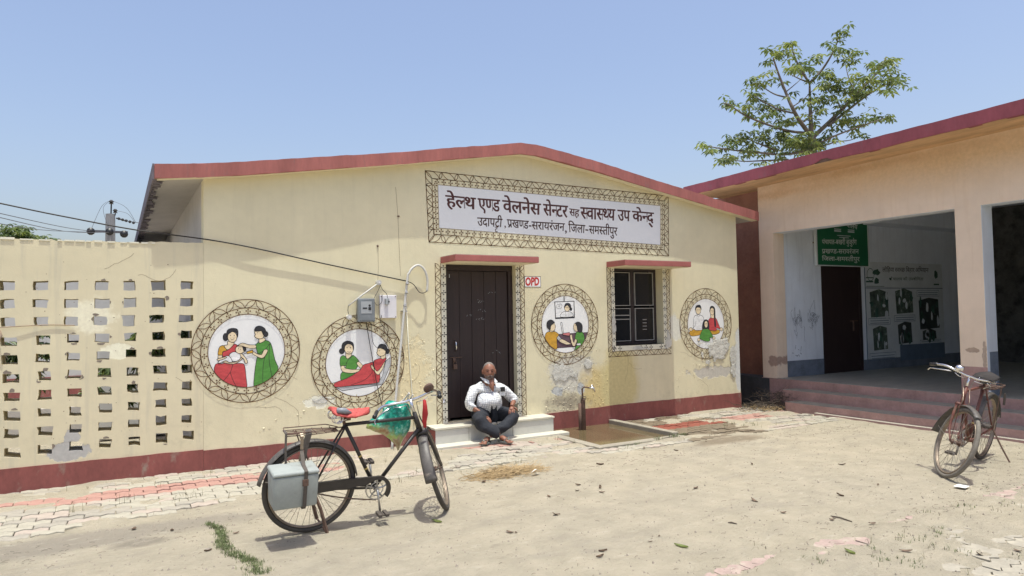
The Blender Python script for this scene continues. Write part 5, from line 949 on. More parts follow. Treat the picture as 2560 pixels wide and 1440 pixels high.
# keep the patches out of the openings by cutting them with the hole outline
def cut(poly, q):
    x0 = min(p[0] for p in q); x1 = max(p[0] for p in q); z0 = min(p[1] for p in q); z1 = max(p[1] for p in q)
    res = []
    def side(poly, f, inter):
        o = []
        for i in range(len(poly)):
            a, b = poly[i], poly[(i+1) % len(poly)]
            if f(a): o.append(a)
            if f(a) != f(b): o.append(inter(a, b))
        return o
    ix = lambda c: (lambda a, b: (c, a[1]+(b[1]-a[1])*(c-a[0])/(b[0]-a[0]))); iz = lambda c: (lambda a, b: (a[0]+(b[0]-a[0])*(c-a[1])/(b[1]-a[1]), c))
    res.append(side(poly, lambda p: p[0] < x0, ix(x0))); res.append(side(poly, lambda p: p[0] >= x1, ix(x1)))
    mid = side(side(poly, lambda p: p[0] >= x0, ix(x0)), lambda p: p[0] < x1, ix(x1))
    if len(mid) > 2: res.append(side(mid, lambda p: p[1] < z0, iz(z0))); res.append(side(mid, lambda p: p[1] >= z1, iz(z1)))
    return [r for r in res if len(r) > 2]
final = []
for (c_, r_, dx, dz), b_ in zip(sel, brk):
    pcs = [b_[0]]
    for rr in (r_-1, r_, r_+1):
        if 0 <= rr < 10:
            nx_ = []
            for p_ in pcs: nx_ += cut(p_, [(a, b) for a, b in holes[rr*7+c_]])
            pcs = nx_
    final += [[p_] for p_ in pcs]
flat(final, -.0015, 'broken_plaster', chips, bw)
cw = []
for c in ((-.1, 2.13, -.3, .35), (.2, 2.07, .05, .45), (.55, 1.0, -.8, .2)): cw += crack(*c, w=.0024)
for i in range(60):
    x, z = random.uniform(-1, .8), random.uniform(.3, 2.3); cw += [[blob(x, z, random.uniform(.002, .007), random.uniform(.002, .006), 6)]]
flat(cw, -.0012, 'wall_cracks', M['line'], bw)


# ---------------- yard behind the pierced wall
yb = thing('outhouse', 'whitewashed outbuilding with maroon base seen through the pierced wall', 'building')
oh = []
for k in range(-3, 8):
    for z in (1.15,):
        oh.append(rect(-1.95+k*.62, -1.74+k*.62, z, z+.15))
plate([(-4.5, -.1), (4.6, -.1), (4.6, 2.7), (-4.5, 2.7)], oh, 5.0, 5.2, 'whitewashed_wall', M['backwall'], yb)
mb = MB(); mb.box(-4.5, 4.6, 3.9, 4.98, -.14, .36); mb.build('platform', M['cement'], yb)
mb = MB(); mb.box(-4.5, 4.6, 4.985, 4.9995, .361, .74); mb.build('plinth_band', M['plinth'], yb)
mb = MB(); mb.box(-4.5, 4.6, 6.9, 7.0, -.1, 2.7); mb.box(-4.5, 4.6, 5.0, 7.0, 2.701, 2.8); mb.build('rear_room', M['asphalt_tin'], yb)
mb = MB(); mb.box(-.2, .82, 3.6, 3.75, -.1, 1.25); mb.build('low_side_wall', M['backwall'], yb)

# ================================================================== OFFICE BUILDING (right)
ob_ = thing('office_building', 'peach verandah building with dark rose roof edge on the right', 'building')
XF = 9.9; FL = 0.42
bo = [rect(-2.97, 0.03, FL, 2.935), rect(-7.2, -3.30, FL, 2.935)]
plate([(-9.0, FL-.001), (0.33, FL-.001), (0.33, 3.79), (-9.0, 3.79)], [[(a, b) for a, b in rect(-2.97, 0.03, FL+.0, 2.935)], rect(-7.2, -3.30, FL+.0, 2.935)], XF, XF+.27, 'verandah_front', M['peach'], ob_, axis='x') if False else None
mb = MB(); mb.box(XF, XF+.27, -9.0, 0.33, 2.935, 3.915); mb.build('verandah_beam', M['peach'], ob_)
for y0, y1 in ((0.03, 0.33), (-3.30, -2.97), (-6.6, -6.27)):
    mb = MB(); mb.box(XF, XF+.27, y0, y1, FL, 2.9345); p_ = mb.build('pillar', M['peach'], ob_)
    if y0 < 0:
        mb = MB(); mb.box(XF+.002, XF+.268, y0-.0025, y0+.001, FL+.02, 2.934); mb.build('pillar_side_limewash', M['bluewhite'], p_)
        mb = MB(); mb.box(XF+.06, XF+.266, y0-.0045, y0-.0026, FL, 1.0); mb.build('pillar_dado', M['blue_dado'], p_)
        mb = MB(); mb.box(XF-.004, XF-.0005, y0+.001, y1-.001, FL, 0.80); mb.build('pillar_base_paint', M['riser'], p_)
mb = MB(); mb.box(XF+.001, XF+.269, -2.969, .029, 2.9325, 2.9349); mb.box(XF+.001, XF+.269, -6.269, -3.301, 2.9325, 2.9349); mb.build('beam_underside', M['bluewhite'], ob_)
# recessed shaded wall beyond the end pillar
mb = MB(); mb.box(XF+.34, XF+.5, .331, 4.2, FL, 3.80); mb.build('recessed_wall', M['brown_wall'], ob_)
# plinth, steps
mb = MB(); mb.box(XF, 17.5, -9.0, 0.36, -.1, FL-.003); mb.build('plinth', M['riser'], ob_)
mb = MB(); mb.box(XF+.006, 17.5, .361, 4.2, -.1, FL); mb.box(XF-.004, XF+.005, .2, 4.2, -.1, FL-.01); mb.build('rear_plinth', M['shadebase'], ob_)
mb = MB(); mb.box(XF+.001, 17.5, -8.99, .059, FL-.0028, FL+.0015); mb.build('verandah_floor', M['floor'], ob_)
def stair(x0, x1, z0, z1, ya, yb_, mt, name='step'):
    n = 60; vs_ = []; fs = []
    for i in range(n+1):
        y = yb_+(ya-yb_)*i/n; j = float(fbm(np.array([y*3]), np.array([x0]), 81, 3)[0]-.5)*.022
        vs_ += [(x0+j, y, z0), (x0+j*1.2, y, z1-.004), (x0+j*1.2+.006, y, z1+j*.2), (x1, y, z1)]
    for i in range(n):
        a = i*4; b = a+4; fs += [(a, b, b+1, a+1), (a+1, b+1, b+2, a+2), (a+2, b+2, b+3, a+3)]
    fs += [(0, 1, 2, 3, ), (n*4, n*4+3, n*4+2, n*4+1)]
    mb = MB(); mb.add(vs_, fs); mb.m = [0]*n*3+[0, 0]
    mb.m = [0 if (k < 3*n and k % 3 == 0) else 1 for k in range(3*n)]+[0, 0]
    return mb.build(name, [M['riser'], mt], ob_)
stair(9.58, 9.899, -.1, .285, -9.0, -.33, M['tread'])
stair(9.27, 9.579, -.1, .135, -9.0, -.62, M['tread'])
stair(9.20, 9.269, -.1, .03, -9.0, -1.2, M['kerbtop'], 'kerb')
# roof
mb = MB(); mb.box(9.27, 17.5, -9.5, 1.46, 3.80, 3.945); mb.build('roof_slab', M['peach_soffit'], ob_)
n = 120; vs_ = []; fs = []
for i in range(n+1):
    y = 1.50-11.0*i/n; e = float(fbm(np.array([y*2.2]), np.array([.2]), 91, 4)[0]-.5)
    zb = 3.782+e*.03; zt = 3.955+float(fbm(np.array([y*5]), np.array([.7]), 93, 3)[0]-.5)*.02
    if -1.62 < y < -1.32: zb += .055*max(0, 1-((y+1.47)/.15)**2)
    vs_ += [(9.25, y, zb), (9.25, y, zt), (9.33, y, zt), (9.33, y, zb)]
for i in range(n):
    a = i*4; b = a+4; fs += [(a, a+1, b+1, b), (a+1, a+2, b+2, b+1), (a, b, b+3, a+3)]
fs += [(0, 3, 2, 1), (n*4, n*4+1, n*4+2, n*4+3)]
mb = MB(); mb.add(vs_, fs); fb = mb.build('fascia', M['fascia_b'], ob_)
mb = MB(); mb.box(9.262, 9.32, -1.63, -1.31, 3.79, 3.86); mb.build('broken_edge', M['rust'], fb)
mb = MB(); mb.box(9.28, 9.899, -9.2, 1.4, 3.778, 3.7995); mb.build('soffit', M['peach_soffit'], ob_)
for o_ in list(ob_.children):
    if o_.name.split('.')[0] in ('roof_slab', 'soffit', 'fascia'):
        for o2 in [o_]+list(o_.children):
            for v in o2.data.vertices: v.co.z += .018*(1-v.co.y)-.015      # the roof climbs gently towards the yard
# verandah interior
mb = MB(); mb.box(XF+.271, 11.195, .06, .2, FL, 3.7); mb.box(12.375, 17.3, .06, .2, FL, 3.7); mb.box(11.1951, 12.3749, .0605, .1995, 2.40, 3.699); ew = mb.build('end_wall', M['bluewhite'], ob_)
mb = MB(); mb.box(XF+.271, 11.19, .052, .0597, FL, .70); mb.box(12.38, 17.2, .052, .0597, FL, .62); mb.build('dado', M['blue_dado'], ew)
mb = MB(); mb.box(11.199, 12.371, .075, .12, FL+.002, 2.398); dB = mb.build('door', M['door'], ob_)
mb = MB(); mb.box(12.02, 12.25, .066, .0745, 1.36, 1.375); mb.box(12.1, 12.13, .062, .0745, 1.18, 1.36); mb.build('door_bolt', M['rust'], dB)
for a_, b_ in ((11.2, 11.27), (12.30, 12.37)):
    mb = MB(); mb.box(a_, b_, .055, .0745, FL+.002, 2.398); mb.build('door_jamb', M['door'], dB)
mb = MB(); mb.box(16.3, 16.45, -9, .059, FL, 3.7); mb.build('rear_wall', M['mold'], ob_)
mb = MB(); mb.box(XF+.271, 17.3, -9.0, .3, 3.70, 3.77); mb.build('ceiling', M['bluewhite'], ob_)
mb = MB(); mb.box(12.4, 16.29, -.35, .059, 3.2, 3.699); mb.build('ceiling_beam', M['bluewhite'], ob_)
mb = MB(); mb.box(10.171, 16.29, -3.22, -3.05, FL, 3.698); mb.build('cross_partition', M['mold'], ob_) if False else None
mb = MB(); mb.box(10.171, 16.29, -6.6, -6.45, FL, 3.698); mb.build('far_partition', M['bluewhite'], ob_)
# pencil scribbles on the limewash
sc = []
for i in range(26):
    x = 10.35+random.uniform(0, .65); z = 1.35+random.uniform(-.05, .3); p = [(x, z)]
    for k in range(5): x += random.gauss(.01, .03); z += random.gauss(0, .07); p.append((x, z))
    sc += stroke([tuple(v) for v in spline(p, False)], .005)
for i in range(9):
    x = 10.35+random.uniform(0, .22); z = .82+random.uniform(-.04, .1); sc += stroke([(x, z), (x+random.gauss(0, .04), z+random.gauss(0, .04))], .008)
def shift(o, dy): 
    for v in o.data.vertices: v.co.y += dy
s_ = flat(sc, .0575, 'wall_scribbles', M['blue_dado'], ew)
# ---------------- green signboard and poster, in the plane of the end wall
gs = thing('green_signboard', 'green enamel signboard with white Hindi lettering above the verandah door', 'signboard')
mb = MB(); mb.box(11.02, 12.52, -.012, .025, 2.405, 3.42); brd = mb.build('board', M['signgreen'], gs)
mb = MB(); mb.box(10.985, 11.018, -.02, .03, 2.395, 3.43); mb.box(12.522, 12.55, -.02, .03, 2.395, 3.43); mb.box(11.019, 12.521, -.02, .03, 2.388, 2.404); mb.build('board_frame', M['posterbg'], gs)
for x_ in (11.0, 12.53):
    mb = MB(); mb.box(x_-.01, x_+.01, .026, .0585, 2.8, 2.82); mb.build('bracket', M['rust'], gs)
g_ = flat(text_polys(GREEN_WORDS), -.0135, 'lettering', M['signwhite'], gs)
em = []
for cx_, wd in ((11.62, .2), (12.02, .2)):
    em += [[rect(cx_-wd/2, cx_+wd/2, 3.03, 3.055)], [rect(cx_-wd/2, cx_+wd/2, 3.07, 3.085)]]
em += [[rect(11.6, 12.0, 2.955, 2.968)], [rect(11.66, 11.95, 2.92, 2.932)]]
flat(em, -.0132, 'faded_small_print', M['posterbg'], gs)
po = thing('wall_poster', 'large faded cleanliness poster with small pictures, right of the verandah door', 'poster')
mb = MB(); mb.box(12.47, 15.15, .0535, .0585, .52, 2.50); mb.build('poster_sheet', M['posterbg'], po)
mb = MB(); mb.box(12.475, 12.50, .0510, .0534, .53, 2.49); mb.box(12.51, 15.145, .0512, .0534, 1.985, 2.0); mb.build('poster_edge', M['posterblue'], po)
mb = MB(); mb.box(13.55, 15.14, .0514, .0534, .55, .86); mb.build('poster_footer', M['posterblue'], po)
flat(text_polys([(s_, q) for s_, q in POSTER_WORDS[:1]]), .0505, 'poster_heading', M['ink'], po)
flat(text_polys(POSTER_WORDS[1:]), .0505, 'poster_subheading', M['posterink'], po)
for i, (a, b, c, d, k) in enumerate(((12.62, 13.22, 1.42, 1.95, 'posterart'), (13.45, 14.05, 1.48, 1.97, 'posterart'), (14.25, 14.98, 1.15, 1.78, 'posterart2'), (14.35, 14.85, .93, 1.149, 'posterart2'), (12.68, 13.15, .78, 1.24, 'posterart'), (13.5, 13.98, .88, 1.3, 'posterart2'))):
    flat([[[(a+.03*random.random(), c), (b, c+.02), (b-.02, d-.05*random.random()), ((a+b)/2, d+.02), (a, d-.04)]]], .0508, 'poster_picture', M[k], po)
    pc_ = []
    for _ in range(9):
        u_, v_ = random.uniform(a+.05, b-.05), random.uniform(c+.04, d-.06); w_, h_ = random.uniform(.02, .07), random.uniform(.04, .13); pc_ += [[blob(u_, v_, w_, h_, 7)]]
    flat(pc_[:5], .0505, 'poster_figures', M['posterink'], po)['kind'] = 'stuff'; flat(pc_[5:], .0503, 'poster_figures', M['posterbg'], po)['kind'] = 'stuff'
bx = []
for a, b, c, d in ((12.56, 13.25, 1.28, 1.40), (13.4, 14.1, 1.33, 1.45), (14.2, 15.0, 1.83, 1.95), (12.56, 13.4, .60, .73), (14.25, 15.0, .82, .93)):
    bx += stroke(rect(a, b, c, d), .008, True)
    for z in (c+.03, c+.075): bx += stroke([(a+.05, z), (b-.05, z)], .012)
flat(bx, .0506, 'poster_captions', M['posterblue'], po)
lg = stroke([(12.55+.11*math.cos(t*.4)+.12, 2.25+.12*math.sin(t*.4)) for t in range(16)], .012, True)+[[blob(12.85, 2.12, .09, .07)], [blob(12.86, 2.3, .12, .07)], [blob(14.92, 2.28, .08, .09)], [rect(14.82, 15.02, 2.06, 2.09)], [rect(12.52, 12.75, 2.1, 2.13)], [rect(12.52, 12.75, 2.18, 2.2)], [rect(12.52, 13.1, 2.02, 2.03)]]
flat(lg, .0506, 'poster_emblems', M['posterink'], po)
# ================================================================== FITTINGS ON THE FRONT WALL
mt = thing('electric_meter', 'smoky grey electric meter box fixed on the cream wall above the second medallion', 'electric meter')
mb = MB(); mb.box(2.49, 2.70, -.085, -.012, 1.54, 1.82, bev=.012); mb.build('meter_case', M['meter_case'], mt)
mb = MB(); mb.box(2.525, 2.655, -.0885, -.086, 1.64, 1.785); mb.build('meter_label', M['meter_face'], mt)
mb = MB(); mb.box(2.545, 2.60, -.0905, -.0887, 1.695, 1.712); mb.box(2.615, 2.648, -.0915, -.0887, 1.68, 1.715); mb.ball((2.63, -.09, 1.735), .014, 8, 6, (1, .3, 1)); mb.build('meter_display', M['blackplastic'], mt)
mb = MB(); mb.box(2.51, 2.68, -.088, -.0853, 1.56, 1.625); mb.build('terminal_cover', M['meter_case'], mt)
mb = MB(); mb.box(2.53, 2.66, -.012, -.0005, 1.58, 1.78); mb.build('meter_mount', M['blackplastic'], mt)
bd = thing('switch_board', 'white square backing board with a small breaker beside the grey meter', 'switch board')
mb = MB(); mb.box(2.775, 2.985, -.045, -.0005, 1.58, 1.86, bev=.006); mb.build('backing_board', M['board'], bd)
mb = MB(); mb.box(2.83, 2.875, -.095, -.0455, 1.745, 1.82, bev=.004); mb.build('breaker', M['meter_face'], bd)
mb = MB(); mb.box(2.862, 2.874, -.108, -.0955, 1.77, 1.79); mb.build('breaker_lever', M['blackplastic'], bd)
for x, z in ((2.79, 1.845), (2.97, 1.845), (2.79, 1.595), (2.97, 1.595)):
    mb = MB(); mb.ball((x, -.047, z), .006, 6, 4); mb.build('screw', M['rust'], bd)
cd = thing('conduit', 'slanting white conduit pipe joining two round junction boxes left of the meter', 'conduit')
mb = MB(); mb.tube([(2.755, -.05, 2.005), (2.55, -.05, 1.86), (2.385, -.05, 1.735)], .009, 8); mb.build('conduit_pipe', M['pipe_white'], cd, True)
for c in ((2.762, 2.012), (2.395, 1.60)):
    mb = MB(); mb.cyl((c[0], -.062, c[1]), (c[0], -.0008, c[1]), .030, n=14); o = mb.build('junction_box', M['pipe_white'], cd)
    mb = MB(); mb.cyl((c[0], -.0655, c[1]), (c[0], -.0625, c[1]), .012, n=8); mb.build('box_cap', M['board'], o)
mb = MB(); mb.tube([(2.385, -.045, 1.735), (2.38, -.04, 1.68), (2.39, -.04, 1.63)], .0035, 5); mb.tube([(2.42, -.03, 1.60), (2.46, -.02, 1.605), (2.50, -.02, 1.60)], .0045, 5)
mb.build('flex', M['cable'], cd)
def cable(name, label, pts, r, m='cable', cat='cable', n=6, sp=True, group=None, sub=4):
    q = [tuple(v) for v in spline(pts, False, sub)] if sp and len(pts) > 2 else pts
    mb = MB(); mb.tube(q, r, n); return tag(mb.build(name, M[m], None, True), label, cat, group)
cable('cable', 'looped black cable between the upper junction box and the breaker', [(2.77, -.05, 2.0), (2.80, -.06, 1.93), (2.845, -.09, 1.87), (2.85, -.09, 1.82)], .0035)
cable('cable', 'thin black cable ring hanging right of the meter top', [(2.78, -.05, 1.99), (2.74, -.06, 1.90), (2.70, -.05, 1.82), (2.73, -.05, 1.74), (2.79, -.05, 1.77), (2.80, -.05, 1.87)], .003)
cable('cable', 'thin dark cable dropping from the meter across the second medallion to the ground', [(2.60, -.04, 1.54), (2.66, -.03, 1.2), (2.74, -.025, .75), (2.84, -.02, .35), (2.90, -.03, .03)], .0045)
cable('cable', 'dark cable curving below the white switch board', [(2.79, -.05, 1.62), (2.78, -.05, 1.52), (2.86, -.05, 1.42), (2.86, -.04, 1.30), (2.76, -.04, 1.22), (2.68, -.04, 1.30), (2.66, -.05, 1.52)], .003)
mast = thing('conduit_mast', 'tall white pipe with hooked top leaning on the wall beside the switch board', 'pipe')
pts = [(2.86, -.16, -.02), (2.93, -.13, .62), (3.04, -.09, 1.45), (3.12, -.06, 2.04), (3.145, -.06, 2.13), (3.185, -.06, 2.19), (3.26, -.06, 2.232), (3.33, -.06, 2.20), (3.375, -.06, 2.12), (3.39, -.06, 2.02), (3.38, -.06, 1.905)]
mb = MB(); mb.tube([tuple(v) for v in spline(pts, False, 4)], .015, 10); mb.build('mast_pipe', M['pipe_white'], mast, True)
mb = MB()
for z_, x_ in ((1.72, 3.078), (1.99, 3.112), (1.88, 3.10)): mb.tube([(x_-.002, -.085, z_), (x_+.001, -.075, z_+.02)], .019, 8)
mb.box(3.05, 3.11, -.085, -.001, 1.655, 1.668); mb.build('pipe_clamp', M['steel'], mast)['kind'] = 'stuff'
mb = MB(); mb.tube([tuple(v) for v in spline([(3.12, -.07, 2.03), (3.2, -.07, 1.99), (3.27, -.07, 1.90), (3.33, -.07, 1.885), (3.38, -.06, 1.91)], False, 4)], .005, 6); mb.build('entry_cable', M['cable'], mast, True)
sp_ = MB(); sp_.tube([(3.12, -.008, 1.80), (3.15, -.008, 1.2), (3.19, -.008, .6), (3.21, -.012, .25)], .008, 6); tag(sp_.build('shadow_line_strip', M['strip'], None, True), 'slim cream strip added for a shadow-like line on the wall, running down right of the white mast', 'conduit')  # strip added to stand in for a shadow-like line down the wall
# service wire from the mast up to the left
pts = [(3.14, -.035, 2.03), (2.126, -.035, 2.224), (1.35, -.04, 2.381), (.851, -.03, 2.462), (.18, -.02, 2.535), (-.39, -.018, 2.63), (-.96, -.018, 2.738), (-3.0, -.02, 3.15), (-9.0, .3, 4.7)]
sw = cable('service_wire', 'thick black service wire slanting down across the facade to the white mast', pts, .0075, 'cable', 'power line')
# standpipe tap in the basin
tp = thing('standpipe', 'rusty standpipe tap lashed to a post, standing in the muddy basin', 'water tap')
mb = MB(); mb.tube([(5.60, -.25, -.1), (5.595, -.25, .40), (5.59, -.25, .42)], [.036, .033, .030], 10); mb.tube([(5.55, -.24, -.1), (5.548, -.24, .36)], .022, 8); mb.build('post', M['rust'], tp, True)
mb = MB(); mb.tube([(5.585, -.26, .38), (5.58, -.26, .56), (5.60, -.28, .585), (5.66, -.33, .575)], .012, 8); mb.build('riser_pipe', M['rust'], tp, True)
mb = MB(); mb.tube([(5.65, -.33, .575), (5.70, -.36, .57), (5.715, -.37, .52)], [.017, .015, .010], 8); mb.box(5.672, 5.70, -.355, -.335, .58, .612); mb.build('tap', M['chrome'], tp, True)
mb = MB(); mb.tube([(5.60+.04*math.cos(t), -.255+.04*math.sin(t), .40+.01*t/3) for t in np.linspace(0, 18, 40)], .003, 4); mb.build('lashing', M['strap'], tp)
# washing basin: kerbs and muddy water
bs = thing('tap_basin', 'shallow concrete-edged basin of muddy water under the tap', 'basin')
mb = MB(); mb.box(6.205, 6.30, -1.36, -.02, -.12, .055, bev=.01); mb.build('basin_kerb', M['curb'], bs)
mb = MB(); mb.box(4.93, 6.30, -1.49, -1.365, -.12, .022, bev=.01); mb.build('basin_kerb', M['curb'], bs)
mb = MB(); mb.box(4.92, 5.05, -1.36, -.47, -.12, .02, bev=.01); mb.build('basin_kerb', M['curb'], bs)
wt = MB(); wt.add([(5.03, -1.39, -.004), (6.21, -1.39, -.004), (6.21, -.011, -.004), (5.03, -.011, -.004)], [(0, 1, 2, 3)]); tag(wt.build('water', M['water']), kind='structure')

# ================================================================== POWER POLE AND LINES
pp = thing('power_pole', 'concrete power pole with insulators on a cross arm behind the wall', 'utility pole', (0, 0, 0))
PX, PY = -.2, 24.2
mb = MB(); mb.tube([(PX, PY, -.2), (PX, PY, 5.95)], [.22, .17], 4); mb.build('pole', M['pole'], pp)
mb = MB(); mb.box(PX-.75, PX+.62, PY-.2, PY-.12, 5.16, 5.25); mb.build('cross_arm', M['wire'], pp)
for dx, z in ((-.66, 5.14), (.48, 5.08), (-.02, 5.15)):
    mb = MB(); mb.tube([(PX+dx, PY-.75, z), (PX+dx, PY-.6, z), (PX+dx, PY-.5, z), (PX+dx, PY-.3, z)], [.14, .15, .08, .04], 10); mb.build('disc_insulator', M['blackplastic'], pp, True)
mb = MB(); mb.tube([(PX+.02, PY, 5.9), (PX+.03, PY, 6.35)], .03, 6); mb.tube([(PX+.03, PY, 6.36), (PX+.03, PY, 6.40), (PX+.03, PY, 6.45), (PX+.03, PY, 6.52)], [.10, .05, .10, .04], 8); mb.build('pin_insulator', M['blackplastic'], pp)
mb = MB(); mb.tube([(PX+.17, PY, 5.9), (PX+.17, PY, 6.0)], .02, 5); mb.tube([(PX+.17, PY, 6.0), (PX+.17, PY, 6.05), (PX+.17, PY, 6.1), (PX+.17, PY, 6.16)], [.09, .05, .09, .04], 8); mb.build('pin_insulator', M['blackplastic'], pp)
mb = MB(); mb.tube([(PX+.2, PY-.1, 5.78), (PX+.55, PY-.1, 5.68)], .035, 6)
for i in range(5): mb.ball((PX+.3+i*.13, PY-.1, 5.76-i*.035), .06, 7, 5)
mb.build('strain_insulator', M['blackplastic'], pp)
mb = MB(); mb.tube([(PX+.02, PY-.05, 4.9), (PX-.35, PY-.05, 0)], .025, 5); mb.tube([(PX+.05, PY-.05, 4.9), (PX-.2, PY-.05, 0)], .02, 5); mb.build('stay', M['wire'], pp)
mb = MB()
for a, m_, b in (((PX-.66, PY-.5, 5.2), (PX-.3, PY-.3, 6.2), (PX+.03, PY, 6.5)), ((PX-.02, PY-.5, 5.2), (PX-.25, PY-.3, 6.1), (PX+.03, PY, 6.5)), ((PX+.17, PY, 6.1), (PX+.6, PY, 6.0), (PX+.85, PY-.05, 5.68)), ((PX+.03, PY, 6.5), (PX+.55, PY, 6.25), (PX+.9, PY, 5.66))):
    mb.tube([tuple(v) for v in spline([a, m_, b], False, 6)], .007, 4)
mb.build('jumper_wires', M['wire'], pp)
gl = 'overhead line wires running left from the pole'
cable('line_wire', 'thin overhead wire, highest of those running left from the pole', [(PX-.66, PY-.7, 5.14), (-1.6, 19, 4.75), (-2.9, 12.5, 4.36), (-4.5, 6, 4.1)], .011, 'wire', 'power line', group=gl)
cable('line_wire', 'thin overhead wire, middle one running left from the pole', [(PX-.02, PY-.7, 5.12), (-1.5, 19, 4.6), (-2.9, 12.5, 4.26), (-4.6, 6, 4.0)], .011, 'wire', 'power line', group=gl)
cable('line_wire', 'thin overhead wire, lowest of those running left from the pole', [(PX-.72, PY-.7, 5.10), (-2.2, 19, 4.62), (-3.3, 14, 4.30), (-5.5, 6, 3.9)], .011, 'wire', 'power line', group=gl)
cable('line_wire', 'overhead wire leaving the pole to the right behind the roof', [(PX+.55, PY-.1, 5.68), (4, PY, 5.4), (12, PY, 5.6)], .014, 'wire', 'power line', group=gl)

# ================================================================== PERSON
def skinned(nodes, edges, sub=2):
    """nodes: {name: ((x,y,z), rx, ry)}; grows one closed surface over the skeleton"""
    names = list(nodes); me = bpy.data.meshes.new('skin'); me.from_pydata([nodes[n][0] for n in names], [(names.index(a), names.index(b)) for a, b in edges], [])
    o = bpy.data.objects.new('skin', me); COL.objects.link(o)
    md = o.modifiers.new('s', 'SKIN'); md.use_smooth_shade = True; md.branch_smoothing = 0.6
    if not me.skin_vertices:
        bm = bmesh.new(); bm.from_mesh(me); bm.verts.layers.skin.verify(); bm.to_mesh(me); bm.free()
    sv = me.skin_vertices[0].data
    for i, n in enumerate(names):
        r = nodes[n][1]; r2 = nodes[n][2] if len(nodes[n]) > 2 else r; sv[i].radius = (r, r2); sv[i].use_root = (i == 0)
    s2 = o.modifiers.new('u', 'SUBSURF'); s2.levels = sub; s2.render_levels = sub
    dg = bpy.context.evaluated_depsgraph_get(); ev = o.evaluated_get(dg); m2 = bpy.data.meshes.new_from_object(ev)
    vs_ = [v.co[:] for v in m2.vertices]; fs = [tuple(p.vertices) for p in m2.polygons]
    bpy.data.objects.remove(o); bpy.data.meshes.remove(me); bpy.data.meshes.remove(m2); return vs_, fs
def wrinkle(vs_, amp, sc, seed=0, dirv=None):
    from mathutils import noise
    out = []
    for v in vs_:
        p = Vector(v); n = noise.noise_vector(p*sc+Vector((seed, seed, 0))); out.append((p+n*amp)[:])
    return out
man = thing('person', 'heavy-set man in white checked shirt and dark trousers sitting cross-ankled on the doorstep', 'person', (0, 0, 0))
HX, HY = 4.185, -.17
N_ = {'pelvis': ((4.185, -.09, .335), .125, .11), 'belly': ((4.185, -.13, .475), .150, .128), 'chest': ((4.19, -.09, .62), .152, .105), 'upper': ((4.19, -.075, .675), .095, .075), 'neck': ((4.19, -.095, .765), .058, .06), 'jaw': ((4.19, -.12, .81), .056, .058),
      'shr': ((4.02, -.08, .655), .048), 'elr': ((3.905, -.13, .46), .040), 'wrr': ((4.00, -.33, .355), .026),
      'shl': ((4.375, -.08, .645), .048), 'ell': ((4.545, -.15, .485), .043), 'wrl': ((4.42, -.31, .425), .026),
      'hir': ((4.09, -.14, .325), .065), 'tr': ((3.985, -.29, .315), .055), 'knr': ((3.89, -.42, .28), .05), 'mr': ((4.00, -.485, .195), .042), 'anr': ((4.13, -.53, .105), .038),
      'hil': ((4.28, -.14, .325), .065), 'tl': ((4.37, -.28, .325), .055), 'knl': ((4.42, -.40, .29), .05), 'ml': ((4.25, -.445, .20), .042), 'anl': ((4.02, -.46, .10), .038)}
E_ = [('pelvis', 'belly'), ('belly', 'chest'), ('chest', 'upper'), ('upper', 'neck'), ('neck', 'jaw'), ('upper', 'shr'), ('shr', 'elr'), ('elr', 'wrr'), ('upper', 'shl'), ('shl', 'ell'), ('ell', 'wrl'), ('pelvis', 'hir'), ('hir', 'tr'), ('tr', 'knr'), ('knr', 'mr'), ('mr', 'anr'), ('pelvis', 'hil'), ('hil', 'tl'), ('tl', 'knl'), ('knl', 'ml'), ('ml', 'anl')]
body = MB(); body.add(*skinned(N_, E_))
def head(mb, c, s=1.0, yaw=0.0, pitch=0.0):
    """head facing -Y: cranium, brow, eye hollows, nose, lips, chin, ears"""
    nu, nv = 40, 34; vs_ = []; fs = []
    R = Matrix.Rotation(yaw, 3, 'Z') @ Matrix.Rotation(pitch, 3, 'X')
    for i in range(nv+1):
        th = PI*i/nv
        for j in range(nu):
            ph = 2*PI*j/nu; x = math.sin(th)*math.sin(ph); y = -math.sin(th)*math.cos(ph); z = math.cos(th)
            fx, fz = x, z; front = max(0, -y)
            w = 0.083*(1-0.20*max(0, -z-.15)**1.0-0.04*max(0, z)); px_, py_, pz_ = x*w, y*0.097, z*0.114
            py_ *= (1-0.10*max(0, -z)); 
            g = lambda a, b, sa, sb: math.exp(-((fx-a)/sa)**2-((fz-b)/sb)**2)*(front > 0)
            py_ -= 0.026*g(0, -.16, .13, .20)+.012*g(0, -.30, .19, .10)          # nose
            py_ += 0.013*(g(.40, .05, .20, .12)+g(-.40, .05, .20, .12))          # eye hollows
            py_ -= 0.007*(g(.38, .22, .26, .08)+g(-.38, .22, .26, .08))          # brows
            py_ -= 0.006*(g(.42, .035, .12, .05)+g(-.42, .035, .12, .05))        # eyelids
            py_ -= 0.007*(g(0, -.47, .24, .05)+g(0, -.57, .20, .05)); py_ += .006*g(0, -.52, .24, .022)   # lips
            py_ -= 0.010*g(0, -.80, .26, .14)                                     # chin
            py_ -= 0.006*(g(.52, -.28, .2, .2)+g(-.52, -.28, .2, .2))             # cheeks
            vs_.append((Vector(c)+R @ Vector((px_, py_, pz_))*s)[:])
    for i in range(nv):
        for j in range(nu): fs.append((i*nu+j, (i+1)*nu+j, (i+1)*nu+(j+1) % nu, i*nu+(j+1) % nu))
    mb.add(vs_, fs)
    for sgn in (-1, 1):
        e = Vector(c)+R @ Vector((sgn*.084, .008, -.012))*s; mb.ball(e, .026*s, 8, 8, (.38, .62, 1.25))
HC = (4.185, -.145, .885); HYAW = -0.36
head(body, HC, .98, HYAW, .05)
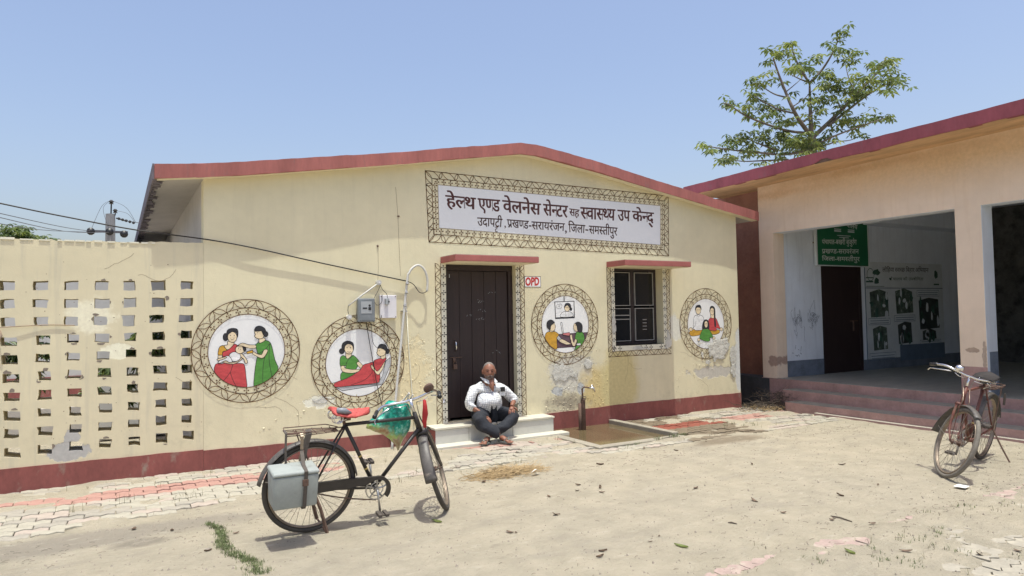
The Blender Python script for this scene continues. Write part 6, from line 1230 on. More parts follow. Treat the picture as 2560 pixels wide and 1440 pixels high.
def hand(mb, wrist, palm_dir, side, down, s=1.0, curl=.5, spread=.16):
    d = Vector(palm_dir).normalized(); n = Vector(down).normalized(); n = (n-d*n.dot(d)).normalized(); a = d.cross(n).normalized()*side
    w = Vector(wrist); nodes = {'w': (w[:], .024*s, .018*s), 'p': ((w+d*.045*s)[:], .036*s, .017*s), 'q': ((w+d*.082*s)[:], .037*s, .014*s)}
    edges = [('w', 'p'), ('p', 'q')]; mb.add(*skinned(nodes, edges, 1))
    for k, (o, L) in enumerate(((-.028, .070), (-.010, .080), (.009, .076), (.027, .060))):
        b = w+d*.078*s+a*o*s; p = [b-d*.015*s]; dd = (d+a*o*spread*20).normalized(); r = [.0095*s]
        for i in range(3):
            dd = (dd+n*curl*.45).normalized(); b = b+dd*L/3*s*(1.1-.1*i); p.append(b); r.append((.0088-.0012*i)*s)
        mb.tube([v[:] for v in p], r, 7); mb.ball(p[-1], r[-1], 6, 5)
    b = w+d*.02*s-a*.022*s; dd = (d*.6-a*.8).normalized(); p = [b]; 
    for i in range(3): b = b+dd*.026*s; dd = (dd+d*.5+n*.2).normalized(); p.append(b)
    mb.tube([v[:] for v in p], [.012*s, .011*s, .0095*s, .008*s], 7); mb.ball(p[-1], .008*s, 6, 5)
hand(body, (4.00, -.33, .355), (.55, -.55, -.55), 1, (-.2, .3, -.9), 1.05, .55)
hand(body, (4.42, -.31, .425), (-.35, -.65, -.45), -1, (0, -.2, -1), 1.05, .35)
def foot(mb, an, dirv, s=1.0):
    d = Vector(dirv).normalized(); a = Vector((-d.y, d.x, 0)); p = Vector(an)
    nodes = {'h': ((p-d*.045+Vector((0, 0, -.045)))[:], .032*s, .03*s), 'a': ((p+Vector((0, 0, -.02)))[:], .036*s, .036*s), 'm': ((p+d*.07+Vector((0, 0, -.045)))[:], .038*s, .024*s), 't': ((p+d*.135+Vector((0, 0, -.06)))[:], .042*s, .015*s)}
    mb.add(*skinned(nodes, [('a', 'h'), ('a', 'm'), ('m', 't')], 1))
    for k in range(5):
        o = (k-2)*.017; b = p+d*(.15-.006*abs(k-1))+a*o+Vector((0, 0, -.062)); mb.tube([(b-d*.02)[:], b[:], (b+d*.022)[:]], [.009, .009, .007], 6); mb.ball(b+d*.024, .0075, 6, 5)
foot(body, (4.155, -.545, .105), (.25, -1, 0)); foot(body, (3.985, -.475, .10), (-.75, -.6, 0))
bo_ = body.build('body', M['skin'], man, True)
# shirt: torso, upper arms, rolled sleeves
S_ = {'hem': ((4.185, -.10, .30), .165, .135), 'belly': ((4.185, -.15, .455), .200, .178), 'chest': ((4.19, -.095, .60), .192, .142), 'upper': ((4.19, -.075, .690), .150, .098), 'coll': ((4.19, -.085, .745), .080, .068),
      'shr': ((4.01, -.08, .662), .084), 'mar': ((3.945, -.10, .56), .074), 'elr': ((3.895, -.13, .455), .068), 'cfr': ((3.945, -.22, .412), .056),
      'shl': ((4.385, -.08, .652), .084), 'mal': ((4.47, -.11, .57), .072), 'ell': ((4.555, -.15, .49), .066), 'cfl': ((4.51, -.215, .462), .056)}
vs_, fs = skinned(S_, [('belly', 'hem'), ('belly', 'chest'), ('chest', 'upper'), ('upper', 'coll'), ('upper', 'shr'), ('shr', 'mar'), ('mar', 'elr'), ('elr', 'cfr'), ('upper', 'shl'), ('shl', 'mal'), ('mal', 'ell'), ('ell', 'cfl')], 3)
vs_ = wrinkle(vs_, .014, 9, 3); vs_ = wrinkle(vs_, .006, 22, 9)
sh = MB(); sh.add(vs_, fs); shirt = sh.build('shirt', M['check'], man, True)
# open collar: V of skin and two lapels
mb = MB(); mb.add([(4.135, -.178, .765), (4.245, -.178, .765), (4.20, -.238, .615), (4.19, -.21, .70)], [(0, 3, 2), (3, 1, 2), (0, 1, 3)]); 
vneck = MB(); vneck.tube([(4.19, -.155, .775), (4.19, -.20, .70), (4.195, -.232, .63)], [.05, .034, .008], 10); vneck.build('bare_neckline', M['skin'], man, True)
for sgn in (-1, 1):
    mb = MB(); c0 = Vector((4.19+sgn*.062, -.135, .785)); 
    P = [(4.19+sgn*.085, -.05, .80), (4.19+sgn*.068, -.15, .785), (4.19+sgn*.088, -.19, .745), (4.19+sgn*.045, -.218, .722), (4.19+sgn*.035, -.19, .765)]
    mb.add([p for p in P]+[(p[0], p[1]-.006, p[2]+.006) for p in P], [(0, 1, 2), (1, 4, 3), (1, 3, 2), (5, 6, 7), (6, 9, 8), (6, 8, 7), (0, 1, 6, 5), (1, 4, 9, 6), (4, 3, 8, 9), (3, 2, 7, 8), (2, 0, 5, 7)])
    mb.build('collar', M['check'], shirt)
mb = MB(); mb.box(4.275, 4.345, -.268, -.256, .575, .655); pk = mb.build('shirt_pocket', M['check'], shirt)
ph = MB(); ph.box(4.278, 4.342, -.276, -.262, .625, .682, bev=.003); ph.build('phone', M['blackplastic'], man)
# trousers
T_ = {'hips': ((4.185, -.09, .32), .155, .125), 'hir': ((4.075, -.16, .325), .108), 'tr': ((3.985, -.29, .315), .108), 'knr': ((3.885, -.42, .28), .094), 'mr': ((4.00, -.485, .195), .076), 'anr': ((4.125, -.54, .115), .064),
      'hil': ((4.295, -.16, .325), .108), 'tl': ((4.37, -.28, .325), .108), 'knl': ((4.425, -.40, .29), .094), 'ml': ((4.25, -.445, .20), .072), 'anl': ((4.03, -.465, .115), .062)}
vs_, fs = skinned(T_, [('hips', 'hir'), ('hir', 'tr'), ('tr', 'knr'), ('knr', 'mr'), ('mr', 'anr'), ('hips', 'hil'), ('hil', 'tl'), ('tl', 'knl'), ('knl', 'ml'), ('ml', 'anl')], 3)
vs_ = wrinkle(vs_, .02, 8, 5); vs_ = wrinkle(vs_, .006, 20, 2)
tr = MB(); tr.add(vs_, fs); tr.build('trousers', M['trouser'], man, True)
# grey cropped hair, moustache, stubble, brows
def headpt(x, y, z): return (Vector(HC)+Matrix.Rotation(HYAW, 3, 'Z') @ (Matrix.Rotation(.05, 3, 'X') @ Vector((x, y, z)))*.98)
hr = MB(); nu, nv = 32, 16; vs_ = []; fs = []
for i in range(nv+1):
    for j in range(nu):
        ph_ = 2*PI*j/nu; fr = max(0, math.cos(ph_)); lim = (0.80 if True else 0)*PI*(0.62-0.40*fr**.6 if fr > 0 else .66); th = lim*i/nv
        x = math.sin(th)*math.sin(ph_)*.0845; y = -math.sin(th)*math.cos(ph_)*.0985; z = math.cos(th)*.1155
        if i == nv: x *= .95; y *= .95
        vs_.append(headpt(x, y, z)[:])
for i in range(nv):
    for j in range(nu): fs.append((i*nu+j, (i+1)*nu+j, (i+1)*nu+(j+1) % nu, i*nu+(j+1) % nu))
hr.add(vs_, fs); hr.build('hair', M['hair'], man, True)
bd_ = MB()
for i in range(260):
    a = random.uniform(-1.25, 1.25); z = random.uniform(-.115, -.055) if abs(a) < .9 else random.uniform(-.1, -.02)
    if abs(a) < .28 and -.073 < z < -.058: continue
    r = math.sqrt(max(0, 1-(z/.122)**2)); w = .078*(1-.2*max(0, -z/.122-.15)); p = headpt(math.sin(a)*r*w*1.02, -math.cos(a)*r*.097*(1-.1*max(0, -z/.122))-.004-(.009 if z < -.085 and abs(a) < .4 else .003), z); bd_.ball(p, .0045, 4, 3)
for i in range(60):
    x = random.uniform(-.03, .03); bd_.ball(headpt(x, -.1025+abs(x)*.15, -.050-abs(x)*.25+random.uniform(-.004, .004)), .0046, 4, 3)
bd_.build('beard_and_moustache', mat('grizzled_beard', (0.27, 0.21, 0.19), .9, .4, 60, 0), man, True)
br = MB()
for sgn in (-1, 1):
    br.tube([headpt(sgn*.014, -.0985, .025)[:], headpt(sgn*.032, -.094, .031)[:], headpt(sgn*.052, -.078, .024)[:]], [.002, .003, .002], 5)
    br.tube([headpt(sgn*.019, -.0915, .004)[:], headpt(sgn*.032, -.0905, .0055)[:], headpt(sgn*.045, -.082, .003)[:]], [.0015, .0035, .0015], 5)
br.tube([headpt(-.022, -.094, -.0625)[:], headpt(0, -.103, -.0615)[:], headpt(.022, -.094, -.0625)[:]], [.001, .0022, .001], 5)
br.build('brows_and_eyes', M['trouser'], man, True)['kind'] = 'stuff'
def slipper(name, an, dirv):
    d = Vector(dirv).normalized(); a = Vector((-d.y, d.x, 0)); c = Vector(an)+d*.045
    poly = [(math.cos(t)*.125*(1), math.sin(t)*(.045+.008*math.cos(t))) for t in np.linspace(0, 2*PI, 20)[:-1]]
    mb = MB(); mb.prism([(c.x+d.x*u+a.x*v, c.y+d.y*u+a.y*v) for u, v in poly], an[2]-.10, an[2]-.082, 'z')
    f = c+d*.03; mb.tube([(f+a*.042+Vector((0, 0, -.085)))[:], (f+d*.015+a*.02+Vector((0, 0, -.035)))[:], (f+d*.045+Vector((0, 0, -.06)))[:]], .006, 5); mb.tube([(f-a*.042+Vector((0, 0, -.085)))[:], (f+d*.015-a*.02+Vector((0, 0, -.035)))[:], (f+d*.045+Vector((0, 0, -.06)))[:]], .006, 5)
    mb.build('slipper', M['slipper'], man)
slipper('s', (4.155, -.545, .125), (.25, -1, 0)); slipper('s', (3.985, -.475, .12), (-.75, -.6, 0))

# he leans forward out of the sunshade's shadow: torso, arms and head swing towards the yard
for ch in list(man.children)+[c for k in man.children for c in k.children]:
    if ch.type != 'MESH': continue
    for v in ch.data.vertices:
        t = min(1, max(0, (v.co.z-.26)/.30)); t = t*t*(3-2*t); v.co.y -= .115*t; v.co.x -= .05*t
    ch.data.update()
# ================================================================== BICYCLES
def make_bicycle(name, label, red=False, turn=66, lean=8, loc=(0, 0, 0), head_z=0.0, kick='double'):
    FR = M['frame_red'] if red else M['frame']
    root = thing(name, label, 'bicycle')
    R = .345
    def wheel(nm, hub, tf, tyre_m, parent):
        """wheel in the x-z plane about hub; tf maps local points"""
        def cir(r, n, y=0.0): return [tf((hub[0]+r*math.cos(2*PI*i/n), y, hub[2]+r*math.sin(2*PI*i/n))) for i in range(n)]
        mb = MB(); mb.tube(cir(.006, 8), .016, 6, closed=True)
        a, b = tf((hub[0], -.055, hub[2])), tf((hub[0], .055, hub[2])); mb.cyl(a, b, .014, n=8)
        mb.cyl(tf((hub[0], -.036, hub[2])), tf((hub[0], -.030, hub[2])), .027, n=10); mb.cyl(tf((hub[0], .030, hub[2])), tf((hub[0], .036, hub[2])), .027, n=10)
        w = mb.build(nm, M['rust'], parent, True)
        mb = MB(); mb.tube(cir(R-.019, 56), .0195, 10, closed=True); mb.build('tyre', tyre_m, w, True)
        mb = MB(); mb.tube(cir(R-.043, 56, .011), .0055, 6, closed=True); mb.tube(cir(R-.043, 56, -.011), .0055, 6, closed=True); mb.tube(cir(R-.044, 56), .009, 6, closed=True); mb.build('rim', M['rim'], w, True)
        for k in range(36):
            s_ = 1 if k % 2 else -1; t = 2*PI*k/36; t2 = t+(.32 if (k//2) % 2 else -.32)*1.0
            mb = MB(); mb.cyl(tf((hub[0]+.025*math.cos(t2+.9*(1 if (k//2) % 2 else -1)), s_*.033, hub[2]+.025*math.sin(t2+.9*(1 if (k//2) % 2 else -1)))), tf((hub[0]+(R-.05)*math.cos(t), 0, hub[2]+(R-.05)*math.sin(t))), .00155, n=4); mb.build('spoke', M['spoke'], w)
        return w
    I = lambda p: tuple(p)
    rear = (0, 0, R); bb = (.50, 0, .275); st = (.245, 0, .80); hb = Vector((.862, 0, .70)); ht = Vector((.812, 0, .825)); ax = (ht-hb).normalized()
    q = Quaternion(ax, math.radians(turn))
    def TF(p): return (hb+q @ (Vector(p)-hb))[:]
    # frame
    mb = MB(); mb.cyl(bb, st, .0145, n=10); mb.cyl((.243, 0, .795), (.815, 0, .80), .0135, n=10); mb.cyl(bb, tuple(hb+ax*.015), .0155, n=10); mb.cyl(tuple(hb-ax*.01), tuple(ht+ax*.01), .0185, n=12)
    for s_ in (-1, 1):
        mb.cyl((.49, s_*.022, .277), (0, s_*.062, R), .0095, n=8); mb.cyl((.25, s_*.018, .79), (0, s_*.062, R), .008, n=8)
    mb.cyl((.50, -.036, .275), (.50, .036, .275), .021, n=12)
    frame = mb.build('frame', FR, root, True)
    for t in (.30, .50): mb = MB(); a = Vector(bb).lerp(Vector(st), t-.012); b = Vector(bb).lerp(Vector(st), t+.012); mb.cyl(a[:], b[:], .0152, n=10); mb.build('gold_band', M['brass'], frame)
    rw = wheel('rear_wheel', rear, I, M['tyre'] , root)
    hubf = (1.09, 0, R)
    fw = wheel('front_wheel', hubf, TF, M['tyre_light'] if red else M['tyre'], root)
    # fork
    mb = MB(); cr_ = hb-ax*.035
    for s_ in (-1, 1):
        p = [TF((cr_.x-.005, s_*.035, cr_.z)), TF((cr_.x+.035, s_*.047, cr_.z-.10)), TF((cr_.x+.095, s_*.052, cr_.z-.23)), TF((1.09, s_*.055, R))]
        mb.tube([tuple(v) for v in spline(p, False, 4)], [.014]*5+[.012]*4+[.009]*4, 8)
    mb.tube([TF((cr_.x-.004, -.05, cr_.z)), TF((cr_.x-.004, .05, cr_.z))], .017, 8); mb.cyl(tuple(hb-ax*.045), tuple(ht+ax*.02), .015, n=8)
    if True:
        for s_ in (-1, 1): mb.tube([TF((ht.x+.045, s_*.02, ht.z-.02)), TF((hb.x+.05, s_*.035, hb.z)), TF((1.10, s_*.062, R+.01))], .0035, 5)
    mb.build('fork', FR, root, True)
    # mudguards
    def guard(nm, hub, tf, a0, a1, m, parent, flare=0.0, w=.036):
        mb = MB(); n = 28; vs_ = []; fs = []
        for i in range(n+1):
            t = math.radians(a0+(a1-a0)*i/n); fl = flare*(1-i/n)**2; r = R+.016+fl*.25
            for k in range(7):
                u = (k-3)/3; ww = w*(1+fl*1.2); rr = r-.016*u*u; vs_.append(tf((hub[0]+rr*math.cos(t), u*ww, hub[2]+rr*math.sin(t))))
        b = len(vs_)
        for i in range(n+1):
            t = math.radians(a0+(a1-a0)*i/n); fl = flare*(1-i/n)**2; r = R+.013+fl*.25
            for k in range(7):
                u = (k-3)/3; ww = w*(1+fl*1.2)*.96; rr = r-.016*u*u; vs_.append(tf((hub[0]+rr*math.cos(t), u*ww, hub[2]+rr*math.sin(t))))
        for i in range(n):
            for k in range(6):
                a = i*7+k; fs.append((a, a+1, a+8, a+7)); fs.append((b+a, b+a+7, b+a+8, b+a+1))
        for i in range(n): fs.append((i*7, i*7+7, b+i*7+7, b+i*7)); fs.append((i*7+6, b+i*7+6, b+i*7+13, i*7+13))
        fs.append(tuple(range(7))+tuple(b+6-k for k in range(7))); fs.append(tuple(n*7+k for k in range(7))+tuple(b+n*7+6-k for k in range(7)))
        mb.add(vs_, fs); return mb.build(nm, m, parent, True)
    guard('rear_mudguard', rear, I, 170, 8, M['guard'], root, .1)
    guard('front_mudguard', hubf, TF, 187, 62, M['guard'], root, .3)
    for s_ in (-1, 1):
        mb = MB()
        mb.tube([(-.33, s_*.036, .44), (0, s_*.066, R)], .0022, 4); mb.tube([TF((hubf[0]-.355, s_*.038, R+.03)), TF((hubf[0], s_*.062, R))], .0022, 4); o_ = mb.build('mudguard_stay', M['spoke'], root); o_['kind'] = 'stuff'
    # handlebar
    sx, sz = ht.x-.055, ht.z+.118
    bar = []
    for s_ in (1,):
        bar = [(sx-.20, .255, sz-.035), (sx-.12, .25, sz-.01), (sx-.03, .215, sz+.015), (sx+.035, .15, sz+.012), (sx+.05, .06, sz), (sx+.052, 0, sz), (sx+.05, -.06, sz), (sx+.035, -.15, sz+.012), (sx-.03, -.215, sz+.015), (sx-.12, -.25, sz-.01), (sx-.20, -.255, sz-.035)]
    mb = MB(); mb.tube([TF(tuple(v)) for v in spline(bar, False, 4)], .011, 8); mb.tube([tuple(ht)[:], TF((ht.x-.018, 0, ht.z+.06)), TF((sx+.03, 0, sz))], .0125, 8)
    hbar = mb.build('handlebar', M['chrome'], root, True)
    for s_ in (-1, 1):
        mb = MB(); mb.tube([TF((sx-.23, s_*.257, sz-.042)), TF((sx-.21, s_*.256, sz-.038)), TF((sx-.15, s_*.253, sz-.02)), TF((sx-.12, s_*.25, sz-.01))], [.018, .0165, .0155, .0165], 8); mb.build('grip', M['blackplastic'], root, True)
        mb = MB(); L = [(sx+.02, s_*.17, sz-.012), (sx-.02, s_*.225, sz-.03), (sx-.10, s_*.262, sz-.055), (sx-.17, s_*.275, sz-.075), (sx-.20, s_*.27, sz-.10)]
        mb.tube([TF(tuple(v)) for v in spline(L, False, 3)], .0055, 6); mb.tube([TF((sx+.03, s_*.14, sz-.015)), TF((sx+.045, s_*.10, sz-.03)), TF((sx+.05, s_*.04, sz-.03))], .004, 5)
        mb.build('brake_lever', M['chrome'], root, True)
    mb = MB()
    for s_ in (-1, 1): mb.tube([TF(tuple(v)) for v in spline([(sx+.045, s_*.04, sz-.03), (sx+.07, s_*.03, sz-.12), (hb.x+.06, s_*.03, hb.z+.02), (hb.x+.05, s_*.035, hb.z-.06)], False, 3)], .0035, 5)
    mb.build('brake_rods', M['rim'], root)
    if red:
        mb = MB(); mb.ball(TF((sx+.055, -.13, sz+.045)), .040, 14, 10, (1, 1, .8)); mb.tube([TF((sx+.05, -.13, sz)), TF((sx+.055, -.13, sz+.03))], .012, 6); mb.build('bell', M['chrome'], root, True)
    else:
        mb = MB(); c = TF((sx+.03, -.165, sz+.048)); mb.tube([TF((sx+.02, -.17, sz+.040)), TF((sx+.03, -.165, sz+.052)), TF((sx+.04, -.16, sz+.06))], [.042, .044, .02], 14); mb.tube([TF((sx+.03, -.16, sz+.01)), c], .007, 6); mb.build('bell', M['rust'], root, True)
    # saddle
    mb = MB(); nx_, ny_ = 22, 14; vs_ = []; fs = []
    for side_ in (0, 1):
        for i in range(nx_+1):
            t = i/nx_; x = .135+.30*t; w = .105*(1-t)**.75+.018+.02*math.sin(PI*t) if t < 1 else .012; w = min(w, .108); w *= min(1, (t+.05)/.12)**.5
            for j in range(ny_+1):
                u = (j/ny_)*2-1; z = .915+.028*(1-t)**2-.012*math.sin(PI*t)-.028*u*u+(0 if side_ == 0 else -.030+.018*u*u)
                vs_.append((x+random.gauss(0, .0015), u*w, z+random.gauss(0, .0018 if not red else .0006)))
    b = (nx_+1)*(ny_+1); W_ = ny_+1
    for i in range(nx_):
        for j in range(ny_): a = i*W_+j; fs += [(a, a+1, a+W_+1, a+W_), (b+a, b+a+W_, b+a+W_+1, b+a+1)]
        fs += [(i*W_, i*W_+W_, b+i*W_+W_, b+i*W_), (i*W_+ny_, b+i*W_+ny_, b+i*W_+W_+ny_, i*W_+W_+ny_)]
    fs += [tuple(range(W_))+tuple(b+ny_-k for k in range(W_)), tuple(nx_*W_+k for k in range(W_))+tuple(b+nx_*W_+ny_-k for k in range(W_))]
    mb.add(vs_, fs); sd = mb.build('saddle', M['seatblack'] if red else M['seatred'], root, True)
    mb = MB()
    for s_ in (-1, 1):
        for k in (0, 1):
            c = (.165+.012*k, s_*(.055+.018*k), .865); mb.tube([(c[0]+.034*math.cos(t), c[1]+s_*.004*t/3, c[2]+.034*math.sin(t)) for t in np.linspace(-1.2, 2*PI-.6, 22)], .0042, 6)
        mb.tube([(.17, s_*.06, .832), (.25, s_*.028, .845), (.34, s_*.022, .868), (.42, s_*.012, .882)], .0045, 6)
    mb.tube([(.425+.016*math.cos(t), 0, .888+.016*math.sin(t)) for t in np.linspace(0, 2*PI, 14)], .004, 6)
    mb.build('saddle_springs', M['chrome'], sd, True)
    mb = MB(); mb.cyl(st, (.232, 0, .842), .0125, n=8); mb.box(.215, .285, -.032, .032, .832, .858, bev=.006); mb.build('seat_post', M['rust'], root)
    if not red:
        mb = MB(); mb.tube([(.16, -.085, .935), (.22, -.084, .925), (.27, -.065, .90)], [.02, .024, .012], 6); mb.build('grey_tape', M['tape'], sd, True)
    # carrier
    mb = MB()
    for y in (-.075, -.037, 0, .037, .075): mb.tube([(-.19, y, .772), (.0, y, .768), (.19, y*.6, .765)], .0038, 5)
    for x in (-.19, -.12, -.05, .02, .09, .15): mb.tube([(x, -.078, .770), (x, .078, .770)], .0035, 5)
    mb.tube([(-.19, -.078, .790), (.12, -.075, .79), (.19, 0, .785), (.12, .075, .79), (-.19, .078, .79), (-.20, 0, .795)], .004, 5, closed=True)
    for s_ in (-1, 1):
        mb.tube([(-.10, s_*.072, .765), (-.03, s_*.074, .55), (0, s_*.07, R)], .0055, 6); mb.tube([(.19, s_*.05, .765), (.235, s_*.02, .772)], .005, 5)
    mb.build('carrier', M['rust'], root)
    # drive train on the right-hand side (-y)
    Y = -.045
    mb = MB(); outl = []
    for t in np.linspace(math.radians(100), math.radians(-40), 12): outl.append((.50+.108*math.cos(t), .275+.108*math.sin(t)))
    outl = [(-.02, .395), (.25, .392)]+outl
    inn = [(.50+.082*math.cos(t), .275+.082*math.sin(t)) for t in np.linspace(math.radians(-40), math.radians(120), 12)]
    inn2 = [(.40, .325), (-.02, .315)]
    mb.prism(outl+inn+inn2, Y-.028, Y-.004); mb.build('chain_guard', FR, root)
    mb = MB(); c = (.50, Y, .275)
    mb.tube([(.50+.083*math.cos(t), Y, .275+.083*math.sin(t)) for t in np.linspace(0, 2*PI, 40)[:-1]], .005, 5, closed=True)
    for k in range(5):
        t = 2*PI*k/5+.3; t2 = t+.62; mb.tube([(.50+.02*math.cos(t), Y, .275+.02*math.sin(t)), (.50+.052*math.cos(t-.1), Y, .275+.052*math.sin(t-.1)), (.50+.08*math.cos(t), Y, .275+.08*math.sin(t))], .0065, 5)
        mb.tube([(.50+.052*math.cos(t+.3*j_), Y, .275+.052*math.sin(t+.3*j_)) for j_ in range(5)], .004, 5)
    for k in range(44): t = 2*PI*k/44; mb.box(.50+.088*math.cos(t)-.0025, .50+.088*math.cos(t)+.0025, Y-.0015, Y+.0015, .275+.088*math.sin(t)-.0025, .275+.088*math.sin(t)+.0025)
    mb.cyl((.50, Y-.02, .275), (.50, Y+.01, .275), .018, n=10); mb.build('chainwheel', M['steel'], root)
    mb = MB(); n = 70
    for k in range(n):
        t0 = k/n; x = 0+.50*t0; z = .345-.028+(.275-.088-.317)*t0-.012*math.sin(PI*t0); mb.box(x-.0025, x+.0027, Y-.004, Y+.004, z-.0042, z+.0042)
    mb.tube([(.0, Y, .345+.028), (.50, Y, .275+.088)], .003, 4); mb.tube([(.03*math.cos(t), Y, .345+.03*math.sin(t)) for t in np.linspace(0, 2*PI, 14)[:-1]], .006, 5, closed=True); mb.build('chain', M['rust'], root)
    mb = MB(); mb.tube([(.50, Y-.022, .275), (.512, Y-.030, .19), (.522, Y-.036, .115)], [.011, .0075, .010], 6); mb.build('crank_arm', M['steel'], root, True); mb = MB(); mb.tube([(.50, .05, .275), (.488, .06, .36), (.478, .066, .435)], [.011, .0075, .010], 6); mb.build('crank_arm', M['steel'], root, True)
    for (x, y, z, s_) in ((.525, Y-.085, .105, -1), (.475, .115, .445, 1)):
        mb = MB(); mb.cyl((x, y-s_*.055, z), (x, y+s_*.04, z), .008, n=6); mb.box(x-.042, x-.012, y-.045, y+.045, z-.012, z+.012, bev=.004); mb.box(x+.012, x+.042, y-.045, y+.045, z-.012, z+.012, bev=.004); mb.build('pedal', M['strap'], root)
    if not red:
        mb = MB()
        for s_ in (-1,): mb.box(.0, .03, -.10, -.072, .33, .36)
        mb.tube([(.005, -.075, .34), (.06, -.085, .20), (.115, -.10, -.0)], [.012, .013, .013], 4); mb.tube([(.005, .075, .34), (.04, .085, .20), (.085, .10, .045)], [.012, .013, .013], 4); mb.tube([(.11, -.10, .01), (.085, .10, .05)], .008, 5); mb.build('stand', M['rust'], root)
    else:
        mb = MB(); mb.tube([(-.0, .07, .34), (.02, .17, .18), (.03, .265, .04), (.06, .285, .035)], [.009, .008, .008, .007], 6); mb.build('stand', M['rust'], root)
        mb = MB(); mb.tube([(-.20, .085, .70), (-.20, .088, .62), (-.2, .088, .58)], .012, 5); mb.build('hanging_strap', M['strap'], root)
    root.location = loc
    return root
def place(root, loc, yaw, lean): root.location = loc; root.rotation_euler = (math.radians(lean), 0, yaw)
bike = make_bicycle('bicycle', 'black roadster bicycle with red saddle cover and cool box parked in front of the medallions', False, 66)
place(bike, (1.262, -2.775, 0.0), 0.0, 8)
bpy.context.view_layer.update()
BM = bike.matrix_basis.copy()
bike2 = make_bicycle('bicycle', 'rusty red roadster bicycle with chrome bell leaning on its side stand by the steps', True, 42)
ang = math.radians(-169)
place(bike2, (7.885, -4.17, 0.0), ang, 0)
bike2.rotation_euler = (math.radians(-9), 0, ang)
# wooden dress guard seen inside the second bicycle's rear wheel: yellow disc
# ---------------- cool box strapped to the carrier of the black bicycle
def in_bike(pts): return [(BM @ Vector(p))[:] for p in pts]
cb = thing('cool_box', 'pale grey plastic vaccine cool box strapped beside the rear wheel of the black bicycle', 'cool box')
def prism_lr(poly_b, poly_t, z0, z1, name, m, parent, r=.02):
    mb = MB(); bm = bmesh.new()
    vs_ = [bm.verts.new((x, y, z0)) for x, y in poly_b]+[bm.verts.new((x, y, z1)) for x, y in poly_t]; n = len(poly_b)
    bm.faces.new(vs_[:n][::-1]); bm.faces.new(vs_[n:])
    for i in range(n): bm.faces.new((vs_[i], vs_[(i+1) % n], vs_[n+(i+1) % n], vs_[n+i]))
    bmesh.ops.bevel(bm, geom=bm.edges[:], offset=r, segments=3, affect='EDGES', profile=.5)
    bm.verts.ensure_lookup_table(); mb.add(in_bike([v.co[:] for v in bm.verts]), [[v.index for v in f.verts] for f in bm.faces]); bm.free()
    return mb.build(name, m, parent, True)
by0, by1 = -.30, -.085
rc = lambda i: [(-.325+i, by0+i), (-.012-i, by0+i), (-.012-i, by1-i), (-.325+i, by1-i)]
prism_lr(rc(.008), rc(0), .318, .553, 'box_body', M['coolbox'], cb, .014)
prism_lr([(-.331, by0-.006), (-.006, by0-.006), (-.006, by1+.006), (-.331, by1+.006)], [(-.325, by0), (-.012, by0), (-.012, by1), (-.325, by1)], .555, .583, 'box_lid', M['coolbox'], cb, .012)
st_ = tag(bpy.data.objects.new('strap', None), 'dark webbing straps tying the cool box to the carrier of the black bicycle', 'strap'); link(st_)
def ribbon(pts, w, name, m, parent, axis=(1, 0, 0)):
    a = Vector(axis)*w/2; mb = MB(); vs_ = []; fs = []
    nrm = []
    for i, p in enumerate(pts):
        p = Vector(p); t = (Vector(pts[min(i+1, len(pts)-1)])-Vector(pts[max(i-1, 0)])).normalized(); n = t.cross(Vector(axis)).normalized()*.0018
        vs_ += [(p-a+n)[:], (p+a+n)[:], (p+a-n)[:], (p-a-n)[:]]
    for i in range(len(pts)-1):
        b = i*4; c = b+4
        for k in range(4): fs.append((b+k, b+(k+1) % 4, c+(k+1) % 4, c+k))
    mb.add(in_bike(vs_), fs); return mb.build(name, m, parent)
ribbon([(-.045, -.05, .80), (-.05, -.082, .775), (-.09, -.09, .66), (-.10, -.20, .590), (-.105, -.312, .580), (-.107, -.310, .53), (-.11, -.308, .42), (-.112, -.306, .33), (-.115, -.296, .311), (-.115, -.2, .309), (-.115, -.09, .31)], .026, 'strap_band', M['strap'], st_)
ribbon([(-.03, -.04, .80), (-.03, -.085, .78), (-.06, -.09, .66), (-.07, -.09, .585)], .024, 'strap_band', M['strap'], st_)
ribbon([(-.09, -.06, .785), (-.088, -.085, .765), (-.09, -.09, .65), (-.10, -.092, .585)], .022, 'strap_band', M['rim'], st_)
ribbon([(-.20, -.02, .80), (-.20, -.08, .795), (-.206, -.10, .70), (-.204, -.11, .58)], .016, 'strap_band', M['strap'], st_)
mb = MB(); mb.add(in_bike([(-.13, -.318, .525), (-.09, -.318, .525), (-.09, -.318, .48), (-.13, -.318, .48), (-.13, -.309, .525), (-.09, -.309, .525), (-.09, -.309, .48), (-.13, -.309, .48)]), [(0, 1, 2, 3), (4, 7, 6, 5), (0, 4, 5, 1), (1, 5, 6, 2), (2, 6, 7, 3), (3, 7, 4, 0)]); mb.build('buckle', M['rust'], st_)
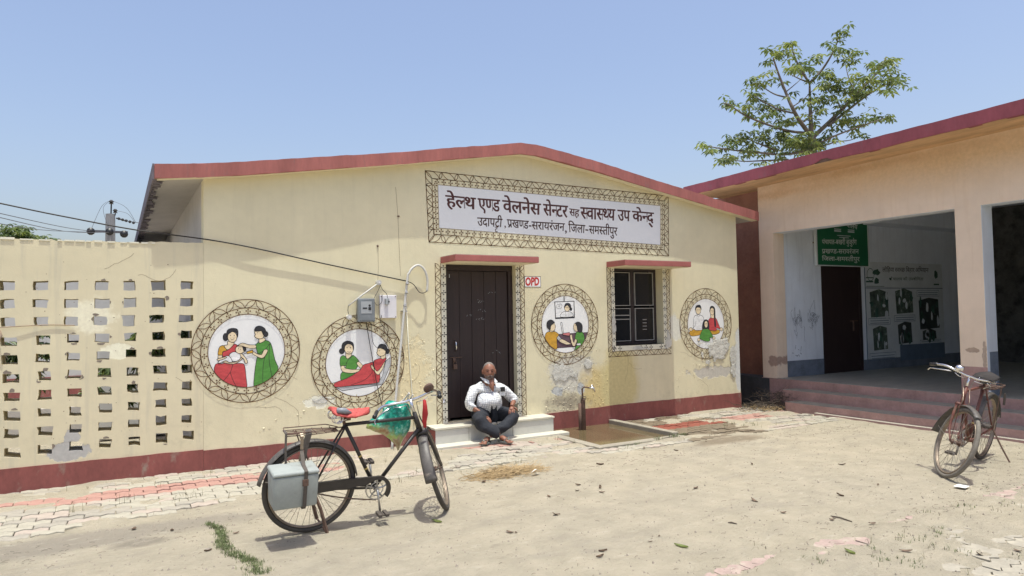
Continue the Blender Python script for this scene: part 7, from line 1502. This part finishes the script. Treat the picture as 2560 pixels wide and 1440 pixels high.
# ---------------- shiny sack hanging from the handlebar, behind the frame tubes
bagc = Vector((.68, .12, .66))
ol = [(.635, .925), (.70, .905), (.775, .89), (.81, .87), (.825, .80), (.83, .73), (.815, .66), (.775, .60), (.745, .535), (.725, .50), (.70, .55), (.655, .60), (.60, .645), (.54, .675), (.48, .705), (.455, .715), (.47, .765), (.50, .79), (.56, .80), (.585, .84), (.60, .89)]
ol = [tuple(v) for v in spline(ol, True, 2)]
cx0 = sum(p[0] for p in ol)/len(ol); cz0 = sum(p[1] for p in ol)/len(ol)
vs_ = []; fs = []; rings = 9; n = len(ol)
from mathutils import noise as mnoise
for sd_ in (1, -1):
    for r_ in range(rings+1):
        t = r_/rings
        for (x, z) in ol:
            px_ = cx0+(x-cx0)*t; pz_ = cz0+(z-cz0)*t; d = .055*math.sqrt(max(0, 1-t*t)); nz_ = mnoise.noise(Vector((px_*14, pz_*14, sd_*3)))*.016+mnoise.noise(Vector((px_*34, pz_*30, sd_*7)))*.008
            y = sd_*(d+nz_*(1-t**4)); vs_.append((px_-bagc.x+nz_*.4, y, pz_-bagc.z))
b = (rings+1)*n
for r_ in range(rings):
    for j in range(n):
        a = r_*n+j; c = r_*n+(j+1) % n; fs.append((a, c, c+n, a+n)); fs.append((b+a, b+a+n, b+c+n, b+c))
for j in range(n): fs.append((rings*n+j, rings*n+(j+1) % n, b+rings*n+(j+1) % n, b+rings*n+j))
mb = MB(); mb.add(vs_, fs); sack = thing('sack', 'shiny green printed sack hanging from the handlebar of the black bicycle', 'bag')
sack.matrix_basis = BM @ Matrix.Translation(bagc)
sb = mb.build('sack_body', M['bag'], sack, True)
mb = MB()
for p in ([(.775, .04, .985), (.785, .09, .95), (.79, .12, .90), (.76, .12, .86)], [(.79, .0, .985), (.80, .08, .93), (.815, .10, .86), (.80, .11, .82)], [(.775, .05, .99), (.765, .11, .93), (.72, .12, .89)]):
    mb.tube([(Vector(v)-bagc)[:] for v in spline(p, False, 4)], .006, 5)
mb.build('sack_handles', M['pipe_white'], sack, True)
rcl = thing('red_cloth', 'small red cloth tied on the handlebar of the black bicycle', 'cloth')
mb = MB(); P = [(.845, -.10, .965), (.85, -.105, .91), (.855, -.105, .85), (.853, -.10, .79), (.86, -.10, .74)]; W2 = [.010, .020, .026, .018, .010]
vs_ = []
for i, (p, w) in enumerate(zip(P, W2)):
    for k in range(8): t = 2*PI*k/8; vs_.append((p[0]+w*math.cos(t)+random.gauss(0, .003), p[1]+w*.45*math.sin(t), p[2]+random.gauss(0, .003)))
fs = [(i*8+k, i*8+(k+1) % 8, i*8+8+(k+1) % 8, i*8+8+k) for i in range(4) for k in range(8)]+[tuple(range(8)), tuple(32+k for k in range(8))]
mb.add(in_bike(vs_), fs); mb.build('cloth', M['redcloth'], rcl, True)

# ================================================================== TREES
def frame_pt(px, py, z):
    """photo measurement -> world point at camera distance z (used once to survey the tree)"""
    d = _f+_R*((px-1280)/1730)-_U*((py-720)/1730); return Vector((0, -8.1, 1.6))+d*z
def leaf_cloud(clumps, nleaf, size, name, mats, parent, droop=.4):
    v = []; f = []; mi = []
    for (c, r) in clumps:
        k = int(nleaf*(r/.3)**2)
        for _ in range(k):
            # leaves in whorls of five to seven round a twig tip
            tip = Vector(c)+Vector((random.gauss(0, r*.55), random.gauss(0, r*.55), random.gauss(0, r*.38))); w = random.randint(5, 7); a0 = random.random()*6; L = size*random.uniform(.7, 1.2); m_ = 0 if random.random() < .55 else 1
            if random.random() < .15: m_ = 2
            for q_ in range(w):
                a = a0+q_*2*PI/w; d = Vector((math.cos(a), math.sin(a), -droop+random.gauss(0, .25))).normalized(); s_ = d.cross(Vector((0, 0, 1))).normalized()*L*.19; p0 = tip+d*L*.15; p1 = tip+d*L*.6+Vector((0, 0, .01)); p2 = tip+d*L-Vector((0, 0, L*.18))
                b = len(v); v += [p0[:], (p1+s_)[:], p2[:], (p1-s_)[:]]; f.append((b, b+1, b+2, b+3)); mi.append(m_)
    mb = MB(); mb.v = v; mb.f = f; mb.m = mi
    return mb.build(name, mats, parent, fix=False)
def limb(mb, pts, r0, r1): 
    q = [tuple(v) for v in spline(pts, False, 4)]; n = len(q); mb.tube(q, [r0+(r1-r0)*i/(n-1) for i in range(n)], 7)
tree = thing('silk_cotton_tree', 'open-crowned green tree rising behind the dark rose roof', 'tree')
ZT = 21.0
sc_ = lambda x, y: (1740+x/3.891, 60+y/3.891)
def P3(x, y, dz=0): a, b = sc_(x, y); return frame_pt(a, b, ZT+dz)
fork = P3(1125, 1090)
mb = MB(); base = Vector((fork.x, fork.y, -.1)); limb(mb, [base, Vector((fork.x+.05, fork.y, 3)), Vector((fork.x-.02, fork.y, 5)), fork], .24, .12)
main = [([(1125, 1090), (1110, 800), (1105, 570)], 0, .5, .075), ([(1115, 1085), (1000, 930), (930, 800), (870, 660), (800, 480), (750, 330)], -.6, .2, .07), ([(1150, 1090), (1290, 960), (1480, 770), (1640, 600), (1790, 440), (1850, 320)], .5, .4, .07),
        ([(1105, 575), (1230, 440), (1340, 260), (1390, 120)], .3, .5, .045), ([(1105, 575), (1010, 430), (950, 290), (920, 180)], -.3, .4, .04), ([(1100, 570), (1000, 530), (900, 480)], .3, .6, .03),
        ([(1060, 1060), (900, 1040), (700, 980), (480, 890), (330, 790), (270, 770)], -1.0, .4, .045), ([(940, 865), (800, 830), (640, 745), (560, 690)], -1.0, .3, .03), ([(870, 712), (760, 680), (640, 610), (530, 560)], .8, .3, .028),
        ([(1290, 990), (1500, 820), (1700, 670), (1870, 580), (1990, 540)], 1.0, .5, .045), ([(1150, 1190), (1300, 1110), (1500, 1030), (1700, 960), (1880, 900)], -.8, .5, .035), ([(1100, 1230), (850, 1270), (600, 1250), (300, 1220), (120, 1190)], -.8, .4, .045),
        ([(900, 1320), (650, 1330), (440, 1335), (260, 1300)], .6, .4, .03), ([(800, 1240), (600, 1160), (460, 1110), (300, 1150)], .8, .3, .03), ([(1550, 665), (1490, 540), (1450, 380)], .4, .3, .025), ([(870, 665), (960, 590), (1040, 520)], .3, .2, .02),
        ([(940, 805), (1060, 720), (1170, 610)], .5, .3, .02), ([(1030, 960), (1100, 910), (1200, 780)], -.5, .3, .02), ([(1420, 830), (1350, 720), (1300, 600)], .5, .3, .02), ([(1850, 470), (1960, 380)], .3, .3, .02), ([(1150, 1220), (1350, 1150), (1500, 1130), (1620, 1080)], .6, .4, .025)]
clumps = []
for pts, d0, d1, r in main:
    n = len(pts); q = [P3(x, y, d0*(i/(n-1))**.8+random.gauss(0, .12)*(i > 0)) for i, (x, y) in enumerate(pts)]; limb(mb, q, r, r*.3)
trunk = mb.build('trunk', M['bark'], tree, True)
cl = [(930, 190, .5), (870, 220, .3), (1000, 255, .35), (740, 270, .5), (830, 300, .6), (700, 380, .35), (700, 500, .45), (760, 540, .3), (900, 400, .55), (940, 450, .5), (1060, 400, .5), (1090, 460, .5), (1170, 330, .45), (1230, 330, .3),
      (1400, 90, .55), (1290, 190, .4), (1340, 240, .35), (1430, 270, .5), (1500, 300, .5), (1480, 370, .4), (1280, 480, .5), (1250, 530, .7), (1200, 590, .4), (1300, 590, .5), (1360, 600, .35), (560, 560, .55), (640, 580, .4), (500, 690, .4), (580, 700, .5), (630, 720, .4),
      (300, 770, .5), (380, 790, .4), (480, 800, .45), (520, 860, .5), (700, 820, .7), (760, 840, .55), (660, 870, .4), (620, 930, .35), (920, 690, .3), (870, 560, .25), (1000, 820, .4), (1060, 680, .3), (1180, 850, .55), (1120, 880, .4), (1230, 700, .6), (1170, 730, .35),
      (1400, 670, .5), (1390, 780, .5), (1480, 680, .35), (1560, 600, .5), (1620, 560, .5), (1700, 400, .45), (1780, 380, .45), (1880, 330, .5), (1960, 350, .35), (1930, 420, .3), (1800, 520, .8), (1880, 540, .8), (1960, 540, .5), (1850, 650, .35), (1550, 460, .35), (1530, 530, .3), (1470, 560, .3),
      (1600, 680, .6), (1650, 640, .5), (1560, 740, .5), (1420, 930, .6), (1480, 920, .5), (1330, 1000, .5), (1630, 900, .45), (1720, 900, .5), (1800, 910, .5), (1880, 920, .4), (1560, 1010, .5), (1620, 1080, .35), (1490, 1120, .3), (1280, 1080, .5), (1350, 1140, .3),
      (860, 940, .5), (940, 960, .5), (1130, 970, .4), (800, 950, .35), (100, 1200, .55), (130, 1220, .35), (250, 1200, .4), (330, 1150, .5), (420, 1120, .6), (470, 1100, .4), (280, 1300, .6), (360, 1290, .5), (480, 1220, .55), (560, 1210, .55), (640, 1090, .45), (600, 1040, .35), (700, 1130, .5), (720, 1210, .6), (820, 1080, .6), (900, 1130, .6), (980, 1100, .6), (1060, 1130, .7), (1100, 1180, .6), (1180, 1140, .5), (1010, 1200, .5), (1150, 1210, .6), (1080, 1240, .6), (1200, 1190, .5), (1120, 1150, .6), (950, 1180, .6), (850, 1250, .6), (640, 1340, .35), (770, 1010, .4)]
for x, y, r in cl:
    for _ in range(2): clumps.append((P3(x+random.gauss(0, 14), y+random.gauss(0, 12), random.gauss(0, .7)), r*.42))
leaf_cloud(clumps, 9, .21, 'crown', [M['leaf'], M['leaf2'], M['leaf_dark']], tree)
def bushy(name, label, cat, c, rx, rz, n, size, group=None, mats=('leaf', 'leaf_dark', 'leaf2'), h0=0.0):
    t = thing(name, label, cat, (0, 0, 0), group); c = Vector(c)
    mb = MB(); limb(mb, [Vector((c.x, c.y, h0-.1)), Vector((c.x+.05, c.y, (h0+c.z)/2)), c], max(.02, rx*.05), rx*.02)
    cls = []
    for _ in range(n):
        a = random.random()*2*PI; u = random.random()**.6; p = c+Vector((math.cos(a)*u*rx, math.sin(a)*u*rx*.7, random.uniform(-.8, 1)*rz*(1-.5*u))); cls.append((p, rx*.16)); mb.tube([(c-Vector((0, 0, rz*.5)))[:], ((c+p)/2)[:], p[:]], [rx*.02, rx*.012, rx*.006], 4)
    mb.build('trunk', M['bark'], t, True)
    leaf_cloud(cls, 60*(.3/(rx*.16))**2*.35, size, 'crown', [M[k] for k in mats], t); return t
a = frame_pt(30, 575, 32); bushy('tree', 'feathery green treetop above the boundary wall at the far left', 'tree', (a.x, a.y, a.z-.9), 2.4, 1.1, 46, .28)
yg = 'green plants growing behind the pierced wall'
for i, (x, y, z, r, lab) in enumerate(((.55, 1.9, 1.3, .42, 'leafy green plant behind the rightmost column of holes'), (.1, 2.3, .9, .4, 'green bush behind the middle of the pierced wall'), (-1.0, 2.4, 1.1, .4, 'green bush behind the left holes of the pierced wall'))):
    bushy('shrub', lab, 'shrub', (x, y, z), r, .5, 14, .12, yg, h0=-.1)

# ================================================================== SMALL THINGS ON THE GROUND
def blades(mb, x, y, n, h, spread, lean=.5, w=.004):
    z0 = gz(x, y)
    for _ in range(n):
        a = random.random()*6.28; bx_, by_ = x+random.gauss(0, spread), y+random.gauss(0, spread); L = h*random.uniform(.5, 1.2); d = Vector((math.cos(a), math.sin(a), 0)); l = lean*random.random()
        s_ = Vector((-d.y, d.x, 0))*w; b = Vector((bx_, by_, z0-.004)); m_ = b+d*L*l*.4+Vector((0, 0, L*.6)); t = b+d*L*l+Vector((0, 0, L*(1-.35*l)))
        mb.add([(b-s_)[:], (b+s_)[:], (m_+s_*.7)[:], (m_-s_*.7)[:], t[:]], [(0, 1, 2, 3), (3, 2, 4)])
mb = MB()
for i in range(420):
    t = random.random(); yy = -2.12-1.36*t; xx = .63+.15*t+.035*math.sin(t*9)+random.gauss(0, .012+.022*t); blades(mb, xx, yy, random.randint(3, 6), .032, .012, 1.3, .0022)
tag(mb.build('grass_strip', M['grass']), 'strip of short green grass along the crack in the sandy yard', 'grass', kind='stuff')
mb = MB()
for (x, y, n, s_) in ((6.1, -1.47, 60, .05), (5.85, -1.47, 50, .05), (6.3, -1.42, 60, .05), (5.5, -1.52, 40, .06), (6.55, -.08, 70, .06), (6.42, -.06, 60, .05), (6.9, -.05, 40, .06), (7.6, -.05, 30, .06), (5.3, -1.55, 25, .05), (7.35, -1.1, 40, .12), (7.7, -1.3, 30, .12)):
    for _ in range(n//5): blades(mb, x+random.gauss(0, s_), y+random.gauss(0, s_*.5), 5, .055, .012, 1.0, .0022)
for _ in range(46):
    x = random.uniform(3.2, 8.2); y = random.uniform(-6.3, -5.0)
    if x < 4.6 and y > -5.15: continue
    for k in range(random.randint(2, 7)): blades(mb, x+random.gauss(0, .05), y+random.gauss(0, .04), 4, .035, .012, 1.5, .002)
tag(mb.build('grass_tufts', M['grass']), 'green tufts round the tap basin and in the front paving', 'grass', kind='stuff')
mb = MB()
for _ in range(260):
    x = random.uniform(-1.2, 9.0); y = random.uniform(-1.75, -.15)
    if not paver_ok(x, y) or (3.3 < x < 5.2 and y > -.55): continue
    if x < 2 and random.random() < .5: continue
    blades(mb, x, y, random.randint(1, 4), random.uniform(.05, .10), .012, .8, .0016)
for (x, y) in ((.55, -1.1), (.6, -1.2), (.1, -1.0), (-.3, -1.2), (1.9, -1.4), (2.6, -1.5), (1.6, -1.0), (.4, -.6)):
    blades(mb, x, y, 7, .12, .03, .8, .0018)
for _ in range(50): blades(mb, random.uniform(3.0, 8.4), random.uniform(-6.3, -4.7), random.randint(2, 5), .05, .02, 1.6, .0018)
tag(mb.build('dry_weeds', M['drygrass']), 'thin dry weeds sprouting between the pavers', 'weeds', kind='stuff')
# straw
mb = MB()
for _ in range(2000):
    t = random.gauss(0, .5); x = 3.42+t*.40; y = -1.93-.12*t*0+random.gauss(0, .075); 
    if abs(t) > 1.2: continue
    a = random.gauss(0, .7)+(0 if random.random() < .6 else random.random()*6); L = random.uniform(.03, .12); z = gz(x, y)+random.uniform(0, .06)*(1-abs(t)/1.3); d = Vector((math.cos(a), math.sin(a), random.gauss(0, .18)))*L
    mb.tube([(x, y, z), (x+d.x, y+d.y, max(z+d.z, gz(x, y)+.002))], .0016, 3, cap=False)
tag(mb.build('straw_heap', M['straw']), 'loose golden straw scattered in front of the doorstep', 'straw', kind='stuff')
# brush heap in the passage corner
mb = MB()
for _ in range(520):
    if random.random() < .55: x = random.gauss(9.55, .16); y = random.gauss(-.28, .20); zt = .22
    else: x = random.gauss(9.15, .25); y = random.gauss(-.25, .16); zt = .07
    z = random.uniform(0, zt); a = random.random()*6.28; L = random.uniform(.05, .22); d = Vector((math.cos(a), math.sin(a), random.gauss(0, .35)))*L
    mb.tube([(x, y, z), (x+d.x*.5, y+d.y*.5, max(.005, z+d.z*.6+.01)), (x+d.x, y+d.y, max(.005, z+d.z))], [.004, .003, .0015], 3, cap=False)
tag(mb.build('brush_heap', M['twig']), 'heap of dry twigs and cuttings in the corner by the verandah steps', 'brush heap', kind='stuff')
mb = MB()
for _ in range(380):
    x = random.gauss(9.15, .3); y = random.gauss(-.38, .16); r = random.uniform(.012, .03); a = random.random()*6; z = random.uniform(.005, .05)
    if x > 9.7: continue
    mb.add([(x-r*math.cos(a), y-r*math.sin(a), z), (x+r*.4*math.sin(a), y-r*.4*math.cos(a), z+.008), (x+r*math.cos(a), y+r*math.sin(a), z), (x-r*.4*math.sin(a), y+r*.4*math.cos(a), z+.006)], [(0, 1, 2, 3)])
tag(mb.build('leaf_litter', M['straw']), 'pale dry leaf litter against the wall corner', 'leaf litter', kind='stuff')
# grit and crumbs over the yard
mb = MB()
for _ in range(6500):
    x = random.uniform(-1.2, 9.0); y = random.uniform(-6.4, -1.5); r = abs(random.gauss(0, .0035))+.002; z = gz(x, y); mb.add([(x-r, y-r, z), (x+r, y-r*.6, z), (x+r*.3, y+r, z), (x, y, z+r*1.1)], [(0, 1, 3), (1, 2, 3), (2, 0, 3)])
tag(mb.build('grit', M['stone']), 'small grit and crumbs scattered over the sandy yard', 'grit', kind='stuff')
mb = MB()
for _ in range(900):
    x = random.uniform(-1.0, 8.8); y = random.choice((random.uniform(-6.3, -1.6), random.gauss(-2.2, .12), random.gauss(-4.9, .25))); a = random.gauss(0, .5); L = random.uniform(.01, .055); z = gz(x, y)+.003
    mb.tube([(x, y, z), (x+L*.5*math.cos(a), y+L*.5*math.sin(a)+.004, z+.002), (x+L*math.cos(a), y+L*math.sin(a), z)], .0013, 3, cap=False)
tag(mb.build('twig_litter', M['twig']), 'fine broken twigs and stems lying over the sandy yard', 'twig litter', kind='stuff')
# fallen leaves, each a curled blade
lm = []
for v_ in range(4):
    mb = MB(); n = 7; vs_ = []; fs = []; L = .05; c1 = random.uniform(.2, .9); c2 = random.uniform(.2, .8)
    for i in range(n+1):
        t = i/n; w = .020*math.sin(PI*min(1, t*1.05+.02))**.8*(1 if v_ % 2 else 1.4); z = .012*c1*(1-math.cos((t-.5)*3.2))
        for u in (-1, -.5, 0, .5, 1): vs_.append(((t-.5)*L*2, u*w*(.75+.25*random.random()), z+.018*c2*u*u+.001))
    for i in range(n):
        for k in range(4): a = i*5+k; fs.append((a, a+1, a+6, a+5))
    mb.add(vs_, fs); o = mb.build('fallen_leaf', M['dryleaf'], fix=False, smooth=True); lm.append(o.data); bpy.data.objects.remove(o)
def gp(px, py):
    d = _f+_R*((px-1280)/1730)-_U*((py-720)/1730); t = -1.6/d.z; return (d.x*t, -8.1+d.y*t)
LEAVES = [(4.79, -2.31, 1.3), (4.2, -2.7, 1.1)]
for (px, py, s_) in ((1445, 1212, .8), (1443, 1226, .8), (1500, 1218, 1.1), (1505, 1230, .8), (1372, 1240, .8), (1390, 1287, 1.3), (1275, 1333, .9), (1290, 1333, .5), (1740, 1224, 1.0), (1885, 1253, 1.2), (1958, 1285, .9), (2105, 1162, 1.1), (2195, 1211, .8), (2100, 1240, 1.0), (2080, 1303, .7), (2085, 1298, .6), (2180, 1312, 1.0), (1508, 1378, .9), (1500, 1390, .9), (1625, 1352, .6), (1648, 1340, .5), (430, 1325, .9), (520, 1378, .8), (590, 1335, .8), (335, 1322, 1.0), (2265, 1388, 1.2), (1880, 1160, .9), (1500, 1162, 1.2), (1765, 1105, .6), (1610, 1122, 1.1), (1690, 1125, .9), (1210, 1203, 1.2), (1130, 1172, .9), (2545, 1385, .9), (2450, 1392, 1.1)):
    x, y = gp(px, py)
    o = bpy.data.objects.new('fallen_leaf', random.choice(lm)); link(o); o.location = (x, y, gz(x, y)+.003); s_ *= .66; o.scale = (s_, s_, s_*1.2); o.rotation_euler = (random.gauss(0, .15), random.gauss(0, .15), random.random()*6)
    tag(o, 'small dry curled brown leaf lying on the sandy yard', 'leaf', 'dry leaves scattered on the yard')
for (px, py, s_, lab) in ((1703, 1364, 1.1, 'green fallen leaf on the sand near the middle of the bottom edge'), (1093, 1306, 1.1, 'pale green fallen leaf below the front wheel of the black bicycle'), (2125, 1389, 1.0, 'pale green leaf on the front paving at the bottom right'), (806, 1222, .9, 'green leaf seen through the spokes of the black bicycle')):
    x, y = gp(px, py); mb = MB(); m0 = lm[1].copy(); m0.materials.clear(); m0.materials.append(M['leaf2']); o = bpy.data.objects.new('green_leaf', m0); link(o); o.location = (x, y, gz(x, y)+.003); o.scale = (s_, s_, .6); o.rotation_euler = (0, 0, random.random()*6); tag(o, lab, 'leaf')
for (a, b, lab) in (((2077, 1292), (2130, 1306), 'dark curved stick lying on the sand below the red bicycle'), ((1820, 1310), (1842, 1313), 'short dark stick on the sand in the right foreground')):
    p = gp(*a); q = gp(*b); mid = ((p[0]+q[0])/2, (p[1]+q[1])/2+.01); mb = MB(); mb.tube([(p[0], p[1], gz(*p)+.004), (mid[0], mid[1], gz(*mid)+.010), (q[0], q[1], gz(*q)+.004)], [.003, .006, .004], 6); tag(mb.build('stick', M['twig'], None, True), lab, 'stick')
def rock(px, py, r, lab, m='stone', nm='stone'):
    x, y = gp(px, py); bm = bmesh.new(); bmesh.ops.create_icosphere(bm, subdivisions=2, radius=r)
    for v in bm.verts: v.co *= random.uniform(.75, 1.15); v.co.z *= .6
    me = bpy.data.meshes.new(nm); bm.to_mesh(me); bm.free(); me.materials.append(M[m]); o = link(bpy.data.objects.new(nm, me)); o.location = (x, y, gz(x, y)+r*.3); tag(o, lab, 'stone')
rock(1144, 1170, .035, 'small broken stone beside the left end of the straw')
rock(1183, 1165, .018, 'dark pebble behind the left end of the straw')
rock(520, 1376, .02, 'small stone left of the grass strip')
x, y = gp(2406, 1221); mb = MB(); mb.add([(x-.05, y-.05, .02), (x+.06, y-.03, .018), (x+.05, y+.06, .021), (x-.06, y+.045, .019), (x-.05, y-.05, .0185), (x+.06, y-.03, .0165), (x+.05, y+.06, .0195), (x-.06, y+.045, .0175)], [(0, 1, 2, 3), (7, 6, 5, 4), (0, 4, 5, 1), (1, 5, 6, 2), (2, 6, 7, 3), (3, 7, 4, 0)]); tag(mb.build('paper_scrap', M['paper']), 'square of white paper on the sand below the red bicycle', 'paper')
x, y = gp(1337, 1186); mb = MB(); mb.add([(x-.06, y-.02, .025), (x+.0, y-.04, .06), (x+.07, y-.01, .02), (x+.02, y+.03, .045)], [(0, 1, 3), (1, 2, 3)]); tag(mb.build('paper_scrap', M['paper']), 'crumpled white scrap at the right end of the straw', 'paper')
mb = MB(); 
o = MB(); p0 = [(-1.02, -.03, 1.555), (-.6, -.012, 1.575), (-.35, -.012, 1.565)]; o.tube([tuple(v) for v in spline(p0, False, 4)], .0045, 5); o.tube([(-.95, -.03, 1.55), (-.93, -.05, 1.48), (-.95, -.04, 1.42)], [.005, .009, .004], 5); tag(o.build('wooden_twig', M['dryleaf2'], None, True), 'pale twig stuck in a hole at the left end of the pierced wall', 'twig')
for (px, py) in ((2130, 0),): pass
